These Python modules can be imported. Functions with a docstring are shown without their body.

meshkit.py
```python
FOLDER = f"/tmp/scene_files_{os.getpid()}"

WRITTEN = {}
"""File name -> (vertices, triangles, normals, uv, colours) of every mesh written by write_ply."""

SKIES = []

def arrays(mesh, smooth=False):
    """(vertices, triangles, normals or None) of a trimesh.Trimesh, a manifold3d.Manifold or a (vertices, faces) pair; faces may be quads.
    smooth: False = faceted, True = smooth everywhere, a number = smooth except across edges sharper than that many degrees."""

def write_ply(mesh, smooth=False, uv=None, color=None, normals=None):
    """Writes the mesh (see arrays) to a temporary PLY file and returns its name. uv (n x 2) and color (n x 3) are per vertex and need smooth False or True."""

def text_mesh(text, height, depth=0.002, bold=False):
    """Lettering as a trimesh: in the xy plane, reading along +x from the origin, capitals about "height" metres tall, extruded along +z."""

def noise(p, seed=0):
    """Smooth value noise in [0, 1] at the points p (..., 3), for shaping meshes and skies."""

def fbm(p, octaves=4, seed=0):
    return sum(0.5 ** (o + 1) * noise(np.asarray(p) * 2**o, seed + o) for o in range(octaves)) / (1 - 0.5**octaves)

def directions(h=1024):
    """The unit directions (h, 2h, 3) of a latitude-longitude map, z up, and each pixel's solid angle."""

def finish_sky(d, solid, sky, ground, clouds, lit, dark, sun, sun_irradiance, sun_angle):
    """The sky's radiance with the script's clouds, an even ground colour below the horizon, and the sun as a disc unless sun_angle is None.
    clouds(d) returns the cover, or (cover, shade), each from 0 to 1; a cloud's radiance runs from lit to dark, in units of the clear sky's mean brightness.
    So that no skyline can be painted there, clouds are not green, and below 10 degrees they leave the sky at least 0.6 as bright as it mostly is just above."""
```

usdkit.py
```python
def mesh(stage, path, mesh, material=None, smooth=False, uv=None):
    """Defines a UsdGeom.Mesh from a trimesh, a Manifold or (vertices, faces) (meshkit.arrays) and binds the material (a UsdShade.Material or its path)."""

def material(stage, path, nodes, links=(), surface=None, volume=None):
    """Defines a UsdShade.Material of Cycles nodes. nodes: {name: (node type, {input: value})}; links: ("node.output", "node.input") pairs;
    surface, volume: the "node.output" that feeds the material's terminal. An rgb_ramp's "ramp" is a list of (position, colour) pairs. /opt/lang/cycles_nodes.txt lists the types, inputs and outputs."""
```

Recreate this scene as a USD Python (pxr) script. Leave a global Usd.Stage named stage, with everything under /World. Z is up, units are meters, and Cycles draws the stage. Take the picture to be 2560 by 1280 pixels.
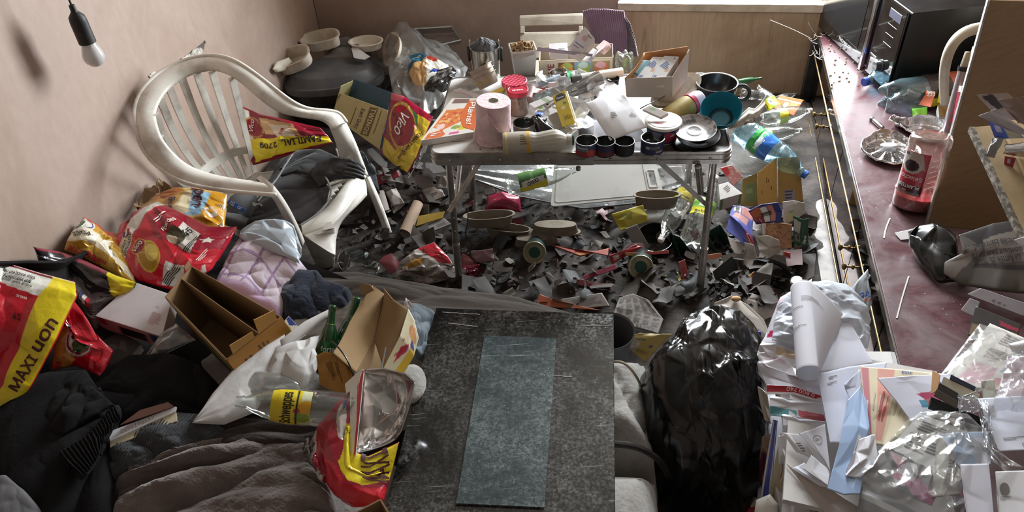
import math,numpy as np,trimesh,usdkit,meshkit,shapely,manifold3d
from pxr import Usd,UsdGeom,UsdLux,Gf,Sdf,Vt
from scipy.interpolate import LinearNDInterpolator,CubicSpline,RegularGridInterpolator
from shapely import affinity
from shapely.geometry import Polygon,box as sbox,Point,LineString

# ------------------------------------------------------------------ camera, light, exposure
stage = Usd.Stage.CreateInMemory()
UsdGeom.SetStageUpAxis(stage,'Z'); UsdGeom.SetStageMetersPerUnit(stage,1.0)
UsdGeom.Xform.Define(stage,'/World'); UsdGeom.Scope.Define(stage,'/World/Looks')
FPX,PITCH,ROLL,EYE = 1923.,math.radians(39.6),math.radians(-4.0),2.07
fw = np.array([0,math.cos(PITCH),-math.sin(PITCH)]); _r0 = np.array([1.,0,0]); _u0 = np.cross(_r0,fw)
CR = math.cos(ROLL) * _r0 + math.sin(ROLL) * _u0; CU = -math.sin(ROLL) * _r0 + math.cos(ROLL) * _u0
CAM = np.array([0,0,EYE])
cam = UsdGeom.Camera.Define(stage,'/World/camera')
m4 = np.eye(4); m4[0,:3],m4[1,:3],m4[2,:3],m4[3,:3] = CR,CU,-fw,CAM
cam.AddTransformOp().Set(Gf.Matrix4d(*m4.ravel().tolist()))
cam.CreateHorizontalApertureAttr(36.0); cam.CreateVerticalApertureAttr(18.0); cam.CreateFocalLengthAttr(36. * FPX / 2560)
cam.CreateClippingRangeAttr((0.05,1000.0)); cam.CreateExposureAttr(0.26)
YA = math.radians(11.6)                                  # the room's turn
RR = np.array([math.cos(YA),-math.sin(YA),0]); DD = np.array([math.sin(YA),math.cos(YA),0]); UP = np.array([0,0,1.])
BW = np.array([0.655,3.704,0.55]); CORN = np.array([-0.9555,4.0343,0.0])
def room(a,b,z=0.): return CORN + RR * a + DD * b + UP * z  # a to the right along the back wall, b away from it (negative = into the room)
sky = UsdLux.DomeLight.Define(stage,'/World/sky'); sky.CreateColorAttr(Gf.Vec3f(0.86,0.93,1.0)); sky.CreateIntensityAttr(1.0)
WIN_A0,WIN_A1,WIN_Z0,WIN_Z1 = 1.66,2.62,0.60,2.2
def rect_light(name,centre,direction,w,h,power,col):
    l = UsdLux.RectLight.Define(stage,'/World/' + name); d = np.asarray(direction,float); d /= np.linalg.norm(d)
    z = -d; x = np.cross(UP,z); x /= np.linalg.norm(x); y = np.cross(z,x)
    mm = np.eye(4); mm[0,:3],mm[1,:3],mm[2,:3],mm[3,:3] = x,y,z,centre
    l.AddTransformOp().Set(Gf.Matrix4d(*mm.ravel().tolist())); l.CreateWidthAttr(w); l.CreateHeightAttr(h)
    l.CreateIntensityAttr(power); l.CreateColorAttr(Gf.Vec3f(*col)); return l
rect_light('window_daylight',room((WIN_A0 + WIN_A1) / 2,0.16,(WIN_Z0 + WIN_Z1) / 2),-DD - UP * .12,WIN_A1 - WIN_A0 - .04,WIN_Z1 - WIN_Z0 - .04,40.0,(0.9,0.96,1.0))

# ------------------------------------------------------------------ helpers: pixels to points, meshes, things
def ray(x,y): return fw + (x - 1280) / FPX * CR - (y - 640) / FPX * CU
def P(x,y,z):
    d = ray(x,y); return CAM + d * ((z - EYE) / d[2])
def hit(x,y,p0,n):
    d = ray(x,y); return CAM + d * (((np.asarray(p0) - CAM) @ n) / (d @ n))
def _pp(q):                                                 # (x, y, z), or (x, y, 'w', d): d in front of the left wall; nothing goes into that wall
    if len(q) == 4: return hit(q[0],q[1],CORN + RR * q[3],RR)
    p = P(*q); d = (p - CORN) @ RR; return p if d > .02 else hit(q[0],q[1],CORN + RR * .02,RR)
def PP(*pts): return np.array([_pp(q) for q in pts])
def ppm(x,y,z): return FPX / ((P(x,y,z) - CAM) @ fw)       # pixels per metre there
def unit(v): v = np.asarray(v,float); return v / max(np.linalg.norm(v),1e-12)
TM = trimesh.Trimesh
def tm(v,f): return TM(np.asarray(v,float),np.asarray(f,int),process=False)
def cat(ms):
    ms = [x for x in ms if x is not None and len(x.faces)]
    v,f,n = [],[],0
    for x in ms: v.append(x.vertices); f.append(x.faces + n); n += len(x.vertices)
    return tm(np.vstack(v),np.vstack(f))
def spl(pts,n):
    p = np.asarray(pts,float)
    if len(p) == 2: return p[0] + (p[1] - p[0]) * np.linspace(0,1,n)[:,None]
    t = np.r_[0,np.cumsum(np.sqrt(np.linalg.norm(np.diff(p,axis=0),axis=1)) + 1e-6)]
    return CubicSpline(t / t[-1],p,bc_type='natural')(np.linspace(0,1,n))
def poly(pts,n):
    p = np.asarray(pts,float); t = np.r_[0,np.cumsum(np.linalg.norm(np.diff(p,axis=0),axis=1) + 1e-9)]
    return np.stack([np.interp(np.linspace(0,t[-1],n),t,p[:,k]) for k in range(p.shape[1])],1)
def basis(z,x=(0,0,1)):
    z = unit(z); x = np.asarray(x,float)
    if abs(unit(x) @ z) > .98: x = np.array([1.,0,0])
    x = unit(x - z * (x @ z)); return np.stack([x,np.cross(z,x),z],1)
def put(m,o,R=None,s=1.):
    m = m.copy(); m.vertices = (np.asarray(m.vertices) * s) @ (np.eye(3) if R is None else R).T + np.asarray(o); return m
def rotz(a): c,s = math.cos(a),math.sin(a); return np.array([[c,-s,0],[s,c,0],[0,0,1.]])
def lathe(prof,n=40):
    p = np.asarray(prof,float); k = len(p); a = np.arange(n) * 2 * np.pi / n
    v = np.stack([p[:,None,0] * np.cos(a),p[:,None,0] * np.sin(a),np.repeat(p[:,1:2],n,1)],-1).reshape(-1,3)
    i = np.arange(k - 1)[:,None] * n; j = np.arange(n)[None]; j2 = (j + 1) % n
    q = np.stack([i + j,i + j2,i + n + j2,i + n + j],-1).reshape(-1,4)
    return tm(v,np.vstack([q[:,[0,1,2]],q[:,[0,2,3]]]))
def tube(pts,r,n=8,cap=True):
    p = np.asarray(pts,float); k = len(p); r = np.broadcast_to(r,k); t = np.gradient(p,axis=0); ref = np.array([.13,.21,.97])
    a = np.arange(n) * 2 * np.pi / n; v = []
    for q in range(k):
        R = basis(t[q],ref); ref = R[:,0]; v.append(p[q] + r[q] * (np.cos(a)[:,None] * R[:,0] + np.sin(a)[:,None] * R[:,1]))
    v = np.vstack(v + [p[:1],p[-1:]]); i = np.arange(k - 1)[:,None] * n; j = np.arange(n)[None]; j2 = (j + 1) % n
    q = np.stack([i + j,i + j2,i + n + j2,i + n + j],-1).reshape(-1,4); f = [q[:,[0,1,2]],q[:,[0,2,3]]]
    j = np.arange(n); f += [np.stack([np.full(n,k * n),(j + 1) % n,j],1),np.stack([np.full(n,k * n + 1),(k - 1) * n + j,(k - 1) * n + (j + 1) % n],1)]
    return tm(v,np.vstack(f))
def hull(pts):
    h = trimesh.convex.convex_hull(np.asarray(pts,float)); return tm(h.vertices,h.faces)
def cbox(sx,sy,sz,c=.004):                               # chamfered box, base at z=0
    x,y,c2 = sx / 2,sy / 2,min(c,sx / 3,sy / 3,sz / 3); p = []
    for a in (-1,1):
        for b in (-1,1):
            for z in (0,1):
                zz,s = z * sz,1 if z == 0 else -1
                p += [(a * (x - c2),b * y,zz + s * c2),(a * x,b * (y - c2),zz + s * c2),(a * (x - c2),b * (y - c2),zz)]
    return hull(p)
def rbox(c8,c=.004):                                       # chamfered hexahedron from 8 corners
    c8 = np.asarray(c8,float); m = c8.mean(0); p = []
    for i in range(8):
        d = np.argsort(np.linalg.norm(c8 - c8[i],axis=1))[1:4]
        e = [unit(c8[j] - c8[i]) * min(c,np.linalg.norm(c8[j] - c8[i]) / 3) for j in d]
        p += [c8[i] + e[0] + e[1],c8[i] + e[1] + e[2],c8[i] + e[0] + e[2]]
    return hull(p)
def planar(c4):                                             # the same four corners as seen, moved onto one plane
    c4 = np.asarray(c4,float); m = c4.mean(0); n = np.linalg.svd(c4 - m)[2][2]; o = []
    for p in c4: d = p - CAM; o.append(CAM + d * (((m - CAM) @ n) / (d @ n)) if abs(unit(d) @ n) > .12 else p - n * ((p - m) @ n))
    return np.array(o)
def panel(c4,t,c=.0008):                                  # four corners, thickness t away from the camera side
    c4 = planar(c4); n = unit(np.cross(c4[1] - c4[0],c4[3] - c4[0]))
    if n @ (CAM - c4.mean(0)) < 0: n = -n
    return rbox(np.vstack([c4,c4 - n * t]),min(c,t / 3))
def bar(a,b,w,t,up=(0,0,1),c=.0015):
    a,b = np.asarray(a,float),np.asarray(b,float); R = basis(b - a,up)
    return put(cbox(t,w,np.linalg.norm(b - a),c),a,R)
def rngf(seed): return np.random.default_rng(seed)
def facet(u,v,n,seed,asp=1.):                           # crumple: flat facets between random heights, -1..1
    r = rngf(seed); p = np.vstack([r.random((n,2)) * 1.5 - .25,[(-.6,-.6),(1.6,-.6),(-.6,1.6),(1.6,1.6)]])
    h = np.r_[r.random(n) * 2 - 1,0,0,0,0]; p[:,0] *= asp
    return LinearNDInterpolator(p,h,0)(np.stack([u * asp,v],-1))
def nz(u,v,s,seed=0,o=3): return meshkit.fbm(np.stack([u * s,v * s,np.zeros_like(u) + seed * 7.3],-1),o,seed) * 2 - 1
def env(u,v,k=.5): return np.clip(4 * u * (1 - u),0,1) ** k * np.clip(4 * v * (1 - v),0,1) ** k

class Surf:
    def __init__(s,A): s.A = np.asarray(A,float); s.norm(); s.col = None
    def norm(s):
        du,dv = np.gradient(s.A,axis=1),np.gradient(s.A,axis=0); n = np.cross(du,dv)
        n /= np.maximum(np.linalg.norm(n,axis=-1,keepdims=True),1e-12)
        if np.mean(np.sum(n * (CAM - s.A),-1)) < 0: n = -n
        s.N = n; nv,nu = s.A.shape[:2]
        s.Lu = np.linalg.norm(np.diff(s.A,axis=1),axis=-1).sum(1).mean(); s.Lv = np.linalg.norm(np.diff(s.A,axis=0),axis=-1).sum(0).mean()
        s.U,s.V = np.meshgrid(np.linspace(0,1,nu),np.linspace(0,1,nv))
    def push(s,h,n=None): s.A = s.A + (s.N if n is None else np.asarray(n)) * np.asarray(h)[...,None]; s.norm(); return s
    def at(s,u,v,off=0.):
        nv,nu = s.A.shape[:2]; x = np.clip(u,0,1) * (nu - 1); y = np.clip(v,0,1) * (nv - 1)
        i = np.clip(np.floor(x).astype(int),0,nu - 2); j = np.clip(np.floor(y).astype(int),0,nv - 2); a,b = (x - i)[:,None],(y - j)[:,None]
        g = lambda B: (B[j,i] * (1 - a) + B[j,i + 1] * a) * (1 - b) + (B[j + 1,i] * (1 - a) + B[j + 1,i + 1] * a) * b
        return g(s.A) + g(s.N) * off
    def faces(s,n=0,flip=False):
        nv,nu = s.A.shape[:2]; k = np.arange(nv * nu).reshape(nv,nu) + n
        q = np.stack([k[:-1,:-1],k[:-1,1:],k[1:,1:],k[1:,:-1]],-1).reshape(-1,4); f = np.vstack([q[:,[0,1,2]],q[:,[0,2,3]]])
        fn = np.cross(s.A[0,1] - s.A[0,0],s.A[1,0] - s.A[0,0]) @ s.N[0,0] < 0
        return f[:,::-1] if fn != flip else f
    def sheet(s): return tm(s.A.reshape(-1,3),s.faces())
    def solid(s,t,back=None):                             # closed: front, back t behind it, rim
        B = s.A - s.N * t if back is None else back; nv,nu = s.A.shape[:2]; n = nv * nu; k = np.arange(n).reshape(nv,nu)
        loop = np.r_[k[0,:],k[1:,-1],k[-1,-2::-1],k[-2:0,0]]; l2 = np.roll(loop,-1); f = s.faces()
        rim = np.vstack([np.stack([loop,loop + n,l2],1),np.stack([l2,loop + n,l2 + n],1)])
        d = np.cross(s.A[0,1] - s.A[0,0],s.A[1,0] - s.A[0,0]) @ s.N[0,0] < 0
        return tm(np.vstack([s.A.reshape(-1,3),B.reshape(-1,3)]),np.vstack([f,f[:,::-1] + n,rim[:,::-1] if d else rim]))
    def paint(s,base,shapes,back=None):
        u,v = s.U.ravel(),s.V.ravel(); c = np.tile(np.array(base,float),(len(u),1))
        for g,k in shapes: c[shapely.contains_xy(g,u,v)] = k
        s.col = c; return s
    def colors(s,double=False,back=None): return np.vstack([s.col,np.tile(back,(len(s.col),1)) if back is not None else s.col]) if double else s.col
def coons(top,right,bottom,left,nu=40,nv=40,curve=poly):
    T,B = curve(top,nu),curve(bottom,nu); L,R = curve(left,nv),curve(right,nv)
    u,v = np.linspace(0,1,nu)[None,:,None],np.linspace(0,1,nv)[:,None,None]
    return Surf((1 - v) * T[None] + v * B[None] + (1 - u) * L[:,None] + u * R[:,None]
                - ((1 - u) * (1 - v) * T[0] + u * (1 - v) * T[-1] + (1 - u) * v * B[0] + u * v * B[-1]))
def quad(a,b,c,d,nu=30,nv=30): return coons([a,b],[b,c],[d,c],[a,d],nu,nv)   # top-left, top-right, bottom-right, bottom-left
def pq(a,b,c,d,nu=30,nv=30): return quad(*PP(a,b,c,d),nu,nv)
def pcoons(t,r,b,l,nu=40,nv=40,curve=poly): return coons(PP(*t),PP(*r),PP(*b),PP(*l),nu,nv,curve)
def ribbon(o,i,t=.012,n=60,k=5,curve=spl):
    a,b = curve(o,n),curve(i,n); w = np.linspace(0,1,k)[:,None,None]; s = Surf(a[None] * (1 - w) + b[None] * w)
    return s,s.solid(t)
def Rr(a,b,c,d): return sbox(a,b,c,d)
def El(x,y,rx,ry=None,rot=0): return affinity.rotate(affinity.scale(Point(x,y).buffer(1,24),rx,ry or rx),rot)
def Pg(*p): return Polygon(p).buffer(0)
def star(x,y,r,n=5,q=.45): return Polygon([(x + (r if k % 2 == 0 else r * q) * math.sin(k * math.pi / n),y - (r if k % 2 == 0 else r * q) * math.cos(k * math.pi / n)) for k in range(2 * n)])

NAMES,THINGS = {},[]
def numbered(key,name):
    k = NAMES.get((key,name),0); NAMES[(key,name)] = k + 1; return name if k == 0 else f'{name}_{k:03d}'
def wmesh(path,mesh,mat,smooth,color=None):
    v,f = np.asarray(mesh.vertices),np.asarray(mesh.faces)
    m = usdkit.mesh(stage,path,(v,f) if color is not None else tm(v,f),mat,True if color is not None else smooth)
    if color is not None:
        UsdGeom.PrimvarsAPI(m).CreatePrimvar('Cd',Sdf.ValueTypeNames.Color3fArray,'vertex').Set(Vt.Vec3fArray.FromNumpy(np.asarray(color,np.float32)))
    return m
def tag(prim,label=None,cat_=None,group=None,kind=None):
    for k,x in (('label',label),('category',cat_),('group',group),('kind',kind)):
        if x: prim.SetCustomDataByKey(k,x)
class Thing:
    def __init__(s,name,label=None,cat_=None,group=None,kind=None): s.name,s.meta,s.parts = name,(label,cat_,group,kind),[]; THINGS.append(s)
    def part(s,name,mesh,mat,smooth=35,parent=None,label=None,color=None,kind=None):
        if isinstance(mesh,list): mesh = cat(mesh)
        p = dict(name=name,mesh=mesh,mat=mat,smooth=smooth,parent=parent,label=label,color=color,kind=kind); s.parts.append(p); return p
    def surf(s,name,S,mat,t=None,color=True,**k):     # a painted surface
        m = S.sheet() if not t else S.solid(t)
        return s.part(name,m,mat,smooth=True,color=(S.colors(bool(t)) if S.col is not None else None),**k)
    def write(s):
        path = '/World/' + numbered('',s.name); allv = np.vstack([p['mesh'].vertices for p in s.parts])
        lo,hi = allv.min(0),allv.max(0); o = np.array([(lo[0] + hi[0]) / 2,(lo[1] + hi[1]) / 2,lo[2]])
        if len(s.parts) == 1:
            p = s.parts[0]; m = p['mesh'].copy(); m.vertices = m.vertices - o
            x = wmesh(path,m,p['mat'],p['smooth'],p['color']); UsdGeom.Xformable(x).AddTranslateOp().Set(Gf.Vec3d(*map(float,o))); tag(x.GetPrim(),*s.meta); return
        x = UsdGeom.Xform.Define(stage,path); x.AddTranslateOp().Set(Gf.Vec3d(*map(float,o))); tag(x.GetPrim(),*s.meta)
        for p in s.parts:
            m = p['mesh'].copy(); m.vertices = m.vertices - o; base = p['parent']['path'] if p['parent'] else path
            p['path'] = base + '/' + numbered(base,p['name']); q = wmesh(p['path'],m,p['mat'],p['smooth'],p['color']); tag(q.GetPrim(),p['label'],None,None,p['kind'])
def solo(name,mesh,mat,label=None,cat_=None,group=None,kind=None,smooth=35,color=None):
    t = Thing(name,label,cat_,group,kind); t.part(name,mesh,mat,smooth,color=color); return t
def struct(name,mesh,mat,smooth=False): return solo(name,mesh,mat,kind='structure',smooth=smooth)

# lettering and small flat print, laid on a surface as thin geometry
_TX = {}
def text2d(t,bold):
    if (t,bold) not in _TX:
        m = meshkit.text_mesh(t,1.0,.01,bold); n = m.face_normals[:,2] > .9; v = m.vertices[:,:2]; f = m.faces[n]
        used = np.unique(f); mp = -np.ones(len(v),int); mp[used] = np.arange(len(used)); _TX[(t,bold)] = v[used] - [v[used][:,0].min(),0],mp[f]
    return _TX[(t,bold)]
class Print:
    def __init__(s,S,off=.0009): s.S,s.off,s.by,s.k = S,off,{},0
    def _add(s,v2,f,mat,off=0.,sub=True,nm='lettering'):              # v2 in metres on the sheet: x along u, y up
        S = s.S; v3 = np.c_[v2,np.zeros(len(v2))]
        if sub:
            g = max(S.Lu / (S.A.shape[1] - 1),S.Lv / (S.A.shape[0] - 1)) * 1.2; g = max(g,max(np.ptp(v2[:,0]),np.ptp(v2[:,1])) / 60)
            v3,f = trimesh.remesh.subdivide_to_size(v3,f,g,max_iter=12)
        w = S.at(v3[:,0] / S.Lu,1 - v3[:,1] / S.Lv,s.off + off); m = tm(w,f)
        if len(f) and np.mean(np.sum(m.face_normals * (CAM - w.mean(0)),1)) < 0: m = tm(w,f[:,::-1])
        s.by.setdefault((mat,nm,s.k),[]).append(m)
    def text(s,t,u,v,w,mat,ang=0.,bold=True,h=None,off=.0003,hmax=None):   # centred at (u,v); w = width as a share of the sheet's width
        s.k += 1; q,f = text2d(t,bold); x = q[:,0] / max(q[:,0].max(),1e-6); W = w * s.S.Lu; hh = h * s.S.Lv if h else W / max(q[:,0].max(),1e-6)
        y = q[:,1] * hh; p = np.c_[(x - .5) * W,y - hh * .5]; a = math.radians(ang); R = np.array([[math.cos(a),-math.sin(a)],[math.sin(a),math.cos(a)]])
        s._add(p @ R.T + [u * s.S.Lu,(1 - v) * s.S.Lv],f,mat,off); return s
    def locate(s,pts):                                      # where on the sheet these points of the photograph fall
        k = 5; nv,nu = s.S.A.shape[:2]; U,V = np.meshgrid(np.linspace(0,1,nu * k // 2),np.linspace(0,1,nv * k // 2)); W = s.S.at(U.ravel(),V.ravel()) - CAM; Z = W @ fw
        q = np.stack([1280 + FPX * (W @ CR) / Z,640 - FPX * (W @ CU) / Z],1); return np.array([(lambda i: (U.ravel()[i],V.ravel()[i]))(np.argmin(((q - p) ** 2).sum(1))) for p in np.asarray(pts,float)])
    def ptext(s,t,c4,mat,bold=True,off=.0004):          # lettering inside a quadrilateral: the text's own top-left, top-right, bottom-right, bottom-left
        s.k += 1; q,f = text2d(t,bold); x = q[:,0] / q[:,0].max(); y = (q[:,1] - q[:,1].min()) / np.ptp(q[:,1]); L = s.locate(c4)
        uv = (L[0] * (1 - x[:,None]) + L[1] * x[:,None]) * y[:,None] + (L[3] * (1 - x[:,None]) + L[2] * x[:,None]) * (1 - y[:,None])
        s._add(np.c_[uv[:,0] * s.S.Lu,(1 - uv[:,1]) * s.S.Lv],f,mat,off); return s
    def pshape(s,pts,mat,off=0.): return s.shape(Polygon(s.locate(pts)).buffer(0),mat,off)
    def shape(s,g,mat,off=0.):                           # polygon in (u, v)
        s.k += 1
        for k in getattr(g,'geoms',[g]):
            if k.is_empty or k.area < 1e-9: continue
            v,f = trimesh.creation.triangulate_polygon(k,engine='earcut'); s._add(np.c_[v[:,0] * s.S.Lu,(1 - v[:,1]) * s.S.Lv],f,mat,off,nm='logo')
        return s
    def lines(s,u,v,w,h,n,mat,ang=0.,seed=0,th=.45):   # print too small to read
        s.k += 1; r = rngf(seed); W,Hh = w * s.S.Lu,h * s.S.Lv; a = math.radians(ang); R = np.array([[math.cos(a),-math.sin(a)],[math.sin(a),math.cos(a)]]); ms = []
        for k in range(n):
            y = Hh * (.5 - (k + .5) / n); x0 = -W / 2; x1 = x0 + W * (1 if k < n - 1 else .6) * (.75 + .25 * r.random()); d = Hh / n * th / 2
            q = np.array([(x0,y - d),(x1,y - d),(x1,y + d),(x0,y + d)]) @ R.T + [u * s.S.Lu,(1 - v) * s.S.Lv]; s._add(q,np.array([[0,1,2],[0,2,3]]),mat)
        return s
    def bars(s,u,v,w,h,n,mat,ang=0.,seed=0):         # a bar code; its stripes share the part name of the text
        s.k += 1; r = rngf(seed); W,Hh = w * s.S.Lu,h * s.S.Lv; a = math.radians(ang); R = np.array([[math.cos(a),-math.sin(a)],[math.sin(a),math.cos(a)]])
        for k in range(n):
            x = W * ((k + .5) / n - .5); d = W / n * (.18 + .25 * r.random())
            q = np.array([(x - d,-Hh / 2),(x + d,-Hh / 2),(x + d,Hh / 2),(x - d,Hh / 2)]) @ R.T + [u * s.S.Lu,(1 - v) * s.S.Lv]; s._add(q,np.array([[0,1,2],[0,2,3]]),mat,sub=False)
        return s
    def done(s,t,parent=None):
        for (mat,nm,_),ms in s.by.items(): t.part(nm,ms,mat,smooth=False,parent=parent)

def vtop(a,y):                                             # the point above a whose image is at height y
    lo,hi = a[2],a[2] + 1.5
    for _ in range(40):
        z = (lo + hi) / 2; d = np.array([a[0],a[1],z]) - CAM; q = 640 - FPX * (d @ CU) / (d @ fw); lo,hi = (z,hi) if q > y else (lo,z)
    return np.array([a[0],a[1],lo])

# ------------------------------------------------------------------ materials
_M = {}
def lin(c):
    if isinstance(c,str): c = [int(c[k:k + 2],16) / 255 for k in (0,2,4)]
    c = np.asarray(c,float); return tuple(np.where(c <= .04045,c / 12.92,((c + .055) / 1.055) ** 2.4))
def M(name,color='808080',rough=.5,metal=0.,dirt=None,dscale=12.,damt=.5,bump=0.,bscale=40.,coat=0.,sheen=0.,spec=.5,vcol=False,trans=0.,dlo=.45,dhi=.7,bdetail=4.,stretch=None,rvar=0.):
    """A principled material; dirt: a second, worn or soiled colour mixed in by noise; bump: fine relief."""
    if name in _M: return _M[name]
    n = {'p': ('principled_bsdf',{'base_color': lin(color),'roughness': rough,'metallic': metal,'coat_weight': coat,'sheen_weight': sheen,'specular_ior_level': spec,'coat_roughness': .12}),'g': ('geometry',{})}
    L,src = [],None; pos = 'g.position'
    if stretch is not None: n['mp'] = ('mapping',{'scale': stretch}); L.append(('g.position','mp.vector')); pos = 'mp.vector'
    if vcol: n['a'] = ('attribute',{'attribute': 'Cd'}); src = 'a.color'
    if dirt is not None:
        n['n1'] = ('noise_texture',{'scale': dscale,'detail': 8.,'roughness': .62}); n['r1'] = ('rgb_ramp',{'ramp': [(dlo,(0,0,0)),(dhi,(damt,) * 3)]})
        n['mx'] = ('mix_color',{'a': lin(color),'b': lin(dirt)}); L += [(pos,'n1.vector'),('n1.fac','r1.fac'),('r1.color','mx.fac')]
        if src: L.append((src,'mx.a'))
        src = 'mx.result'
    if src: L.append((src,'p.base_color'))
    if rvar: n['n3'] = ('noise_texture',{'scale': 9.,'detail': 5.}); n['mr'] = ('map_range',{'from_min': .3,'from_max': .7,'to_min': max(rough - rvar,.02),'to_max': rough + rvar}); L += [(pos,'n3.vector'),('n3.fac','mr.value'),('mr.result','p.roughness')]
    if bump: n['n2'] = ('noise_texture',{'scale': bscale,'detail': bdetail}); n['b'] = ('bump',{'strength': bump,'distance': .01}); L += [(pos,'n2.vector'),('n2.fac','b.height'),('b.normal','p.normal')]
    surf = 'p.BSDF'
    if trans: n['t'] = ('translucent_bsdf',{'color': lin(color)}); n['ms'] = ('mix_closure',{'fac': trans}); L += [('p.BSDF','ms.closure1'),('t.BSDF','ms.closure2')] + ([(src,'t.color')] if src else []); surf = 'ms.closure'
    _M[name] = usdkit.material(stage,'/World/Looks/' + name,n,L,surface=surf); return _M[name]
def CLEAR(name,tint=(.93,.96,.95),rough=.08,base=.06,haze=0.,bump=0.,bscale=30.,hazecol='d8dcdc',fr=.75):
    """Thin clear plastic or pane: see-through mixed with gloss by the viewing angle, plus an optional milky share."""
    if name in _M: return _M[name]
    n = {'t': ('transparent_bsdf',{'color': tint}),'gl': ('glossy_bsdf',{'color': (1,1,1),'roughness': rough}),'fr': ('layer_weight',{'blend': .32}),'ad': ('math',{'math_type': 'multiply_add','value2': fr,'value3': base,'use_clamp': True}),'m': ('mix_closure',{}),'g': ('geometry',{})}
    L = [('fr.fresnel','ad.value1'),('ad.value','m.fac'),('gl.BSDF','m.closure2')]
    if haze: n['d'] = ('diffuse_bsdf',{'color': lin(hazecol)}); n['h'] = ('mix_closure',{'fac': haze}); L += [('t.BSDF','h.closure1'),('d.BSDF','h.closure2'),('h.closure','m.closure1')]
    else: L.append(('t.BSDF','m.closure1'))
    if bump: n['n2'] = ('noise_texture',{'scale': bscale,'detail': 3.}); n['b'] = ('bump',{'strength': bump,'distance': .02}); L += [('g.position','n2.vector'),('n2.fac','b.height'),('b.normal','gl.normal'),('b.normal','fr.normal')]
    _M[name] = usdkit.material(stage,'/World/Looks/' + name,n,L,surface='m.closure'); return _M[name]
FILM = M('printed_film',rough=.26,vcol=True,coat=.35,bump=.15,bscale=60)
CARD = M('printed_card',rough=.55,vcol=True,dirt='5a5248',dscale=9,damt=.18)
PAPERV = M('printed_paper',rough=.8,vcol=True,spec=.2,dirt='8b857c',dscale=7,damt=.12)
PLASV = M('printed_plastic',rough=.35,vcol=True,dirt='5a5248',dscale=14,damt=.15)
def ink(c): return M('ink_' + c,c,.5)
PAPER = M('white_paper','e9e9ee',.8,spec=.2,dirt='c9c6c2',dscale=6,damt=.3)
PAPER2 = M('grey_paper','c9c5c2',.85,spec=.2,dirt='8e8680',dscale=8,damt=.4)
PULP = M('moulded_pulp','d8cfbf',.85,spec=.2,dirt='9c8e78',dscale=14,damt=.5,bump=.1,bscale=120)
KRAFT = M('kraft_board','8f7556',.85,spec=.2,dirt='75603f',dscale=16,damt=.4)
GREYB = M('grey_board','b9b1a8',.85,spec=.2,dirt='8f867c',dscale=10,damt=.4)
WHITEP = M('white_plastic','e4e2da',.4,dirt='8a8070',dscale=10,damt=.35)
STEEL = M('steel','b9b7b2',.25,metal=1.,dirt='6d675f',dscale=20,damt=.4)
ALU = M('aluminium','c2beb7',.38,metal=1.,dirt='5f574e',dscale=18,damt=.5)
FOIL = M('foil','d8d8da',.16,metal=1.,bump=.25,bscale=55)
BLACKP = M('black_plastic','141414',.35,dirt='4a4845',dscale=18,damt=.35)
PET = CLEAR('clear_plastic',(.93,.96,.95),.08,.05,.04,.14,26)
PETB = CLEAR('blue_clear_plastic',(.66,.86,.93),.08,.06,.08,.16,26,'b8dce6')
HAZY = CLEAR('milky_film',(.92,.93,.93),.2,.05,.14,.35,18,fr=.6)
SLEEVE = CLEAR('clear_sleeve',(.95,.96,.97),.14,.03,.06,.25,14,fr=.4)
GREENGLASS = M('green_glass','0f4a22',.06,coat=.6,spec=.8)
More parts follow.
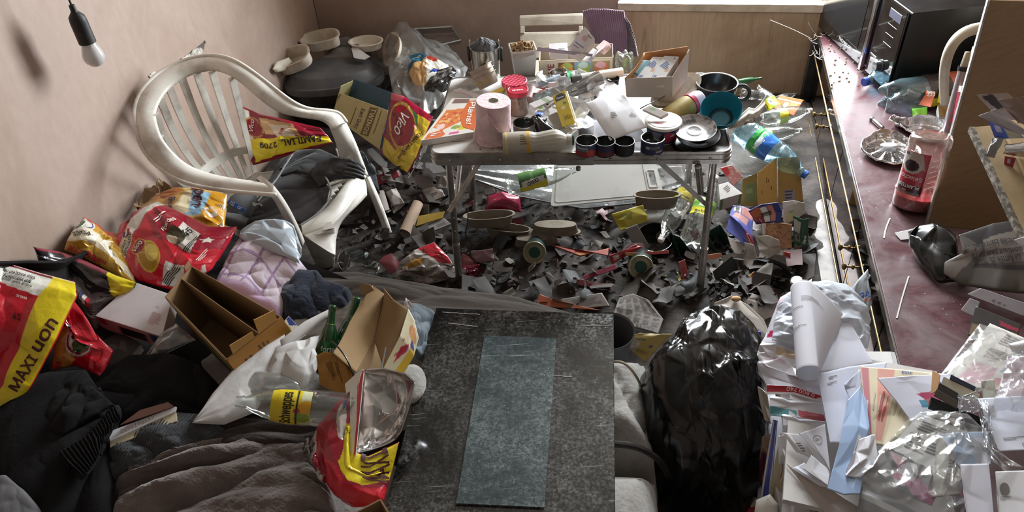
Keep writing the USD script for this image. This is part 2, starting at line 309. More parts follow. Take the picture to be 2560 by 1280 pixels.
# ------------------------------------------------------------------ the setting
def grain_wall(name,c1,c2,c3,dark,stretch):
    n = {'g': ('geometry',{}),'mp': ('mapping',{'scale': stretch}),'n1': ('noise_texture',{'scale': 7.,'detail': 9.,'roughness': .55}),'n2': ('noise_texture',{'scale': 1.5,'detail': 5.,'roughness': .6,'distortion': .6}),
         'n3': ('noise_texture',{'scale': 260.,'detail': 2.}),'mp2': ('mapping',{'scale': (6.,6.,.55)}),'n4': ('noise_texture',{'scale': 2.6,'detail': 8.,'roughness': .7,'distortion': .8}),
         'r1': ('rgb_ramp',{'ramp': [(.3,lin(c1)),(.7,lin(c2))]}),'r2': ('rgb_ramp',{'ramp': [(.42,(0,0,0)),(.62,(.65,) * 3)]}),'r4': ('rgb_ramp',{'ramp': [(.56,(0,0,0)),(.74,(dark,) * 3)]}),
         'm1': ('mix_color',{'b': lin(c3)}),'m2': ('mix_color',{'b': lin('4b3526')}),'p': ('principled_bsdf',{'roughness': .62,'specular_ior_level': .3}),'b': ('bump',{'strength': .12,'distance': .004})}
    L = [('g.position','mp.vector'),('mp.vector','n1.vector'),('g.position','n2.vector'),('g.position','n3.vector'),('g.position','mp2.vector'),('mp2.vector','n4.vector'),('n1.fac','r1.fac'),('n2.fac','r2.fac'),('n4.fac','r4.fac'),
         ('r1.color','m1.a'),('r2.color','m1.fac'),('m1.result','m2.a'),('r4.color','m2.fac'),('m2.result','p.base_color'),('n3.fac','b.height'),('b.normal','p.normal')]
    return usdkit.material(stage,'/World/Looks/' + name,n,L,surface='p.BSDF')
WALLM = grain_wall('wall_paper','a99589','b09c90','977e6c',.12,(5.,5.,3.))
PANELM = grain_wall('beige_panel','b39a80','c4ab90','8f7154',.75,(14.,14.,.8))
FLOORM = M('floor_lino','3b332d',.7,dirt='231e1a',dscale=8,damt=.8)
CEILM = M('ceiling_paint','8d857b',.9); WALLD = M('dark_wall_paper','8f8076',.8)
DW,HC = 3.5,2.5
def rbx(a0,a1,b0,b1,z0,z1,c=.002):
    return rbox(np.array([room(a,b,z) for a in (a0,a1) for b in (b0,b1) for z in (z0,z1)]),c)
struct('floor',rbx(-.2,DW + .2,-5.2,.2,-.1,0),FLOORM)
struct('ceiling',rbx(-.2,DW + .2,-5.2,.2,HC,HC + .1),CEILM)
struct('wall_left',rbx(-.12,0,-5.2,.12,0,HC),WALLM)
w = Thing('wall_back',kind='structure')
w.part('wall_section',rbx(0,WIN_A0 - .05,0,.12,0,HC),WALLM,False)
w.part('wall_section',rbx(WIN_A0 - .05,DW,.001,.12,0,WIN_Z0 - .045),WALLM,False)
w.part('wall_section',rbx(WIN_A1 + .05,DW,0,.12,WIN_Z0 - .045,HC),WALLM,False)
w.part('wall_section',rbx(WIN_A0 - .05,WIN_A1 + .05,0,.12,WIN_Z1 + .05,HC),WALLM,False)
w.part('spandrel_panel',rbx(WIN_A0 - .055,DW,-.012,.0,0,WIN_Z0 - .06),PANELM,False)
struct('wall_right',rbx(DW,DW + .12,-5.2,.12,0,HC),WALLD)
struct('wall_front',rbx(-.2,DW + .2,-5.3,-5.2,0,HC),WALLD)
wn = Thing('window_1',kind='structure'); WOODW = M('window_paint','cdbda6',.5,dirt='7c6a55',dscale=9,damt=.5)
wn.part('window_sill',rbx(WIN_A0 - .06,WIN_A1 + .3,-.03,.1,WIN_Z0 - .06,WIN_Z0 - .012,.006),WOODW,False)
for a0,a1,z0,z1 in ((WIN_A0 - .05,WIN_A0,WIN_Z0 - .01,WIN_Z1 + .05),(WIN_A1,WIN_A1 + .05,WIN_Z0 - .01,WIN_Z1 + .05),(WIN_A0,WIN_A1,WIN_Z1,WIN_Z1 + .05),(WIN_A0,WIN_A1,WIN_Z0 - .01,WIN_Z0 + .03)):
    wn.part('window_frame',rbx(a0,a1,.03,.09,z0,z1,.005),WOODW,False)
struct('trim_1',rbx(WIN_A0 - .062,WIN_A0 - .045,-.016,.0,0,WIN_Z0 - .06,.003),WOODW)

# table -------------------------------------------------------------------------------------------
TZ = .70
tFL,tFR = P(1072,386,TZ),P(1833,380,TZ); TX = unit(tFR - tFL); TY = np.array([-TX[1],TX[0],0]); TW = np.linalg.norm(tFR - tFL); TD = .56
def tab(x,y,z=TZ): return tFL + TX * x + TY * y + UP * (z - TZ)     # x along the front edge, y to the back
t = Thing('folding_table','white-topped aluminium folding camping table heaped with litter','table')
def rrect(x0,y0,x1,y1,r): return sbox(x0 + r,y0 + r,x1 - r,y1 - r).buffer(r,10)
def prism(g,z0,z1,f):
    m = trimesh.creation.extrude_polygon(g,z1 - z0,engine='earcut'); v = m.vertices; return tm(np.array([f(a,b,c + z0) for a,b,c in v]),m.faces)
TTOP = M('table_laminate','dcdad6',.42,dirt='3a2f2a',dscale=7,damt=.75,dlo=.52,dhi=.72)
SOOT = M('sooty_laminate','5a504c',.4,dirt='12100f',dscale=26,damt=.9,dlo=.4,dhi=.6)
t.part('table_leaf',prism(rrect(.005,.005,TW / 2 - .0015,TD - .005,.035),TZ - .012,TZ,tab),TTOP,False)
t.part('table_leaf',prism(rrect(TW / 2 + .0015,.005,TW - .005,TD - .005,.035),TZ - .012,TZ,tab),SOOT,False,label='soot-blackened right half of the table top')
edge = rrect(0,0,TW,TD,.04); ring = edge.difference(edge.buffer(-.006))
t.part('edge_frame',cat([prism(ring,TZ - .045,TZ + .002,tab),prism(edge.buffer(.0025).difference(edge.buffer(-.004)),TZ - .036,TZ - .028,tab),prism(edge.buffer(.0025).difference(edge.buffer(-.004)),TZ - .018,TZ - .010,tab)]),ALU,False)
for x in (.07,.24,TW - .24,TW - .07,.40,TW - .395): t.part('rivet',put(trimesh.creation.icosphere(1,.005),tab(x,-.002,TZ - .023)),STEEL)
t.part('latch_plate',prism(sbox(TW / 2 - .07,-.007,TW / 2 + .05,0),TZ - .043,TZ - .004,tab),ALU,False)
lt = t.part('latch',cat([prism(sbox(TW / 2 - .03,-.014,TW / 2 + .022,-.006),TZ - .032,TZ - .018,tab),put(lathe([(0,0),(.008,0),(.008,.012),(0,.012)],14),tab(TW / 2,-.012,TZ - .058))]),STEEL)
FT = {}
for nm,top,foot in (('fl',tab(.06,.025,TZ - .03),P(1150,722,.04)),('fr',tab(TW - .055,.025,TZ - .03),P(1748,742,.03)),('bl',tab(.07,TD - .03,TZ - .03),tab(.03,TD + .0,.02)),('br',tab(TW - .07,TD - .03,TZ - .03),tab(TW - .03,TD,.02))):
    lg = t.part('leg',tube([top,top * .5 + foot * .5,foot],.0125,14),ALU); FT[nm] = (top,foot)
    t.part('leg_sleeve',tube([top * .38 + foot * .62,foot],.0142,14),ALU,parent=lg)
    if nm[0] == 'f':
        d = foot - top
        for q in (.30,.42,.52,.62): t.part('rivet',put(trimesh.creation.icosphere(1,.005),top + d * q + unit(CAM - top) * .012),STEEL,parent=lg)
for a,b in ((tab(.17,.02,TZ - .04),P(1122,530,.52) ),(tab(TW - .24,.02,TZ - .04),P(1770,515,.45))):
    t.part('brace',bar(a,b,.017,.004,up=TY),ALU,False)
t.part('rear_brace',tube([tab(.07,TD - .05,TZ - .04),P(1140,500,.42)],.009,10),ALU)
t.part('rear_brace',tube([P(1745,415,.66),P(1752,480,.52),P(1770,485,.5)],.012,10),STEEL)

# cabinet ------------------------------------------------------------------------------------------
CZ = .45
cN = P(2252,915,CZ); cF = cN + (P(2042,62,CZ) - cN) * .955; CYv = unit(cF - cN); CXv = np.array([CYv[1],-CYv[0],0]); cN2 = cN - CYv * .75; CL = np.linalg.norm(cF - cN2)
def cab(x,y,z): return cN2 + CYv * y + CXv * x + UP * (z - CZ)       # y from the near end to the far end, x from the front inwards
def cbx(x0,x1,y0,y1,z0,z1,c=.002): return rbox(np.array([cab(x,y,z) for x in (x0,x1) for y in (y0,y1) for z in (z0,z1)]),c)
def lacquer(name,c1,c2,rough):
    n = {'g': ('geometry',{}),'mp': ('mapping',{'scale': (5.,26.,5.),'rotation': (0,0,.25)}),'n1': ('noise_texture',{'scale': 3.2,'detail': 8.,'roughness': .65,'distortion': 1.5}),'r1': ('rgb_ramp',{'ramp': [(.3,lin(c1)),(.72,lin(c2))]}),
         'n2': ('noise_texture',{'scale': 4.,'detail': 9.,'roughness': .7,'distortion': .7}),'r2': ('rgb_ramp',{'ramp': [(.4,(.08,) * 3),(.68,(.42,) * 3)]}),'mx': ('mix_color',{'b': lin('80787a')}),
         'v': ('voronoi_texture',{'scale': 55.}),'rv': ('rgb_ramp',{'ramp': [(.06,(1,1,1)),(.11,(0,0,0))]}),'n5': ('noise_texture',{'scale': 6.,'detail': 3.}),'r5': ('rgb_ramp',{'ramp': [(.54,(0,0,0)),(.62,(.8,) * 3)]}),'mm': ('mix_color',{'blend_type': 'multiply','fac': 1.}),'mx2': ('mix_color',{'b': lin('c9c4c0')}),
         'rr': ('map_range',{'from_min': .08,'from_max': .62,'to_min': rough,'to_max': rough + .42}),'p': ('principled_bsdf',{'specular_ior_level': .45,'coat_weight': .12,'coat_roughness': .2})}
    L = [('g.position','mp.vector'),('mp.vector','n1.vector'),('n1.fac','r1.fac'),('g.position','n2.vector'),('n2.fac','r2.fac'),('r1.color','mx.a'),('r2.color','mx.fac'),('g.position','v.vector'),('v.distance','rv.fac'),('g.position','n5.vector'),('n5.fac','r5.fac'),('rv.color','mm.a'),('r5.color','mm.b'),
         ('mx.result','mx2.a'),('mm.result','mx2.fac'),('mx2.result','p.base_color'),('r2.color','rr.value'),('rr.result','p.roughness')]
    return usdkit.material(stage,'/World/Looks/' + name,n,L,surface='p.BSDF')
LACQ = lacquer('mahogany_lacquer','34121a','562326',.3)
GLOSSD = M('glossy_door','7d6c6a',.05,metal=1.,dirt='3a2c2c',dscale=14,damt=.4)
BRASS = M('brass','8a734a',.4,metal=1.,dirt='4d3f2a',dscale=30,damt=.6)
CHROME = M('chrome_edge','d6d6d8',.18,metal=1.)
c = Thing('sideboard','low glossy mahogany sideboard with brass trim under the microwave','sideboard')
c.part('top_board',cbx(0,.62,0,CL,CZ - .028,CZ),LACQ,False)
c.part('body',cbx(.03,.62,.01,CL - .01,.05,CZ - .028),M('cabinet_side','2a1416',.5),False)
c.part('edge_strip',cbx(-.006,0.002,0,CL,CZ - .03,CZ + .001),CHROME,False)
nd = 6
for k in range(nd):
    y0,y1 = CL * k / nd + .004,CL * (k + 1) / nd - .004
    d = c.part('door',cbx(.004,.03,y0,y1,.10,CZ - .034),GLOSSD,False)
    hy = y1 - .05 if k % 2 == 0 else y0 + .05
    for s in (0,):
        hm = [lathe([(0,0),(.009,0),(.009,.004),(.004,.008),(.004,.022),(.012,.028),(.013,.034),(.008,.038),(0,.038)],18)]
        c.part('knob',put(hm[0],cab(.006,hy,.25),basis(-CXv)),BRASS,parent=d)
for z in (.125,.37): c.part('brass_rod',tube([cab(-.012,.02,z),cab(-.012,CL - .02,z)],.0036,10),BRASS)
c.part('plinth',cbx(-.065,.0,.0,CL,.0,.10),M('plinth_metal','7d7975',.55,metal=.3,dirt='3c3834',dscale=12,damt=.7),False)
c.part('end_post',cbx(-.03,.03,CL - .06,CL,.05,CZ - .03),BLACKP,False)

# sofa -----------------------------------------------------------------------------------------------
VELV = M('grey_velvet','a8a49e',.8,dirt='5a5650',dscale=9,damt=.6,sheen=.5,bump=.3,bscale=70)
BROWNF = M('brown_throw','5b4c3e',.9,dirt='3a3028',dscale=6,damt=.6,sheen=.3,bump=.2,bscale=60)
SX0,SXe = -1.45,.22
SA = math.radians(8.1); SR = np.array([math.cos(SA),-math.sin(SA),0]); SD = np.array([math.sin(SA),math.cos(SA),0])
sR = P(1545,900,.40)
def sof(a,b,z): return sR + SR * a + SD * b + UP * (z - .40)          # a to the right of the seat's right edge, b away from the viewer
s = Thing('sofa_bed','grey velvet sofa bed buried under clothes in the foreground','sofa')
def cushion(a0,a1,b0,b1,z0,z1,r,n=(40,30),seed=1):
    g = Surf(np.zeros((n[1],n[0],3))); u,v = g.U,g.V; x = a0 + (a1 - a0) * u; y = b1 + (b0 - b1) * v
    ex,ey = np.minimum(x - a0,a1 - x),np.minimum(y - b0,b1 - y); e = np.minimum(ex,ey).clip(0,r) / r
    z = z0 + (z1 - z0) * np.sqrt(1 - (1 - e) ** 2) + .012 * nz(u,v,5,seed) * e
    A = np.stack([x,y,z],-1); return Surf(np.array([[sof(*q) for q in row] for row in A]))
s.part('seat_base',rbox([sof(a,b,z) for a in (-1.56,-.02) for b in (-1.2,.04) for z in (.0,.2)],.02),M('sofa_base','3a3633',.9),False)
for b0,b1,sd in ((-.30,.07,1),(-1.2,-.32,2)):
    q = cushion(-1.55,.115,b0,b1,.16,.41,.12,(90,40),sd); uu = q.U
    q.push(-.018 * np.exp(-((q.V - .5 - .22 * np.sin(uu * 40)) / .05) ** 2) * (uu > .9)); s.part('seat_cushion',q.solid(.05),VELV,True)
st = spl([sof(-.05,-.31,.415),sof(.03,-.31,.415),sof(.1,-.31,.365),sof(.135,-.31,.29)],12); s.part('strap',tube(st,.009,8),BLACKP)

# bulb hanging by the left wall
T = Thing('hanging_bulb','black socket with a frosted white bulb hanging by its cord near the left wall','lamp'); bp = PP((180,16,'w',.115),(219,106,'w',.115),(228,165,'w',.115)); R = basis(bp[1] - bp[0]); L = np.linalg.norm(bp[1] - bp[0]); r = 25 / 680.
T.part('socket',put(lathe([(0,-.004),(.008,-.004),(.009,.014),(.012,.018),(.022,.03),(.024,.045),(.0245,L),(.02,L),(0,L - .004)],36),bp[0],R),M('socket_black','1b1a1a',.55,dirt='4a4238',dscale=18,damt=.4),35)
T.part('bulb_glass',put(lathe([(.020,L),(.0205,L + .008),(.026,L + .022),(.030,L + .036),(.031,L + .046),(.028,L + .058),(.019,L + .069),(.009,L + .074),(0,L + .075)],36),bp[0],R),M('frosted_bulb','d9d7d6',.12,coat=.8,trans=.25),True)
T.part('cord',tube([bp[0],bp[0] + UP * .02,np.array([bp[0][0],bp[0][1],HC])],.003,8),BLACKP,True)
# ------------------------------------------------------------------ left: crisp bags, boxes and clothes on the sofa
RED,DRED,CRIM,YEL,WHT,CREAM,ORG,BLK,NAVY,GRN = (lin(x) for x in ('c4182c','8e1026','6d0c22','e8d21e','dedcd2','d8c894','d88a2a','171012','1c2f6e','3c5a2c'))
IKB,IKW,IKR,IKM,IKY,IKG,IKBL,IKGY = ink('1a1214'),ink('e9e6df'),ink('b5172c'),ink('4a0f16'),ink('e5cf1e'),ink('3f7a34'),ink('24489a'),ink('6b6764')
def ridge(u,v,s,ang=0.,asp=1.,seed=0,o=2,wob=.0):
    a = math.radians(ang); x = (u * math.cos(a) + v * math.sin(a)); y = (-u * math.sin(a) + v * math.cos(a)) * asp
    if wob: x = x + wob * nz(u,v,3,seed + 50)
    return sum(.5 ** k * (1 - np.abs(meshkit.noise(np.stack([x * s * 2 ** k,y * s * 2 ** k,np.full_like(x,seed * 3.7)],-1),seed + k) * 2 - 1)) for k in range(o)) / (2 - .5 ** (o - 1))
def fold(u,v,s,ang=0.,asp=.45,seed=0,pw=.8):          # soft drapery: rounded folds with sharp valleys, warped, three sizes
    w = .12 * nz(u,v,2.2,seed + 90,2); u,v = u + w,v - .8 * w; bil = lambda *k: 1 - ridge(*k)
    return .70 * bil(u,v,s,ang,asp,seed,1) ** pw + .26 * bil(u,v,s * 1.8,ang + 25,asp * 1.2,seed + 5,1) ** pw + .04 * bil(u,v,s * 4.5,ang - 25,.6,seed + 9,1)
def bag(name,label,cat_,t,r,b,l,base,shapes=(),pr=None,inflate=.02,crump=.018,seed=1,n=(80,80),group=None,fac=40,mat=None,crisp=.0085,pr_off=.0024):
    S = pcoons(t,r,b,l,n[0],n[1]); u,v = S.U,S.V; A0 = S.A.copy(); N0 = S.N.copy(); e = env(u,v,.5)
    h = inflate * env(u,v,.6) + e * (crump * facet(u,v,fac,seed) + crisp * facet(u,v,fac * 5,seed + 1)); S.push(h)
    S.paint(base,shapes); T = Thing(name,label,cat_,group)
    q = T.part('bag_film',S.solid(.01,A0 - N0 * (.004 + .5 * inflate * e[...,None])),mat or FILM,True,color=S.colors(True,np.array(base) * .8))
    if pr: p = Print(S,pr_off); pr(p); p.done(T,None)
    return T,S
def cloth(name,label,cat_,t,r,b,l,h,mat,n=(110,110),thick=.01,paint=None,group=None,T=None,curve=poly):
    S = pcoons(t,r,b,l,n[0],n[1],curve); S.push(h(S.U,S.V)); S.push(-.03 * (1 - env(S.U,S.V,.5)) ** 4,UP)
    if paint: paint(S)
    T = T or Thing(name,label,cat_,group); T.part('fabric',S.solid(thick),mat,True,color=S.colors(True) if S.col is not None else None); return T,S
CLB = M('black_cotton','101012',.9,dirt='1a1a1b',dscale=10,damt=.5,sheen=.03,bump=.12,bscale=130,spec=.2)
CLD = M('dark_cloth','1c1a1a',.92,dirt='2e2a28',dscale=8,damt=.6,spec=.2)
cloth('dark_blanket','crumpled dark blanket underneath the whole pile of bags along the left wall','blanket',[(-80,640,'w',.1),(150,640,'w',.1),(420,520,'w',.1),(560,560,.42)],[(560,560,.42),(900,700,.42),(1060,900,.415),(980,1330,.415)],
      [(-80,1500,.42),(400,1450,.415),(980,1330,.415)],[(-80,640,'w',.1),(-80,1000,'w',.14),(-80,1500,.42)],lambda u,v: -.10 * env(u,v,.3) + .03 * ridge(u,v,5,30,.5,3) - .02,CLD,(90,90))

# big red bag at the left edge
def pA(p):
    p.ptext('Pour Vico une bonne chips',[(9,669),(89,692),(87,702),(7,679)],IKB); p.ptext("c'est avant tout une",[(14,683),(78,700),(76,709),(12,692)],IKB); p.ptext('BONNE pomme de terre',[(6,693),(80,713),(78,722),(4,702)],IKB)
    p.ptext('de terre',[(42,734),(68,742),(66,750),(40,742)],IKW); p.ptext('45',[(33,781),(52,785),(50,802),(31,798)],IKB); p.lines(.5,.53,.26,.1,5,IKB,0,3); 0
    p.ptext('uon',[(80,870),(126,794),(147,808),(101,884)],IKM); p.ptext('MAXI',[(20,966),(74,884),(97,898),(43,980)],IKM); p.lines(.52,.80,.14,.06,3,IKW,0,6)
bag('crisp_bag','big red crisp bag with yellow side band and black slogan, cut by the left edge','crisp bag',[(-170,600,'w',.06),(0,652,'w',.06),(100,682,.77),(188,705,.74)],[(188,705,.74),(192,740,.73),(140,850,.68),(78,965,.61),(28,1038,.56)],
    [(-230,1010,.62),(-60,1030,.58),(28,1038,.56)],[(-170,600,'w',.06),(-210,800,.72),(-230,1010,.62)],RED,
    [(Rr(0,0,.95,.035),CRIM),(Pg((.15,.035),(.86,.035),(.8,.2),(.6,.18),(.4,.17),(.15,.16)),WHT),(Pg((.86,.0),(1,0),(1,1),(.72,1),(.8,.8),(.80,.2)),YEL),(Rr(.36,.39,.62,.58),WHT),(El(.46,.44,.085,.075),GRN),(El(.45,.455,.05,.05),lin('c9bfa8')),(star(.53,.68,.035),WHT),(Rr(0,.0,1,.012),WHT),(Pg((0,.72),(.5,.76),(.78,.9),(.72,1),(0,1)),DRED)],
    pA,.035,.016,11,(140,140))
# small red bag next to it
def pB(p): p.text('Mardle',.42,.56,.34,IKB,18); p.lines(.35,.44,.14,.08,2,IKB,18,2); p.text('la',.08,.92,.14,IKR,10)
bag('crisp_bag','smaller red and gold crisp bag with a round green potato badge','crisp bag',[(150,765,.67),(172,742,.68),(205,790,.66)],[(205,790,.66),(240,850,.60),(281,880,.57),(262,925,.555),(248,940,.55)],[(128,925,.56),(190,915,.55),(248,940,.55)],[(150,765,.67),(140,820,.64),(128,925,.56)],RED,
    [(Pg((0,.35),(.35,.45),(.42,.75),(.3,1),(0,1)),lin('c08a3a')),(El(.42,.62,.26,.24),WHT),(El(.42,.62,.235,.215),DRED),(El(.42,.62,.21,.19),WHT),(El(.45,.70,.15,.1),GRN),(Pg((0,.1),(.2,.18),(.25,.3),(0,.32)),lin('d8b070'))],pB,.03,.016,12,(100,100))
# dark back side of a torn bag
def pC(p): p.text('BIEN FAIRE',.48,.62,.2,IKW,-14); p.lines(.66,.84,.2,.2,6,IKGY,-20,4); p.shape(Rr(.52,.55,.555,.68),ink('20305e')); p.shape(Rr(.555,.55,.59,.68),IKW); p.shape(Rr(.59,.55,.625,.68),IKR)
bag('crisp_bag','torn-open crisp bag turned dark inside out, yellow strip at its tip','crisp bag',[(85,618,'w',.05),(150,628,.665),(215,652,.645),(290,688,.625),(340,706,.61)],[(340,706,.61),(335,720,.60),(310,722,.58)],[(115,690,.63),(190,770,.57),(240,830,.53),(310,722,.58)],[(85,618,'w',.05),(95,650,.66),(115,690,.63)],lin('3a3438'),
    [(Pg((0,0),(.75,0),(.9,.4),(.6,.42),(.3,.35),(0,.2)),lin('2a2528')),(Rr(0,0,.75,.07),lin('8a3040')),(Pg((.76,0),(1,0),(1,1),(.86,.7)),YEL),(Pg((.4,.45),(.85,.6),(.7,1),(.5,1)),lin('5c5658')),(Pg((0,.5),(.4,.6),(.45,1),(0,1)),lin('4d1822'))],pC,.02,.018,13,(80,60))
# yellow bag
def pD(p): p.ptext('Classique',[(244,678),(166,630),(176,608),(254,656)],IKR,off=.001); p.ptext('nature',[(262,664),(214,636),(219,626),(267,654)],IKR); p.ptext('PICARDIE',[(226,590),(184,592),(182,583),(224,580)],IKB)
bag('crisp_bag','yellow and orange crisp bag with a white banner, leaning on the left wall','crisp bag',[(182,575,'w',.03),(210,543,'w',.03),(232,556,'w',.03),(250,575,'w',.04),(300,585,.60)],[(300,585,.60),(320,650,.58),(345,720,.56)],[(160,625,.66),(240,660,.61),(345,720,.56)],[(182,575,'w',.03),(168,600,'w',.04),(160,625,.66)],lin('c79a34'),
    [(Rr(0,0,1,.12),lin('b8402a')),(Pg((.1,.12),(1,.12),(1,.3),(.4,.25)),lin('cf7a2a')),(El(.2,.22,.2,.2),WHT),(El(.2,.22,.175,.175),NAVY),(El(.2,.22,.155,.155),WHT),(El(.2,.16,.1,.08),GRN),(Pg((0,.42),(.25,.34),(.8,.6),(1,.8),(.95,.92),(.6,.78),(.2,.62),(0,.62)),lin('e6ddc4'))],pD,.03,.014,14,(110,110))
# big red bag with the white strip (middle)
def pE(p):
    p.text('LA GOÛT de',.155,.62,.20,IKB,74); p.text('BIEN FAIRE',.195,.64,.22,IKB,74); p.shape(Rr(.13,.42,.155,.50),IKBL); p.shape(Rr(.155,.42,.18,.50),IKW); p.shape(Rr(.18,.42,.205,.50),IKR)
    p.lines(.16,.2,.16,.13,3,IKB,72,5); p.text('Vico',.30,.66,.11,IKW,58,off=.0012); p.text('45',.69,.25,.1,IKB,68,off=.001); p.lines(.765,.37,.24,.06,3,IKB,66,8); p.lines(.45,.2,.18,.06,2,IKW,68,2); p.text('Picardes',.53,.27,.17,IKW,68)
    p.lines(.66,.83,.2,.12,5,IKB,63,9); p.lines(.87,.55,.14,.07,3,IKW,66,4)
bag('crisp_bag','large red crisp bag with a white strip and crisp picture below the chair','crisp bag',[(300,562,.60),(340,528,.62),(395,504,.635),(450,530,.63),(520,565,.61),(588,568,.59)],[(588,568,.59),(560,620,.57),(535,665,.55),(500,690,.53)],
    [(290,668,.57),(345,700,.56),(438,728,.53),(500,690,.53)],[(300,562,.60),(285,610,.59),(290,668,.57)],RED,
    [(Pg((.30,0),(.42,0),(.30,.30),(.22,.62),(.12,1),(.03,1),(.06,.7),(.14,.4)),WHT),(Pg((.42,0),(1,0),(1,.45),(.45,.5),(.33,.3)),lin('94122a')),(El(.42,.72,.115,.17),lin('d8b23c')),(El(.42,.72,.1,.15),lin('b98d24')),(El(.44,.68,.07,.09),lin('e2c75c')),(El(.305,.655,.06,.10,20),lin('d8a83a')),(El(.305,.655,.052,.09,20),DRED),
     (Pg((.62,.12),(.80,.2),(.77,.52),(.62,.45)),lin('cfc9c0')),(El(.615,.37,.075,.11),lin('46422e')),(El(.60,.43,.045,.05),lin('b7a58a')),(Pg((.58,.72),(.74,.7),(.74,.94),(.58,.98)),lin('cfc9c0')),(star(.86,.3,.06),WHT),(Pg((.84,.78),(.92,.72),(.92,.95),(.84,.98)),lin('c9c3ba'))],pE,.035,.018,15,(150,130))
bag('crisp_bag','folded red corner of a crisp bag beside the lilac checked cloth','crisp bag',[(520,580,.57),(560,572,.575),(592,566,.58)],[(592,566,.58),(575,600,.57),(545,650,.55)],[(500,680,.54),(520,668,.545),(545,650,.55)],[(520,580,.57),(510,630,.56),(500,680,.54)],RED,[(Rr(.35,.5,.6,.75),lin('b8b4ae')),(Rr(.62,.4,.72,.7),WHT)],None,.02,.012,16,(40,40))
# rusk packet
def pF(p): p.text('pert',.70,.34,.30,IKM,-98,off=.0012); p.text('Biscottes',.40,.60,.36,ink('2a2a5c'),-98,off=.0012); p.bars(.83,.62,.13,.17,12,IKW,35,3); p.text('Biscottes',.93,.9,.18,ink('2a2a5c'),-115); p.text('BIE',.94,.36,.1,ink('7a5a14'),22)
bag('rusk_packet','yellow and light blue rusk packet standing behind the red crisp bag','packet',[(345,520,'w',.05),(400,486,.60),(440,470,.61),(510,470,.60),(567,486,.58)],[(567,486,.58),(565,530,.55),(560,585,.53)],[(352,560,.60),(430,580,.57),(560,585,.53)],[(345,520,'w',.05),(348,540,.61),(352,560,.60)],lin('c9a45a'),
    [(Pg((0,0),(.55,0),(.5,.5),(0,.9)),lin('b98f50')),(Pg((.62,.15),(.85,.12),(.72,.75),(.5,.75)),lin('8db4cc')),(Pg((.55,.2),(.63,.15),(.58,.7),(.35,.8)),lin('d8c9a4')),(Pg((.85,.0),(1,0),(1,1),(.7,1),(.72,.75)),lin('c98f1e')),(El(.33,.2,.2,.1,-20),lin('b26a34'))],pF,.03,.008,17)
BRP = M('brown_paper','8d7459',.85,spec=.2,dirt='6d5742',dscale=10,damt=.4)
for k,(t,r,b,l) in enumerate((([(345,500,'w',.02),(370,478,'w',.02),(405,470,.60)],[(405,470,.60),(395,500,.58)],[(338,528,.60),(395,500,.58)],[(345,500,'w',.02),(338,528,.60)]),([(380,470,'w',.03),(400,452,'w',.03),(432,470,.58)],[(432,470,.58),(420,490,.57)],[(385,492,.58),(420,490,.57)],[(380,470,'w',.03),(385,492,.58)]))):
    S = pcoons(t,r,b,l,24,24); S.push(.02 * facet(S.U,S.V,30,70 + k)); solo('brown_paper',S.solid(.002),BRP,('crumpled brown paper wedged against the wall behind the rusk packet','small curl of brown paper under the chair arm by the wall')[k],'paper',smooth=40)

# box helpers
def carton8(T,top4,bot4,mat,t=.003,sides=(0,1,2,3),base=True,name='side_panel'):
    top4,bot4 = np.asarray(top4,float),np.asarray(bot4,float); out = []; ctr = np.vstack([top4,bot4]).mean(0)
    for k in sides:
        a,b,c_,d = top4[k],top4[(k + 1) % 4],bot4[(k + 1) % 4],bot4[k]; n = unit(np.cross(b - a,d - a)); n = n if n @ (ctr - a) > 0 else -n
        out.append(T.part(name,rbox(np.array([a,b,c_,d,a + n * t,b + n * t,c_ + n * t,d + n * t]),.0006),mat,False))
    if base: n = unit(top4.mean(0) - bot4.mean(0)) * t; T.part('base_panel',rbox(np.vstack([bot4,bot4 + n]),.0006),mat,False)
    return out
def face(T,c4,base,shapes=(),pr=None,off=.0015,mat=None,n=26,name='printed_face'):   # printed skin just outside a box side: corners as seen, top-left first
    S = quad(*planar(c4),n,n); S.A = S.A + S.N * off; S.paint(base,shapes); T.surf(name,S,mat or CARD,.0006)
    if pr: p = Print(S,.0007); pr(p); p.done(T)
    return S
def box6(name,label,cat_,top4,h,base=(.8,.78,.76),shapes=(),pr=None,faces=(),group=None,mat=None,down=None,n=30):
    """closed box: top4 = corners of the lid as seen (top-left, top-right, bottom-right, bottom-left); faces = {side: (colour, shapes, print)}"""
    top4 = planar(top4); dn = -UP * h if down is None else np.asarray(down,float); T = Thing(name,label,cat_,group)
    T.part('carton',rbox(np.vstack([top4,top4 + dn]),.0015),mat or M('plain_card','d9d5cf',.6,dirt='8f877d',dscale=9,damt=.3),False)
    face(T,top4,base,shapes,pr,.0008,n=n)
    for k,(bc,sh,pf) in dict(faces).items(): a,b = top4[k],top4[(k + 1) % 4]; face(T,[b,a,a + dn,b + dn] if True else 0,bc,sh,pf,.0008,n=18)
    return T
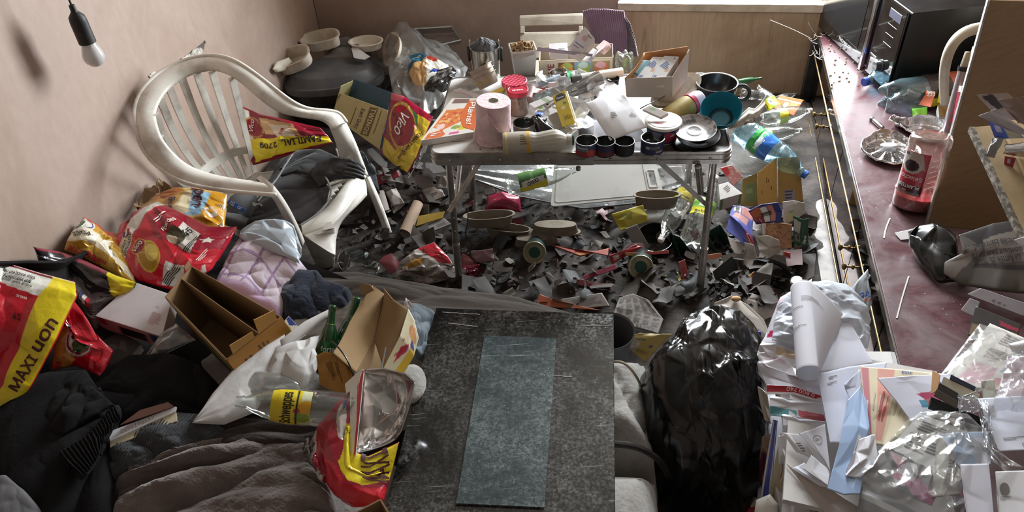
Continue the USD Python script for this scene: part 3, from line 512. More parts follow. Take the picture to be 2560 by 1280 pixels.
# white box with a little window
def pW(p): p.lines(.83,.66,.2,.3,7,ink('c9a6ac'),-2,3); p.text('Pavé',.78,.38,.07,ink('c08890'))
bt = PP((335,705,.60),(432,738,.585),(405,842,.55),(238,790,.575))
box6('food_box','white card box lying on its front with a windowed pink side','box',bt,.05,lin('e6e2e4'),(),pW,{2: (lin('c99a9c'),[(Rr(.78,.1,.98,.75),lin('1e2f62')),(Rr(.30,.25,.74,.9),lin('171013')),(Rr(0,0,.16,.5),lin('a51a30'))],None),3: (lin('b8a8a4'),(),None)})
bt = PP((240,860,.52),(300,830,.52),(352,860,.51),(290,935,.50)); box6('black_box','black packet with a grey swirl half hidden under the white box','box',bt,.03,lin('1b191a'),[(El(.35,.35,.2,.12,30),lin('4a4648')),(Pg((.5,.5),(.75,.35),(.8,.5),(.6,.8)),lin('4a4648'))])
# clear blister pack
S = pcoons([(352,905,.53),(400,838,.57),(440,808,.58)],[(440,808,.58),(490,850,.56)],[(330,925,.51),(490,880,.54)],[(352,905,.53),(330,925,.51)],30,30); S.push(.02 * env(S.U,S.V) + .006 * facet(S.U,S.V,40,5))
T = Thing('plastic_tray','clear plastic food tray with a bar code under the divided carton','tray'); T.part('film',S.solid(.003),HAZY,True); p = Print(S,.001); p.shape(Rr(.18,.45,.48,.9),ink('b3aca6')); p.bars(.33,.68,.26,.3,12,IKB,0,6); p.shape(Pg((0,.8),(.2,.6),(.35,1),(.1,1)),ink('8a7a50')); p.done(T)
# carton with a divider
T = Thing('divided_carton','open brown carton with a card divider and torn flaps, left of the bottles','carton')
o = PP((412,742,.66),(478,664,.66),(704,792,.62),(566,900,.62)); dn = np.array([.02,.03,-.19])
pan = carton8(T,o,o + dn,KRAFT,.003); m0,m1 = o[0] * .42 + o[1] * .58,o[3] * .42 + o[2] * .58
T.part('divider',panel([m0 + UP * .0,m1 + UP * .0,m1 + dn,m0 + dn],.003),KRAFT,False)
T.part('torn_flap',panel([o[1] + UP * .02,o[1] * .8 + o[0] * .2 + UP * .018,o[0] * .2 + o[1] * .8,o[1]],.0025),KRAFT,False)
OR2 = lin('a8762c')
face(T,[o[3],o[2],o[2] + dn,o[3] + dn],lin('b07a30'),[(Rr(0,.25,1,.6),lin('b98636'))],lambda p: (p.lines(.3,.3,.3,.25,3,ink('5e4018'),90,2),p.lines(.55,.2,.1,.2,3,ink('5e4018'),90,5)))
face(T,[o[0],o[3],o[3] + dn,o[0] + dn],lin('8f7a4c'),[(Rr(0,0,1,.12),lin('a8662a')),(Rr(.3,.4,.9,.8),lin('5d6a4a')),(El(.2,.5,.12,.2),lin('a04a2a')),(El(.8,.75,.06,.09),lin('1c1a18'))])
for a,b,hgt in ((.0,.38,.035),(.46,.8,.055)):
    q0,q1 = o[3] * (1 - a) + o[2] * a,o[3] * (1 - b) + o[2] * b; q0,q1 = q0 + (o[2] - o[3]) * .12,q1 + (o[2] - o[3]) * .12
    T.part('torn_flap',panel([q0 + UP * hgt,q1 + UP * hgt * .7,q1,q0],.0025),M('ochre_board','b98a48',.8,dirt='8f6630',dscale=12,damt=.3),False)
# card with a blue corner
box6('card_leaflet','white card leaflet with blue corner tucked beside the divided carton','leaflet',PP((722,790,.50),(765,838,.49),(725,868,.48),(700,815,.5)),.004,lin('d8d0c8'),[(Pg((0,0),(.5,0),(.3,.4),(0,.3)),lin('1f3f8a')),(El(.45,.6,.25,.14,20),lin('8a9a4a'))],lambda p: p.text('Le Comté',.7,.75,.5,IKB,30))

# cloths
def stripes(S):
    u,v = S.U,S.V; S.paint(lin('cfc2cf'),()); w = lambda x,f,d: (np.abs((x * f) % 1 - .5) < d).ravel()
    S.col[w(u + .1 * v,3.2,.055)] = lin('9d82a6'); S.col[w(v + .06 * np.sin(u * 5),3.0,.06)] = lin('a48aac'); S.col[(v > .86).ravel()] = lin('c3a6c6')
CLOTHV = M('checked_cotton',rough=.9,vcol=True,sheen=.3,spec=.2,bump=.1,bscale=150)
cloth('checked_cloth','lilac and white checked cotton cloth in front of the chair leg','cloth',[(590,575,.56),(640,556,.57),(690,566,.57),(748,640,.55)],[(748,640,.55),(722,700,.52),(690,775,.50)],[(520,690,.55),(600,725,.53),(690,775,.50)],[(590,575,.56),(560,620,.565),(520,690,.55)],
      lambda u,v: .075 * fold(u,v,2.3,32,.3,3,.7) * env(u,v,.2) - .035,CLOTHV,(110,110),.006,stripes)
S = pcoons([(600,575,.555),(640,550,.56),(690,548,.56),(735,565,.55),(755,620,.53)],[(755,620,.53),(748,660,.52)],[(600,600,.55),(748,660,.52)],[(600,575,.555),(600,600,.55)],60,40); S.push(.012 * facet(S.U,S.V,60,8) + .02 * env(S.U,S.V)); solo('carrier_bag',S.solid(.004),M('pale_blue_film','b9c3cc',.35,coat=.3,trans=.2),'crumpled pale blue plastic carrier bag behind the lilac cloth','carrier bag',smooth=True)
NAVYC = M('navy_fleece','232938',.95,dirt='343c4c',dscale=20,damt=.5,sheen=.3,bump=.3,bscale=120,spec=.2)
cloth('navy_jumper','rumpled navy jumper beside the front leg of the plastic chair','jumper',[(702,690,.5),(745,662,.52),(790,665,.51),(810,690,.5),(870,706,.48),(885,735,.46)],[(885,735,.46),(870,765,.45),(842,788,.44)],[(690,790,.46),(770,800,.45),(842,788,.44)],[(702,690,.5),(690,740,.49),(690,790,.46)],lambda u,v: .085 * fold(u,v,2.4,-20,.35,4,.7) * env(u,v,.22) - .02,NAVYC,(90,80))
cloth('grey_cushion_cover','creased grey fabric under the navy jumper and white bag','cloth',[(700,800,.44),(800,770,.44),(900,740,.44)],[(900,740,.44),(1000,860,.43)],[(720,880,.43),(1000,860,.43)],[(700,800,.44),(720,880,.43)],lambda u,v: .015 * ridge(u,v,6,40,.6,6),M('taupe_fabric','6d665f',.9,dirt='4a443e',dscale=9,damt=.5),(60,50))
def gather(u,v): # elastic waistband ribs along the right end
    return 0
pantsT = Thing('black_trousers','black cotton trousers with gathered elastic waistband at the lower left','trousers')
cloth('','','',[(-60,1000,.56),(60,945,.58),(130,925,.58),(200,925,.575),(290,1015,.55)],[(290,1015,.55),(281,1120,.54),(270,1300,.50)],[(-60,1400,.50),(100,1400,.5),(270,1300,.50)],[(-60,1000,.56),(-60,1200,.54),(-60,1400,.50)],
      lambda u,v: .01 * env(u,v) + .055 * fold(u,v,3.3,35,.35,9) * env(u,v,.2),CLB,(130,110),T=pantsT)
S = pcoons([(150,1130,.59),(230,1080,.60),(285,1012,.60)],[(285,1012,.60),(292,1040,.59),(270,1075,.585)],[(210,1190,.585),(240,1150,.585),(270,1075,.585)],[(150,1130,.59),(180,1165,.588),(210,1190,.585)],90,24)
S.push(.01 * np.sin(S.V * np.pi) + .004 * np.sin(S.U * 2 * np.pi * 17 + 2 * S.V)); pantsT.part('waistband',S.solid(.012),CLB,True)
S = pcoons([(170,930,.59),(215,925,.59),(250,980,.59)],[(250,980,.59),(285,1012,.585)],[(100,1080,.58),(160,1090,.59),(285,1012,.585)],[(170,930,.59),(130,1000,.59),(100,1080,.58)],70,60); S.push(.01 * env(S.U,S.V) + .035 * fold(S.U,S.V,3.2,20,.5,3) * env(S.U,S.V,.3)); pantsT.part('trouser_leg',S.solid(.008),CLB,True)
cloth('black_shirt','black cotton shirt heaped below the small red crisp bag','shirt',[(200,940,.54),(260,915,.55),(330,885,.56),(420,878,.56),(500,905,.55),(545,950,.53)],[(545,950,.53),(540,1000,.51),(490,1045,.5)],[(215,1010,.54),(300,1060,.52),(490,1045,.5)],[(200,940,.54),(210,980,.54),(215,1010,.54)],lambda u,v: .05 * fold(u,v,3.4,-12,.38,12) * env(u,v,.22),CLB,(110,90))
GREYC = M('grey_cotton','5d5c5e',.92,dirt='7b7a7c',dscale=12,damt=.4,sheen=.2,spec=.2)
cloth('grey_shirt','grey cotton shirt in the bottom left corner under the black trousers','shirt',[(-60,1190,.62),(10,1180,.62),(50,1215,.60),(90,1290,.56)],[(90,1290,.56),(80,1400,.55)],[(-60,1400,.58),(80,1400,.55)],[(-60,1190,.62),(-60,1400,.58)],lambda u,v: .03 * fold(u,v,3,40,.5,2),GREYC,(60,60))
KNIT = M('rib_knit','4b4d50',.95,dirt='303234',dscale=14,damt=.6,sheen=.3,spec=.2,bump=.3,bscale=110)
def rib(u,v): return .05 * fold(u,v,3.2,-25,.5,21) * env(u,v,.25) + .0045 * np.abs(np.sin((u * 1.0 + .25 * v + .05 * nz(u,v,3,5)) * np.pi * 34))
cloth('knitted_jumper','dark grey rib-knit jumper between the black trousers and the fleece blanket','jumper',[(270,1090,.53),(330,1072,.54),(420,1030,.54),(500,1030,.53),(560,1060,.52)],[(560,1060,.52),(520,1110,.50),(460,1140,.49)],[(265,1190,.52),(350,1180,.51),(460,1140,.49)],[(270,1090,.53),(266,1140,.53),(265,1190,.52)],rib,KNIT,(200,90))
FLC = M('fleece','6b605b',.97,dirt='8b807a',dscale=22,damt=.45,sheen=.6,bump=.5,bscale=150,spec=.15)
def fleece(u,v): return .12 * fold(u,v,5.5,62,.28,31,.8) * env(u,v,.2) - .05 + .0012 * nz(u,v,120,4,2)
cloth('fleece_blanket','fluffy taupe fleece blanket rumpled in the foreground','blanket',[(420,1125,.52),(500,1085,.53),(580,1062,.53),(680,1060,.52),(775,1075,.50),(800,1130,.48)],[(800,1130,.48),(830,1210,.47),(870,1400,.46)],[(230,1420,.5),(500,1440,.49),(870,1400,.46)],[(420,1125,.52),(330,1160,.53),(275,1190,.52),(230,1420,.5)],fleece,FLC,(200,180),.012)
cloth('dark_fleece_fold','dark brown fleece fold lying under the lying soft-drink bottle','blanket',[(480,1075,.51),(600,1040,.5),(760,1060,.48),(860,1050,.46)],[(860,1050,.46),(840,1120,.45)],[(500,1110,.5),(840,1120,.45)],[(480,1075,.51),(500,1110,.5)],lambda u,v: .03 * fold(u,v,3,10,.4,8),M('dark_fleece','3d3532',.96,sheen=.4,bump=.3,bscale=140,spec=.15),(80,50))
# book of white card edges
T = box6('hardback_book','open-edged book with a handwritten white strip, beneath the black shirt','book',PP((277,1082,.575),(360,1040,.575),(438,1018,.57),(434,1034,.565)),.004)
THINGS.remove(T)
T = Thing('picture_book','thin book with brown cover and a handwritten white edge strip under the black shirt','book')
S = pq((270,1080,.57),(440,1016,.57),(438,1028,.565),(275,1102,.565),30,10); T.part('page_block',S.solid(.012),PAPER,False); p = Print(S,.001); p.text('269x196x37',.42,.5,.5,ink('a99a96'),0,False); p.done(T)
S = pq((300,1062,.585),(350,1025,.585),(420,1005,.58),(435,1016,.575)); T.part('cover',S.solid(.004),M('brown_cover','5d3a2e',.6),False)
S = pq((275,1104,.558),(440,1030,.558),(442,1052,.553),(275,1118,.553),20,8); T.part('lower_page_block',S.solid(.012),M('cream_paper','d8cfb4',.85),False)
# white paper bag with its clear window
PB = M('white_bag_paper','dcdad8',.7,spec=.3,dirt='b9b4ae',dscale=9,damt=.35,trans=.15,bump=.08,bscale=60)
T = Thing('paper_bag','white bakery paper bag with clear film window beside the beer bottles','paper bag')
S = pcoons([(482,1058,.545),(530,985,.56),(590,915,.57),(660,865,.57),(712,835,.56)],[(712,835,.56),(712,850,.55),(700,880,.55),(690,935,.54)],[(482,1058,.545),(560,1062,.53),(640,1030,.52),(690,935,.54)],[(482,1058,.545),(482,1058,.5449)],60,40); S.push(.01 * facet(S.U,S.V,40,4) * env(S.U,S.V,.3) + .02 * env(S.U,S.V)); T.part('bag_side',S.solid(.002),PB,50)
S = pcoons([(690,870,.565),(760,850,.56),(800,838,.55)],[(800,838,.55),(788,875,.545),(796,893,.54),(772,915,.535)],[(650,1000,.53),(700,960,.53),(752,985,.52),(772,915,.535)],[(690,870,.565),(665,940,.55),(650,1000,.53)],50,50); S.push(.010 * facet(S.U,S.V,60,6) * env(S.U,S.V,.3) + .025 * env(S.U,S.V)); T.part('bag_side',S.solid(.002),PB,50)
S = pcoons([(575,970,.55),(640,925,.555),(700,930,.55),(760,935,.54)],[(760,935,.54),(750,1000,.52)],[(560,1040,.53),(640,1010,.525),(750,1000,.52)],[(575,970,.55),(560,1040,.53)],40,30); S.push(.022 * env(S.U,S.V) + .004 * facet(S.U,S.V,50,7)); T.part('window_film',S.solid(.001),HAZY,True)
S = pcoons([(700,850,.575),(760,805,.575),(830,770,.57),(834,775,.57)],[(834,775,.57),(832,785,.567)],[(705,880,.565),(760,840,.565),(832,785,.567)],[(700,850,.575),(705,880,.565)],30,14); S.push(.012 * env(S.U,S.V)); T.part('torn_edge',S.solid(.002),PB,True)

# bottles: profile along z from the base
def bottle_profile(kind):
    if kind == 'soda': return [(0,.012),(.018,.006),(.034,.0),(.042,.012),(.0445,.03),(.0445,.115),(.0425,.13),(.0425,.165),(.044,.18),(.042,.215),(.034,.255),(.022,.29),(.0145,.305),(.0135,.312),(.0165,.313),(.0165,.317),(.0135,.319),(.0135,.335)]
    if kind == 'water': return [(0,.01),(.02,.005),(.036,.0),(.041,.01),(.041,.05),(.039,.055),(.041,.06),(.041,.09),(.039,.095),(.041,.1),(.041,.17),(.037,.18),(.041,.19),(.04,.21),(.033,.24),(.022,.265),(.014,.278),(.0135,.285),(.016,.286),(.016,.29),(.013,.292),(.013,.305)]
    if kind == 'beer': return [(0,.006),(.02,.003),(.031,0),(.034,.006),(.0345,.12),(.033,.135),(.026,.165),(.018,.185),(.0145,.20),(.0132,.235),(.0132,.242),(.0152,.243),(.0152,.249),(.0138,.251),(.0138,.258),(.0115,.260),(.0105,.258),(.0105,.2),(.0,.19)]
def lay(a,b):                                              # frame with z from a to b
    a,b = np.asarray(a,float),np.asarray(b,float); return a,basis(b - a),np.linalg.norm(b - a)
def squash(m,amt,seed,lo=.0):                            # dents an empty bottle
    v = m.vertices.copy(); z = v[:,2] / v[:,2].max(); a = np.arctan2(v[:,1],v[:,0]); k = meshkit.fbm(np.stack([np.cos(a) * 1.2 + 5,np.sin(a) * 1.2 + 5,z * 5 + seed],-1),3,seed) * 2 - 1
    s = 1 + amt * k * np.clip((.95 - z) * 4,0,1); v[:,:2] *= s[:,None]; return tm(v,m.faces)
def band(prof,z0,z1,a0,a1,o,R,s,seed=None,amt=0.,off=.0008,n=40):          # label wrapped round a lathed shape
    pr = np.asarray(prof,float); z = np.linspace(z1,z0,n); r = np.interp(z,pr[:,1],pr[:,0]) + off / s; a = np.linspace(a0,a1,n)
    A = np.stack([r[:,None] * np.cos(a)[None],r[:,None] * np.sin(a)[None],np.repeat(z[:,None],n,1)],-1)
    if amt:
        zz = A[...,2] / pr[:,1].max(); aa = np.arctan2(A[...,1],A[...,0]); k = meshkit.fbm(np.stack([np.cos(aa) * 1.2 + 5,np.sin(aa) * 1.2 + 5,zz * 5 + seed],-1),3,seed) * 2 - 1
        A[...,:2] *= (1 + amt * k * np.clip((.95 - zz) * 4,0,1))[...,None]
    A = (A * s) @ R.T + o; return Surf(A)
def bottle(label,a,b,kind='soda',mat=None,cap='e6e2dc',lab=None,amt=.1,seed=1,paint=None,pr=None,group=None,name='plastic_bottle',width=1.,lz=(.13,.21),face_cam=0.,span=2.4,cat_='bottle',petal=True):
    """an empty bottle lying or standing from base point a to mouth b"""
    o,R,L = lay(a,b); prof = np.array(bottle_profile(kind)); s = L / (prof[:,1].max() + (.012 if cap else 0)); prof = prof * [width,1]
    q = spl(prof,60) if False else poly(prof,70); m = lathe(q,44)
    if kind == 'soda' and petal:
        v = m.vertices.copy(); an = np.arctan2(v[:,1],v[:,0]); w = np.clip(1 - v[:,2] / .05,0,1); v[:,2] += w * .012 * (1 - np.cos(an * 5)) * np.clip(np.hypot(v[:,0],v[:,1]) / .035,0,1) * .8; v[:,:2] *= (1 - .16 * w * (1 - np.cos(an * 5)) / 2)[:,None]; m = tm(v,m.faces)
    if amt: m = squash(m,amt,seed)
    T = Thing(name,label,cat_,group); T.part('bottle_body',put(m,o,R,s),mat or PET,True)
    if cap: cm = lathe([(0,.0),(.0152,.0),(.0158,.003),(.0158,.016),(.0145,.018),(0,.018)],26); T.part('cap',put(cm,o + R @ np.array([0,0,prof[:,1].max() - .008]) * s,R,s),M('cap_' + cap,cap,.45),40)
    if lab is not None:
        d = R.T @ (CAM - (np.asarray(a) + np.asarray(b)) / 2); ac = math.atan2(d[1],d[0]) + face_cam
        S = band(prof,lz[0],lz[1],ac - span / 2,ac + span / 2,o,R,s,seed,amt,.0012); S.paint(lab,paint or ()); T.part('label',S.solid(.0005),FILM,True,color=S.colors(True))
        if pr: p = Print(S,.0007); pr(p); p.done(T)
    return T
def pSw(p): p.text('Schweppes',.52,.22,.8,IKB,0); p.text('ZERO',.5,-.0 + .06,.3,IKW)
bottle('clear soda bottle without a cap lying on the white paper bag, lemon label',P(900,1030,.53),P(588,1003,.60),'soda',PET,None,lin('d9c21e'),.0,3,[(Rr(0,.75,1,1),lin('cfd2b0')),(El(.3,.8,.16,.2),lin('8aa12e')),(El(.55,.9,.16,.22),lin('d8a028')),(El(.46,.66,.06,.09),lin('b5172c')),(Rr(0,.64,1,.67),BLK)],lambda p: p.text('Schweppes',.5,.38,.8,IKB,0,h=.26),width=1.12,lz=(.13,.235),face_cam=-.15)
# green beer bottles
def pBe(p): p.text('forte',.5,.42,.6,IKW); p.text('riot',.5,.66,.4,ink('8fc23a'))
BEER = [(P(812,935,.45),P(832,762,.60)),(P(842,930,.43),P(893,742,.58))]
for k,(a,b) in enumerate(BEER):
    o,R,L = lay(a,b); prof = np.array(bottle_profile('beer')); s = L / .26; T = Thing('beer_bottle',('upright green beer bottle with white lettered label next to the white paper bag','green beer bottle lying back inside the torn rusk carton')[k],'bottle')
    T.part('glass',put(lathe(poly(prof,60),40),o,R,s),GREENGLASS,True); d = R.T @ (CAM - a); ac = math.atan2(d[1],d[0])
    S = band(prof,.06,.125,ac - 1.3,ac + 1.3,o,R,s); S.paint(lin('1d5a2c'),[(El(.5,.5,.45,.55),lin('27703a'))]); T.part('label',S.solid(.0004),FILM,True,color=S.colors(True)); p = Print(S,.0006); pBe(p); p.done(T)
    S = band(prof,.188,.222,ac - 1.5,ac + 1.5,o,R,s); S.paint(lin('2c6a2a'),[(El(.5,.5,.25,.4),lin('4f9a34')),(Rr(0,0,1,.08),lin('7db83a')),(Rr(0,.9,1,1),lin('7db83a'))]); T.part('neck_label',S.solid(.0004),FILM,True,color=S.colors(True))
# torn rusk carton
T = Thing('rusk_carton','torn-open rusk carton with brown inside behind the foil bag','carton')
OCH = M('ochre_print','a3712a',.6,dirt='7d5520',dscale=12,damt=.4)
a,b,c_,d = PP((932,716,.60),(1026,778,.585),(958,920,.56),(770,880,.60))
S = pcoons([(932,714,.60),(880,800,.585),(832,882,.57)],[(832,882,.57),(890,930,.55)],[(962,735,.56),(935,850,.53),(890,930,.55)],[(932,714,.60),(962,735,.56)],40,20); S.push(.018 * np.sin(S.U * np.pi) * (S.V - 1)); T.part('inner_panel',S.solid(.003),M('kraft_light','a98d69',.85,spec=.2,dirt='8f7350',dscale=14,damt=.35),True)
S = pcoons([(962,735,.56),(935,850,.53),(890,930,.55)],[(890,930,.55),(960,935,.48)],[(1020,772,.52),(995,860,.50),(960,935,.48)],[(962,735,.56),(1020,772,.52)],30,20); T.part('inner_panel',S.solid(.003),KRAFT,True)
S = pcoons([(958,722,.612),(985,752,.61),(1022,772,.60)],[(1022,772,.60),(1000,850,.575),(962,930,.55)],[(962,735,.56),(935,850,.53),(962,930,.55)],[(958,722,.612),(962,735,.56)],30,24); T.part('inner_panel',S.solid(.003),KRAFT,True)
S = pcoons([(1021,772,.603),(1036,800,.595),(1047,845,.575)],[(1047,845,.575),(1035,890,.56),(1008,936,.54)],[(956,926,.555),(980,932,.55),(1008,936,.54)],[(1021,772,.603),(1000,840,.59),(956,926,.555)],40,50)
S.paint(lin('d9cfae'),[(El(.62,.2,.3,.12),lin('c98a4a')),(El(.8,.42,.2,.1,30),lin('24337e')),(Pg((.7,.45),(1,.4),(1,1),(.55,1)),lin('d8b02c')),(Pg((.25,.58),(.55,.42),(.6,.56),(.3,.85)),lin('b3203c'))]); T.surf('printed_panel',S,CARD,.003)
p = Print(S,.001); p.text('Heudebert',.32,.62,.62,IKR,64); p.text('La',.22,.46,.12,ink('7a4a1c'),60); p.done(T)
S = pcoons([(792,890,.56),(812,880,.565),(835,884,.56),(868,905,.55),(882,935,.54)],[(882,935,.54),(880,990,.50)],[(800,962,.52),(845,985,.505),(880,990,.50)],[(792,890,.56),(796,930,.54),(800,962,.52)],40,30); S.push(.008 * facet(S.U,S.V,12,3)); T.part('ochre_flap',S.solid(.003),OCH,30); p = Print(S,.001); p.lines(.35,.5,.4,.2,4,ink('5c3c12'),-62,3); p.lines(.55,.45,.45,.12,2,ink('5c3c12'),-62,5); p.done(T)
T.part('torn_flap',pcoons([(897,706,.615),(925,712,.615)],[(925,712,.615),(935,725,.605)],[(905,740,.59),(935,725,.605)],[(897,706,.615),(905,740,.59)],10,10).solid(.003),KRAFT,True)
solo('cable',tube(spl(PP((828,852,.60),(845,868,.605),(868,900,.60),(885,945,.57)),24),.0022,8),BLACKP,'thin black cable hanging across the torn rusk carton','cable')
solo('cable',tube(spl(PP((964,868,.60),(958,900,.585),(952,935,.57)),14),.002,8),M('grey_wire','8b8d90',.4),'short grey wire standing in the torn rusk carton','cable')
# open foil bag
T = Thing('crisp_bag','opened red and yellow crisp bag showing its silver lining beside the dark glass','crisp bag')
S = pcoons([(775,1105,.50),(800,1060,.53),(850,1000,.555),(890,960,.57),(905,925,.58)],[(905,925,.58),(890,1040,.56),(885,1130,.54),(920,1140,.53),(998,1105,.52)],[(800,1185,.485),(860,1205,.48),(900,1240,.475),(960,1255,.47),(980,1180,.48),(998,1105,.52)],[(775,1105,.50),(780,1145,.495),(800,1185,.485)],100,90)
S.push(.025 * env(S.U,S.V) + env(S.U,S.V,.4) * (.012 * facet(S.U,S.V,30,41) + .006 * facet(S.U,S.V,150,42)))
S.paint(lin('98122a'),[(Pg((.74,0),(1,0),(1,.5),(.84,.44),(.78,.2)),WHT),(Pg((.52,.5),(.84,.3),(1,.48),(1,1),(.72,1),(.62,.75)),YEL),(Pg((.0,.1),(.2,.05),(.22,.4),(0,.55)),lin('c9c0b8')),(star(.2,.68,.075),lin('c9c0b8')),(El(.62,.22,.09,.14),lin('c9c0b8')),(Pg((.3,.45),(.52,.55),(.66,1),(.3,1)),RED)])
T.part('bag_film',S.solid(.006),FILM,True,color=S.colors(True)); p = Print(S,.0018); p.ptext('MAXI',[(905,1195),(905,1128),(966,1118),(975,1215)],IKM,off=.001); p.lines(.1,.28,.17,.22,4,IKB,22,4); p.shape(Rr(.66,.08,.685,.16),IKBL); p.text('BIEN',.72,.1,.1,IKB,60); p.done(T)
S = pcoons([(908,925,.60),(960,922,.605),(1012,935,.60),(1036,955,.59)],[(1036,955,.59),(1020,1020,.56),(1000,1080,.535),(985,1100,.525)],[(886,1132,.54),(930,1122,.53),(960,1112,.525),(985,1100,.525)],[(908,925,.60),(898,1030,.57),(886,1132,.54)],70,80); u,v = S.U,S.V
S.push(-.045 * env(u,v,.5) + env(u,v,.3) * (.012 * facet(u,v,26,44) + .006 * facet(u,v,120,45))); T.part('foil_lining',S.solid(.003),M('foil_lining','c9c8c8',.18,metal=1.,dirt='8d7f74',dscale=6,damt=.3),60)
S2 = pcoons([(903,922,.605),(910,924,.605)],[(910,924,.605),(900,1030,.577),(889,1140,.545)],[(868,1150,.53),(889,1140,.545)],[(903,922,.605),(862,960,.57),(876,1050,.56),(868,1150,.53)],24,60); S2.paint(WHT,[(Rr(.72,0,1,1),RED)]); T.surf('bag_rim',S2,FILM,.002)
# blue-grey cloth and odd bits beside the glass
cloth('grey_blue_cloth','slate blue cloth bunched behind the torn rusk carton','cloth',[(1000,770,.43),(1030,758,.44),(1090,772,.43)],[(1090,772,.43),(1082,830,.43),(1070,895,.42)],[(1020,850,.5),(1040,880,.47),(1070,895,.42)],[(1000,770,.43),(1012,810,.47),(1020,850,.5)],lambda u,v: .045 * fold(u,v,3.6,60,.4,13) * env(u,v,.25),M('slate_cloth','66737c',.9,dirt='4c565e',dscale=9,damt=.4,sheen=.2),(80,80))
solo('paper_scrap',(lambda S: (S.push(.006 * facet(S.U,S.V,8,2)),S)[1])(pcoons([(1016,745,.5),(1022,752,.5)],[(1022,752,.5),(1034,768,.49)],[(1008,772,.49),(1034,768,.49)],[(1016,745,.5),(1008,772,.49)],8,8)).solid(.002),PAPER2,'pointed beige paper scrap on the slate blue cloth','scrap')
solo('cushion_pad',put(hull(trimesh.creation.icosphere(2,1).vertices * [.045,.07,.025]),P(1025,960,.46)),VELV,'rounded grey pad poking out behind the foil bag','pad',smooth=True)
T = Thing('small_carton','corner of a brown carton at the bottom edge beside the glass','carton'); o = PP((868,1290,.52),(952,1246,.53),(985,1300,.52),(900,1360,.51)); carton8(T,o,o - UP * .09,KRAFT,.004)
# ------------------------------------------------------------------ plastic armchair and the heap behind it
CHP = M('aged_white_plastic','dfdad0',.42,dirt='6f5f4c',dscale=7,damt=.62,dlo=.5,dhi=.72,bump=.04,bscale=80)
T = Thing('plastic_armchair','dirty white monobloc plastic armchair with fan-slatted back against the left wall','armchair')
out = PP((690,487,.655),(600,480,.660),(520,470,.670),(465,457,.685),(420,435,.710),(378,400,.745),(352,362,.785),(340,320,.820),(336,290,.845),(345,245,.870),(368,210,.890),(405,178,.900),(450,155,.910),(500,141,.915),(545,140,.915),(590,153,.905),(630,178,.870),(675,212,.825),(725,250,.770),(770,271,.725),(815,276,.700),(848,284,.675),(866,305,.650))
inn = PP((655,455,.670),(590,446,.675),(540,437,.685),(500,425,.700),(465,408,.725),(430,377,.760),(406,345,.800),(394,312,.825),(390,285,.840),(398,258,.855),(415,232,.865),(438,210,.870),(468,192,.875),(505,180,.880),(540,178,.880),(575,190,.870),(605,210,.840),(640,240,.805),(690,277,.745),(735,291,.715),(780,298,.695),(812,306,.675),(830,325,.650))
out,inn = [np.array([q if (q - CORN) @ RR > .02 else q + RR * (.02 - (q - CORN) @ RR) for q in a]) for a in (out,inn)]
S,m = ribbon(out,inn,.014,110,9); S.push(.012 * np.sin(S.V * np.pi)); T.part('back_rim',S.solid(.012),CHP,True)
T.part('rim_lip',tube(spl(out,110),.0075,8),CHP,True)
sr0,sr1 = (528,496,.37),(640,430,.37)
tops = [(402,345,.800),(390,288,.840),(402,248,.857),(425,220,.867),(457,198,.872),(494,184,.877),(532,179,.880),(582,196,.860)]
bots = [(527,497,.365),(543,488,.366),(559,479,.367),(575,469,.368),(591,460,.369),(607,450,.37),(622,441,.37),(638,431,.37)]
wd = unit(P(640,430,.5) - P(528,496,.5)); slb = []
for k,(a,b) in enumerate(zip(tops,bots)):
    p0,p2 = PP(a,b); bow = .5 - k / 7; mid = (p0 + p2) / 2 - UP * .02 - RR * .025 + wd * bow * -.05
    cl = spl([p0,mid,p2],16); w = np.linspace(.014,.0095,16)[:,None] * unit(wd + RR * .0); T.part('slat',ribbon(cl - w,cl + w,.008,16,3)[1],CHP,40)
c0,c1 = [],[]
for a,b in zip(tops,bots): p0,p2 = PP(a,b); c0.append(p0 * .30 + p2 * .70 - UP * .004 - RR * .014); c1.append(p0 * .22 + p2 * .78 - RR * .01)
T.part('back_crossbar',ribbon(np.array(c0) - RR * .004,np.array(c1) - RR * .004,.009,40,3)[1],CHP,40)
# seat
S = pcoons([(528,500,.36),(640,432,.36)],[(640,432,.36),(800,415,.375),(905,432,.365)],[(755,580,.365),(835,520,.37),(905,432,.365)],[(528,500,.36),(640,545,.37),(755,580,.365)],40,40)
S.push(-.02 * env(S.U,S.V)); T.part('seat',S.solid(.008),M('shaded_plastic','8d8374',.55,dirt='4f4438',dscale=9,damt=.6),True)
S,m = ribbon(PP((752,552,.385),(800,528,.385),(845,482,.385),(880,425,.382)),PP((758,588,.36),(822,565,.365),(880,500,.365),(915,440,.36)),.012,50,9); S.push(.014 * np.sin(S.V * np.pi)); T.part('seat_edge',S.solid(.012),CHP,True)
S,m = ribbon(PP((758,588,.362),(822,565,.367),(880,500,.367),(915,440,.362)),PP((838,640,.29),(850,565,.32),(888,520,.325),(918,488,.31)),.010,50,5); T.part('seat_apron',S.solid(.01),CHP,True)
for k in range(7):
    f = k / 6.; a,b = np.array((780,530)) * (1 - f) + np.array((846,447)) * f,np.array((836,505)) * (1 - f) + np.array((890,440)) * f
    q = PP((a[0] - 14,a[1] + 3,.383),(b[0] - 18,b[1],.386)); T.part('seat_slat',bar(q[0],q[1],.019,.008),CHP,False)
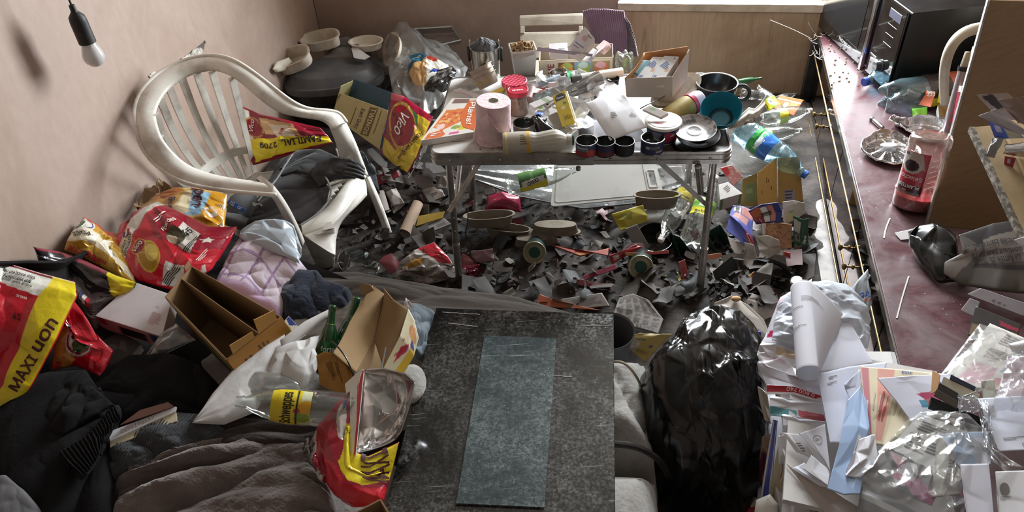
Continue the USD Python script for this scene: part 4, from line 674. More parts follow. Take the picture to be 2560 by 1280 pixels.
# legs and arm posts
def plate(T,name,o,i,t=.02,bulge=.012,n=30): S,m = ribbon(PP(*o),PP(*i),t,n,7); S.push(bulge * np.sin(S.V * np.pi)); return T.part(name,S.solid(t),CHP,True)
plate(T,'arm_post',[(678,476,.662),(708,515,.567),(735,570,.456),(757,615,.360)],[(640,446,.676),(678,482,.601),(705,530,.483),(735,592,.375)])
plate(T,'arm_post',[(856,288,.666),(885,345,.567),(905,395,.469),(922,440,.370)],[(818,306,.670),(838,355,.581),(846,385,.511),(852,410,.456)])
plate(T,'leg',[(755,586,.362),(772,625,.24),(795,672,.06)],[(836,570,.362),(840,610,.24),(834,672,.06)],.03)
plate(T,'leg',[(905,445,.362),(935,515,.24),(962,585,.09)],[(925,440,.36),(955,510,.24),(981,583,.09)],.03)
plate(T,'leg',[(600,500,.35),(590,560,.2),(585,640,.05)],[(625,500,.35),(612,560,.2),(605,640,.05)],.02)
plate(T,'leg',[(700,420,.35),(700,470,.2),(700,520,.07)],[(722,420,.35),(720,470,.2),(718,520,.07)],.02)
# plaster scar on the wall
S = PP((372,190,'w',.004),(410,172,'w',.004),(450,150,'w',.004),(495,118,'w',.004),(512,104,'w',.004)); S2 = PP((376,194,'w',.004),(420,176,'w',.004),(462,158,'w',.004),(505,134,'w',.004),(514,106,'w',.004))
q = ribbon(S,S2,.004,60,9,poly)[0]; q.push(.004 * nz(q.U,q.V,22,3)); q.A = q.A + DD * (.012 * nz(q.U,q.V,14,9))[...,None]; struct('plaster_scar_2',q.solid(.006),M('bare_plaster','c9c3b8',.95,dirt='2d2724',dscale=26,damt=.85,dlo=.46,dhi=.56),True)

# things on the chair
def pV2(p): p.ptext('270g',[(694,368),(652,374),(650,357),(691,352)],IKB); p.ptext('FAMILIAL',[(804,353),(706,364),(703,348),(800,338)],IKB); p.text('Vico',.17,.33,.16,IKW,70,off=.001); p.text('ique',.52,.42,.13,IKR,70)
bag('crisp_bag','red, tan and yellow crisp bag lying on the seat of the plastic armchair','crisp bag',[(598,262,.56),(650,285,.55),(720,300,.54),(800,320,.52)],[(800,320,.52),(820,340,.49),(832,358,.46)],[(632,412,.43),(720,390,.44),(832,358,.46)],[(598,262,.56),(606,340,.49),(632,412,.43)],lin('8a0f28'),
    [(Pg((.03,.05),(.14,.05),(.14,.6),(.06,.6)),WHT),(El(.2,.36,.12,.22),lin('b89038')),(El(.2,.36,.105,.19),DRED),(Pg((.3,.1),(.7,.15),(.72,.55),(.32,.5)),lin('cfa878')),(Pg((.4,.25),(.62,.2),(.66,.6),(.45,.6)),lin('e2d2bc')),(Pg((.06,.6),(.99,.56),(1,.9),(.05,.98)),YEL)],pV2,.03,.016,21)
APR = M('apron_fabric','262222',.9,dirt='352f2e',dscale=10,damt=.5,sheen=.25,spec=.2); APG = M('charcoal_fabric','343536',.9,dirt='4a4a4a',dscale=8,damt=.5,sheen=.3,spec=.2); PIPE = M('grey_piping','8a8784',.8)
T = Thing('work_apron','black and charcoal apron with pale piping draped over the chair seat','apron')
S = pcoons([(640,505,.44),(690,445,.45),(740,430,.45),(800,440,.45)],[(800,440,.45),(825,470,.43),(818,505,.41)],[(615,560,.40),(690,555,.40),(752,560,.395),(790,535,.40),(818,505,.41)],[(640,505,.44),(630,535,.42),(615,560,.40)],70,60); S.push(.025 * fold(S.U,S.V,2.5,70,.4,5) * env(S.U,S.V,.3)); T.part('lower_panel',S.solid(.006),APR,True)
S = pcoons([(700,400,.48),(745,376,.49),(800,372,.49),(850,395,.47)],[(850,395,.47),(815,420,.46),(803,445,.45)],[(640,505,.442),(690,447,.452),(740,432,.452),(803,445,.45)],[(700,400,.48),(680,440,.46),(640,505,.442)],60,50); S.push(.03 * fold(S.U,S.V,2.5,20,.4,7) * env(S.U,S.V,.3)); T.part('upper_panel',S.solid(.006),APG,True)
for q in ([(790,412,.475),(812,440,.465),(826,470,.452),(822,500,.43),(795,533,.418),(752,562,.41)],[(732,385,.505),(712,415,.49),(690,450,.47),(668,475,.465),(645,503,.455)],[(840,372,.5),(846,395,.485),(838,410,.48)]): T.part('piping',tube(spl(PP(*q),30),.0035,7),PIPE)
GLV = M('glove_rubber','1f2021',.55,dirt='3a3a3a',dscale=15,damt=.5)
T = Thing('work_glove','black work glove hanging over the far arm post of the chair','glove')
S = pcoons([(795,410,.48),(830,396,.5),(880,398,.5),(905,418,.48)],[(905,418,.48),(908,435,.46),(902,446,.45)],[(800,470,.43),(840,450,.45),(902,446,.45)],[(795,410,.48),(780,440,.46),(800,470,.43)],60,40); S.push(.018 * fold(S.U,S.V,3,0,.5,3) + .01 * env(S.U,S.V)); T.part('glove_body',S.solid(.012),GLV,True)
for k in range(4): a = PP((860,402 + 10 * k,.49),(890,408 + 10 * k,.485),(910,424 + 7 * k,.468)); T.part('finger',tube(spl(a,10),[.009] * 9 + [.006],10),GLV,True)
GSH = M('grey_trainer','6b6e70',.85,dirt='4c4e50',dscale=14,damt=.5)
T = Thing('grey_slipper','grey felt slipper with a blue label under the near chair arm','slipper')
S = pcoons([(575,492,.42),(605,476,.425),(640,480,.42)],[(640,480,.42),(645,505,.40),(632,540,.37)],[(570,540,.37),(600,560,.36),(632,540,.37)],[(575,492,.42),(568,515,.40),(570,540,.37)],40,40); S.push(.03 * env(S.U,S.V)); T.part('upper',S.solid(.02),GSH,True)
S = pcoons([(572,498,.445),(590,506,.45),(612,522,.44)],[(612,522,.44),(608,532,.43)],[(566,508,.435),(588,520,.44),(608,532,.43)],[(572,498,.445),(566,508,.435)],16,10); T.part('label',S.solid(.003),M('blue_label','1e4f9e',.5),True); p = Print(S,.001); p.text('JO',.78,.5,.2,IKW,180); p.text('ZS2',.35,.5,.3,IKW,180); p.done(T)
S = pcoons([(565,530,.40),(600,535,.40),(640,555,.38)],[(640,555,.38),(645,580,.36)],[(555,560,.37),(600,575,.36),(645,580,.36)],[(565,530,.40),(555,560,.37)],40,24); S.push(.03 * np.sin(S.V * np.pi)); T.part('grey_sole',S.solid(.015),GSH,True)
solo('white_tag',(lambda S: (S.push(.004 * facet(S.U,S.V,6,2)),S)[1])(pcoons([(630,505,.44),(658,512,.44)],[(658,512,.44),(650,520,.43)],[(634,516,.43),(650,520,.43)],[(630,505,.44),(634,516,.43)],8,8)).solid(.001),PAPER2,'small crumpled white tag on the apron next to the slipper','tag')
cloth('grey_jeans','grey denim trousers squeezed between the armchair and the heap','trousers',[(880,375,.35),(905,372,.36),(928,395,.34)],[(928,395,.34),(940,430,.28),(945,470,.22)],[(890,440,.3),(915,455,.26),(945,470,.22)],[(880,375,.35),(882,410,.33),(890,440,.3)],lambda u,v: .03 * fold(u,v,2,60,.5,4),M('grey_denim','5a6066',.9,dirt='42474c',dscale=12,damt=.5),(40,40))

# heap against the back wall, left of the table
DGREY = M('dark_grey_plastic','4a4a4c',.5,dirt='6b6660',dscale=10,damt=.5,bump=.1,bscale=120)
T = Thing('roasting_lid','large dark grey oval plastic lid on a black crate in the back corner','lid')
c0 = P(838,205,.34); ex = P(965,190,.34) - c0; ex[2] = 0; ex = ex; ex = ex * .95; ey = unit(np.array([-ex[1],ex[0],0])) * np.linalg.norm(ex) * .58
def oval(prof,n=56,p=2.6):
    k = len(prof); a = np.arange(n) * 2 * np.pi / n; cx,sy = np.sign(np.cos(a)) * np.abs(np.cos(a)) ** (2 / p),np.sign(np.sin(a)) * np.abs(np.sin(a)) ** (2 / p)
    m = lathe(prof,n); v = m.vertices.copy().reshape(k,n,3); r = np.array(prof)[:,0][:,None]; v[...,0],v[...,1] = r * cx,r * sy; return tm(v.reshape(-1,3),m.faces)
def oput(m,c,ex,ey,h=1.,up=None): v = m.vertices; return tm(c + v[:,:1] * ex + v[:,1:2] * ey + v[:,2:] * h * (UP if up is None else up),m.faces)
T.part('lid_dome',oput(oval([(0,.088),(.6,.086),(.74,.082),(.8,.074),(.95,.035),(.97,.03)]),c0,ex,ey),DGREY,30)
T.part('lid_rim',oput(oval([(.95,.035),(1.0,.032),(1.02,.02),(1.02,.0),(.99,-.006),(.95,0)]),c0,ex,ey),DGREY,30)
T = Thing('black_crate','black plastic crate under the oval lid','crate'); T.part('crate_wall',oput(oval([(.86,-.30),(.93,-.02),(.93,0),(.90,0),(.83,-.29),(0,-.29)]),c0,ex,ey),BLACKP,30)
for z in (-.06,-.12): T.part('crate_ring',oput(oval([(.93,z),(.955,z),(.955,z - .012),(.93,z - .012)]),c0,ex,ey),BLACKP,30)
def tray(label,c,ex,ey,h,mat=None,name='pulp_tray',tilt=None,group=None,p=2.6,cat_='tray',depth=1.):
    T = Thing(name,label,cat_,group); up = unit(np.cross(ex,ey)) if tilt is None else tilt
    T.part('tray_body',oput(oval([(0,0),(.70,0),(.78,.006),(.86,.9 * depth),(.90,depth),(1.0,depth),(1.0,depth - .06),(.91,depth - .08),(.82,-.02),(.0,-.03)],48,p),c,ex,ey,h,up),mat or PULP,30); return T
def axes(px0,z,pxx,zx,pxy,zy): c = P(*px0,z); return c,P(*pxx,zx) - c,P(*pxy,zy) - c
c,a,b = axes((806,103),.47,(857,92),.50,(800,88),.46); tray('cream oval pulp tray at the back against the corner',c - UP * .02,a,b,.05)
c,a,b = axes((738,152),.46,(787,133),.50,(735,130),.47); tray('cream oval pulp tray on the left end of the grey lid, touching the wall',c - UP * .02,a,b,.055)
T = Thing('paper_spoon','cream pulp lid leaning over the tray by the wall','lid'); S = pcoons([(682,172,.455),(690,155,.48),(722,143,.50)],[(722,143,.50),(730,155,.48)],[(690,182,.44),(710,178,.45),(730,155,.48)],[(682,172,.455),(690,182,.44)],20,14); S.push(.015 * env(S.U,S.V)); T.part('lid_shell',S.solid(.004),PULP,True)
c,a,b = axes((918,118),.45,(962,115),.455,(918,104),.45); tray('upturned pale plate behind the grey lid',c,a,b,.035,p=2.,name='paper_plate',cat_='plate')
S = pcoons([(878,120,.47),(895,119,.475),(925,140,.46)],[(925,140,.46),(912,150,.45)],[(885,145,.455),(912,150,.45)],[(878,120,.47),(885,145,.455)],12,12); S.push(.006 * facet(S.U,S.V,9,5)); solo('paper_scrap',S.solid(.0015),PAPER2,'torn pinkish paper scrap on the grey lid below the pale plate','scrap')
cloth('grey_tarpaulin','grey plastic sheeting bunched between the corner trays and the wall','sheeting',[(850,95,.46),(880,85,.47),(892,95,.45)],[(892,95,.45),(905,112,.43),(980,150,.36)],[(790,135,.45),(880,140,.44),(980,150,.36)],[(850,95,.46),(820,120,.45),(790,135,.45)],lambda u,v: .02 * facet(u,v,30,3),M('grey_sheeting','6d6663',.4,dirt='4a4543',dscale=9,damt=.5),(30,30),.003)
c,a,b = axes((985,125),.44,(1000,85),.52,(968,110),.40); tray('cream paper plate standing on edge behind the clear bag',c,a,b,.02,p=2.,name='paper_plate',cat_='plate')
S = pcoons([(735,238,.30),(760,232,.31),(792,240,.30)],[(792,240,.30),(785,256,.27)],[(740,255,.28),(785,256,.27)],[(735,238,.30),(740,255,.28)],14,10); S.push(.012 * facet(S.U,S.V,12,4)); solo('paper_scrap',S.solid(.002),M('tan_paper','a8937a',.85),'crumpled tan paper scrap lying against the black crate','scrap')
# tea carton
T = Thing('tea_carton','open cream tea carton with blue inside, leaning beside the chair arm','carton')
f = PP((852,216,.42),(972,262,.40),(950,374,.22),(832,290,.25)); back = PP((868,193,.47),(988,254,.45)); d = (back[0] - f[0] + back[1] - f[1]) / 2
CRM = M('cream_card','c9bd8a',.6,dirt='8f8460',dscale=9,damt=.3); BLU = M('blue_card','3f5a70',.6)
T.part('front_panel',panel([f[0] * .8 + f[3] * .2,f[1] * .88 + f[2] * .12,f[2],f[3]],.003),CRM,False)
dd_ = unit(np.cross(f[1] - f[0],f[3] - f[0])); dd_ = dd_ if dd_ @ (CAM - f.mean(0)) < 0 else -dd_; dp = dd_ * .085
T.part('back_panel',panel([f[0] + dp + (f[0] - f[3]) * .06,f[1] + dp + (f[1] - f[2]) * .06,f[2] + dp,f[3] + dp],.003),BLU,False)
T.part('side_panel',panel([f[0] + dp,f[0],f[3],f[3] + dp],.003),CRM,False); T.part('side_panel',panel([f[1],f[1] + dp,f[2] + dp,f[2]],.003),BLU,False); T.part('bottom_panel',panel([f[3],f[2],f[2] + dp,f[3] + dp],.003),CRM,False)
S = face(T,[f[0] * .8 + f[3] * .2,f[1] * .88 + f[2] * .12,f[2],f[3]],lin('cfc38c'),(),lambda p: (p.pshape([(925,267),(946,271),(920,341),(901,335)],ink('7d6a34')),p.ptext('TWINGS',[(942,273),(917,338),(906,334),(929,270)],ink('e0d6b0'),off=.001),p.ptext('Earl Grey',[(913,274),(895,324),(883,319),(901,270)],IKB,False),p.pshape([(953,275),(955,276),(934,334),(932,333)],ink('7d6a34')),p.pshape([(890,268),(892,269),(876,312),(874,311)],ink('7d6a34'))),off=.003)
# big 400 g bag
def pV4(p): p.text('Vico',.46,.40,.44,IKW,-104,off=.0015,h=.16); p.text('FORMAT MAXI',.84,.56,.58,IKM,-112); p.text('400g',.67,.80,.2,IKM,-108)
bag('crisp_bag','red and yellow 400 g crisp bag standing between the tea carton and the table','crisp bag',[(978,232,.46),(1010,240,.46),(1040,262,.45),(1082,292,.43)],[(1082,292,.43),(1062,340,.38),(1040,395,.32),(1018,432,.27)],[(953,382,.28),(985,412,.26),(1018,432,.27)],[(978,232,.46),(968,310,.37),(953,382,.28)],lin('8f1230'),
    [(Pg((.72,.12),(1,.1),(1,1),(.1,1),(0,.9),(0,.74),(.45,.8),(.68,.5)),lin('cdb028')),(El(.46,.42,.40,.34,12),lin('b9953e')),(El(.46,.42,.35,.29,12),DRED),(Pg((.5,.08),(.75,.14),(.82,.3),(.62,.14)),lin('35663a')),(Rr(.0,.0,.3,.12),lin('b4505a'))],pV4,.03,.012,23,(90,90))
S = pcoons([(1072,345,.38),(1080,330,.39)],[(1080,330,.39),(1062,380,.33),(1022,448,.24)],[(1018,430,.26),(1022,448,.24)],[(1072,345,.38),(1045,395,.32),(1018,430,.26)],12,40); S.push(.008 * facet(S.U,S.V,50,6)); solo('foil_wrapper',S.solid(.002),FOIL,'strip of crinkled silver foil along the 400 g bag, under the table corner','foil',smooth=40)
# clear bag with snack packet, black pouch, clear tray
S = pcoons([(962,110,.45),(1000,60,.50),(1050,90,.47),(1120,110,.46)],[(1120,110,.46),(1170,170,.42),(1150,230,.42)],[(990,290,.38),(1060,280,.40),(1150,230,.42)],[(962,110,.45),(975,200,.42),(990,290,.38)],60,60); S.push(.03 * env(S.U,S.V) + .03 * facet(S.U,S.V,60,9) + .014 * facet(S.U,S.V,260,10)); solo('carrier_bag',S.solid(.002),HAZY,'crumpled see-through plastic bag against the back wall, snack packet in front','plastic bag',smooth=50)
bag('snack_packet','tan snack packet with teal top and white corner in the clear bag','packet',[(1018,140,.485),(1050,132,.50),(1100,150,.49),(1122,165,.48)],[(1122,165,.48),(1100,190,.46),(1075,205,.45)],[(1048,240,.40),(1060,225,.42),(1075,205,.45)],[(1018,140,.485),(1020,180,.46),(1048,240,.40)],lin('c79d66'),
    [(Pg((0,0),(.5,0),(.35,.35),(0,.5)),lin('1f5a74')),(Pg((.45,.1),(1,0),(1,1),(.8,1),(.55,.5)),WHT),(El(.6,.12,.14,.1),lin('a83a30')),(Pg((.75,.4),(.95,.35),(.9,.6),(.72,.65)),lin('27408f'))],lambda p: (p.text('PEEFS',.24,.2,.26,ink('d8cf9a'),58),p.text('Carré',.78,.4,.24,ink('b8a020'),25)),.03,.016,24,(60,60))
bag('black_pouch','black tobacco pouch with a grey warning label beside the tin stack','pouch',[(1085,178,.48),(1130,165,.49),(1142,178,.48)],[(1142,178,.48),(1135,190,.47),(1140,200,.46)],[(1052,245,.41),(1100,240,.42),(1140,200,.46)],[(1085,178,.48),(1065,210,.45),(1052,245,.41)],lin('161718'),[(Pg((.1,.1),(.75,.05),(.8,.42),(.2,.55)),lin('6d6a66'))],lambda p: p.text('Fumer tue',.46,.28,.55,IKB,0),.012,.006,25,(50,50))
T = Thing('clear_food_tray','empty clear plastic food tray leaning on the back wall','tray'); TRC = CLEAR('tray_plastic',(.9,.9,.9),.12,.07,.16,.1,30,'b5aaa4')
q = PP((1035,72,.50),(1128,66,.50),(1152,100,.46),(1062,122,.45)); qb = q * .8 + q.mean(0) * .2 + np.array([.02,.06,-.05])
for k in range(4): T.part('tray_wall',panel([q[k],q[(k + 1) % 4],qb[(k + 1) % 4],qb[k]],.002),TRC,False)
T.part('tray_base',panel(qb,.002),TRC,False); T.part('tray_rim',tube(np.vstack([q,q[:1]]),.004,6),CLEAR('tray_rim',(.85,.85,.84),.1,.2,.3))
# filling scraps by the corner
def scrap(label,c,size,mat,seed,z=None,tilt=.6,asp=1.4,name='paper_scrap',cat_='scrap',group=None,n=10,thick=.0012,crumple=.25,col=None):
    r = rngf(seed); R = basis(unit([r.normal() * tilt,r.normal() * tilt,1]),[r.normal(),r.normal(),.1]); g = np.linspace(-.5,.5,n); X,Y = np.meshgrid(g * size * asp,g * size)
    S = Surf(np.stack([X,Y,0 * X],-1) @ R.T + c); U,V = S.U,S.V; S.push(size * crumple * (facet(U,V,7,seed + 1) * .6 + .5 * (U - .5) * r.normal() + .4 * (V - .5) ** 2 * r.normal())); cx = 1 - .25 * r.random() * np.abs(V - .5)[...,None] * 2
    S.A = S.A.mean(1,keepdims=True) * (1 - cx) + S.A * cx; return solo(name,S.solid(thick),mat,label,cat_,group,smooth=40)
# ------------------------------------------------------------------ on the camping table
def on(x,y,z=TZ): return P(x,y,z)
def cyl(label,name,cat_,base,top_y,r_px,mat,prof=None,tilt=0.,seg=40,rz=TZ,group=None,base_z=None):
    a = P(*base,base_z if base_z is not None else rz); b = vtop(a,top_y); r = r_px / ppm(*base,a[2]); T = Thing(name,label,cat_,group); return T,a,b,r,np.linalg.norm(b - a)
# kitchen roll
a = on(1232,349); b = vtop(a,252) + np.array([.012,0,0]); h = np.linalg.norm(b - a); R = basis(b - a); r = 43 / ppm(1240,270,.8)
T = Thing('kitchen_roll','pink paper kitchen roll standing at the front left of the table','paper roll'); TIS = M('pink_tissue','e9cfd2',.95,spec=.1,dirt='c48f96',dscale=30,damt=.4,bump=.35,bscale=75,trans=.1)
m = lathe([(.018,h),(r * .97,h),(r,h - .003),(r,h * .6),(r * 1.01,h * .3),(r * 1.02,.004),(r,0),(0,0)],64); v = m.vertices; k = np.clip(1 - v[:,2] / h,0,1) ** 2; an = np.arctan2(v[:,1],v[:,0]); v = v * np.c_[1 + .12 * k * (np.sin(an * 3 + 1) * .5 + .3),1 + .12 * k * (np.cos(an * 2) * .5 + .3),np.ones(len(v))]; T.part('paper_wrap',put(tm(v,m.faces),a,R),TIS,40)
T.part('core',put(lathe([(.0185,h * .6),(.0185,h + .0005),(.0165,h + .0005),(.0165,h * .6)],30),a,R),GREYB)
S = pcoons([(1204,262,.84),(1222,290,.83),(1240,320,.79)],[(1240,320,.79),(1262,345,.73),(1256,368,.705)],[(1182,345,.73),(1210,358,.72),(1256,368,.705)],[(1204,262,.84),(1192,300,.8),(1182,345,.73)],40,40); S.push(.006 * env(S.U,S.V) + .005 * facet(S.U,S.V,40,3) * S.V ** 2); T.part('loose_sheet',S.solid(.0015),TIS,True)
# jars
def jar(label,base,topy,rpx,lidcol,body,fill=None,check=False):
    a = on(*base); b = vtop(a,topy); h = b[2] - a[2]; r = rpx / ppm(*base,.72); T = Thing('glass_jar',label,'jar')
    T.part('jar_glass',put(lathe([(0,.001),(r * .8,.001),(r * .88,.006),(r * .9,h * .62),(r * .84,h * .74),(r * .84,h - .012)],36),a),CLEAR('jar_glass',(.92,.93,.9),.05,.08),True)
    if fill: T.part('contents',put(lathe([(0,.004),(r * .82,.004),(r * .85,h * .1),(r * .85,h * fill),(0,h * fill + .004)],30),a),body,40)
    m = lathe([(r * .96,h - .018),(r,h - .016),(r,h - .002),(r * .95,h),(r * .85,h),(r * .8,h - .0015),(0,h - .0015)],48); L = T.part('lid',put(m,a),lidcol,35); return T,a,r,h
GING = usdkit.material(stage,'/World/Looks/gingham',{'g': ('geometry',{}),'mp': ('mapping',{'scale': (1,1,1),'rotation': (0,0,.6)}),'s': ('separate_xyz',{}),'a': ('math',{'math_type': 'multiply','value2': 480.}),'b': ('math',{'math_type': 'multiply','value2': 480.}),'sa': ('math',{'math_type': 'sine'}),'sb': ('math',{'math_type': 'sine'}),'ad': ('math',{'math_type': 'add'}),'r': ('rgb_ramp',{'ramp': [(.0,lin('d98a94')),(.49,lin('c9405a')),(.5,lin('c9405a')),(.9,lin('a81d38'))]}),'mr': ('map_range',{'from_min': -2.,'from_max': 2.}),'p': ('principled_bsdf',{'roughness': .3})},
    [('g.position','mp.vector'),('mp.vector','s.vector'),('s.x','a.value1'),('s.y','b.value1'),('a.value','sa.value1'),('b.value','sb.value1'),('sa.value','ad.value1'),('sb.value','ad.value2'),('ad.value','mr.value'),('mr.result','r.fac'),('r.color','p.base_color')],surface='p.BSDF')
jar('glass jar with pink gingham lid behind the red-lidded jar',(1289,262),200,32,GING,M('pale_spread','c9c0a8',.6),.5)
T,a,r,h = jar('small jar of brown spread with a plain red screw lid',(1297,283),222,27,M('red_lid','b82a40',.35,dirt='8f1f30',dscale=20,damt=.3),M('brown_spread','9a7358',.6,dirt='c09a78',dscale=30,damt=.6),.72)
S = Surf(np.array([[a + np.array([x,y,h + .0002]) for x in np.linspace(-r,r,8)] for y in np.linspace(r,-r,8)])); p = Print(S,.0005); p.text('dress',.5,.62,.5,IKW,4); p.done(T)
# stacked food tubs
TUB = M('beige_tub','b5a898',.5,dirt='6f6458',dscale=12,damt=.5)
tu = unit(UP * .82 - CR * .42 + TY * .38); tx = unit(np.cross(TY * 1. + UP * .1,tu) * 1.); tx = tx if tx @ CR > 0 else -tx; ty = np.cross(tu,tx)
for k in range(3):
    c = P(1222,214,.725) + tu * .017 * k; T = Thing('pet_food_tub',('lowest of three stacked beige pet food tubs, bean print on its side','middle one of three stacked beige pet food tubs below the steel pot','topmost of three stacked beige pet food tubs below the steel pot')[k],'tub','stacked pet food tubs')
    T.part('tub_body',oput(oval([(0,.002),(.72,.002),(.78,.08),(.9,.92),(.92,1),(1.04,1),(1.04,.96),(.94,.94),(.8,.04),(.74,-.03),(0,-.03)],56,4.),c,tx * .044,ty * .036,.042,tu),TUB,30)
    if k == 0: T.part('bean_print',[oput(oval([(0,0),(1,0)],16,2.),c + tu * .02 - ty * .0335 + tx * x,tx * .008,tu * .011,0.) for x in (-.016,.014)],M('bean_gold','b09a5a',.5),False)
# steel pot of ash
a = on(1217,192); b = vtop(a,118); h = b[2] - a[2]; r = 36 / ppm(1217,160,.78); T = Thing('steel_pot','stainless steel insert pot heaped with grey ash at the back of the table','pot')
T.part('pot_body',put(lathe([(0,0),(r * .93,0),(r * .97,.004),(r,h),(r * 1.06,h + .003),(r * 1.06,h + .006),(r * .97,h + .005),(r * .94,.01),(0,.008)],48),a),STEEL,30)
m = lathe([(r * .96,h - .012),(r * .8,h + .008),(r * .5,h + .024),(r * .2,h + .034),(0,h + .036)],60); m = m.subdivide(); v = m.vertices; v = v + np.c_[0 * v[:,:2],.016 * (meshkit.fbm(v * 70,4,3) * 2 - 1) * (v[:,2] > h)]; T.part('ash',put(tm(v,m.faces),a),M('ash','6d6e70',.97,spec=.1,dirt='3a3a3c',dscale=60,damt=.7,bump=.6,bscale=220),20)
for s,lx in ((-1,'left'),(1,'right')):
    c_ = a + CR * s * (r + .008) + UP * (h - .01); T.part('side_handle',put(cbox(.012,.02,.055,.003),c_ - UP * .045,rotz(.1)),BLACKP,False); T.part('handle_clip',put(cbox(.006,.018,.04,.002),c_ - UP * .0 + CR * s * -.008,rotz(.1)),STEEL,False)
S = Surf(np.array([[a + (-fw * [1,1,0]) / np.linalg.norm(fw[:2]) * r * 1.0 + CR * x + UP * z for x in (-.005,.005)] for z in (h * .66,h * .54)])); S.A = S.A + S.N * .003; T.part('badge',S.solid(.001),M('badge_red','4d1418',.4),False)
# white tub of granola
q = PP((1272,110,.86),(1332,104,.865),(1341,127,.85),(1279,133,.845)); T = Thing('cereal_tub','tall white square tub heaped with granola at the back of the table','tub'); HAZW = CLEAR('milky_tub',(.75,.75,.74),.3,.12,.62,.1,20,'b9b7b2')
bt = q.mean(0) + (q - q.mean(0)) * .8; bt[:,2] = TZ + .002; bt[:,:2] += (P(1310,186,TZ)[:2] - bt.mean(0)[:2])
for k in range(4): T.part('tub_wall',panel([q[k],q[(k + 1) % 4],bt[(k + 1) % 4],bt[k]],.002),HAZW,False)
T.part('tub_base',panel(bt,.002),HAZW,False); T.part('tub_rim',tube(poly(np.vstack([q,q[:1]]),60),.0035,8),M('tub_rim','c9c7c0',.4))
i0 = q.mean(0) + (q - q.mean(0)) * .93 - UP * .006; i1 = bt.mean(0) + (bt - bt.mean(0)) * .93 + UP * .004; T.part('compressed_contents',rbox(np.vstack([i0,i1]),.002),M('tub_contents','9c978e',.9,dirt='6d675e',dscale=25,damt=.6),False)
r_ = rngf(5); fl = []
for k in range(150):
    s,t_ = r_.random(2); c_ = (i0[0] * (1 - s) + i0[1] * s) * (1 - t_) + (i0[3] * (1 - s) + i0[2] * s) * t_ + UP * (.006 + .02 * (1 - abs(2 * s - 1)) * (1 - abs(2 * t_ - 1)) * r_.random() * 1.6); fl.append(put(trimesh.creation.icosphere(1,1),c_,basis(r_.normal(size=3)) @ np.diag([.0055,.004,.0026])))
T.part('granola',fl,M('oat_flakes','b99d74',.85,dirt='5d4630',dscale=90,damt=.8,dlo=.5,dhi=.56),True,kind='stuff')
# fruit crate of letters
T = Thing('fruit_box','shallow card fruit box printed with fruit pictures, full of opened boxes','box'); f2,f3 = PP((1530,190,TZ + .002),(1350,190,TZ + .002)); f = np.array([vtop(f3,152),vtop(f2,142),f2,f3]); bk = f + TY * .11; bk[:2] += UP * .004
LC = M('fruit_card','a89a88',.7,dirt='6f6254',dscale=10,damt=.4)
for c4 in ([f[0],f[1],f[2],f[3]],[bk[0],bk[1],bk[2],bk[3]],[f[0],bk[0],bk[3],f[3]],[f[1],bk[1],bk[2],f[2]],[f[3],f[2],bk[2],bk[3]]): T.part('box_panel',panel(c4,.003),LC,False)
S = face(T,[f[0],f[1],f[2],f[3]],lin('b3a893'),[(Rr(.12,.1,1,1),lin('c2b8a2')),*[(sbox(x,.18,x + .22,.95).buffer(.012),lin(c_)) for x,c_ in ((.26,'6d3f1e'),(.50,'6b8a94'),(.74,'8f7a54'))],*[(El(x,.52,.09,.3),lin(c_)) for x,c_ in ((.37,'b98a3a'),(.61,'8a9a4a'),(.85,'b96a4a'))],*[(El(x,.38,.07,.18),lin(c_)) for x,c_ in ((.38,'9aa04a'),(.60,'a8b8b0'),(.84,'c99aa0'))],*[(El(x,.76,.06,.15),lin(c_)) for x,c_ in ((.34,'7a2e22'),(.63,'a8b04a'),(.87,'c9c07a'))]],lambda p: p.text('ME',.155,.55,.16,ink('7a1f34'),90),n=50)
T.part('lilac_flap',panel(PP((1340,128,.85),(1480,142,.84),(1482,136,.86),(1345,118,.87)),.002),M('lilac_card','8f8088',.7),False)
MEDW = lin('d9d7d8')
def medbox(label,top4,h,shapes=(),pr=None,col=MEDW,**k): return box6('medicine_box',label,'medicine box',PP(*top4) if len(top4[0]) == 3 and not isinstance(top4,np.ndarray) else top4,h,col,shapes,pr,n=24,**k)
medbox('white medicine box standing tilted out of the fruit box',[(1462,67,.93),(1487,98,.91),(1452,137,.85),(1420,120,.865)],.03,[(El(.5,.3,.2,.12),lin('d0a8ae')),(Rr(.15,.62,.85,.66),lin('4a6aa8')),(Rr(.15,.78,.6,.81),lin('a86a78'))],lambda p: p.lines(.7,.12,.4,.1,3,IKGY))
medbox('white medicine box lying inside the fruit box',[(1372,110,.855),(1418,107,.86),(1420,130,.845),(1375,130,.845)],.03,(),lambda p: p.lines(.7,.7,.4,.2,3,IKGY))
for k,(c_,s,m_) in enumerate((((1470,135),.05,'white_paper'),((1498,128),.055,'pinkish_paper'),((1510,118),.04,'pinkish_paper'))): scrap(('torn white slip in the fruit box','folded pinkish leaflet in the right end of the fruit box','small pinkish slip at the back right of the fruit box')[k],P(*c_,.845),s,M('pinkish_paper','c9b4b4',.85) if k else PAPER,40 + k,tilt=.9)
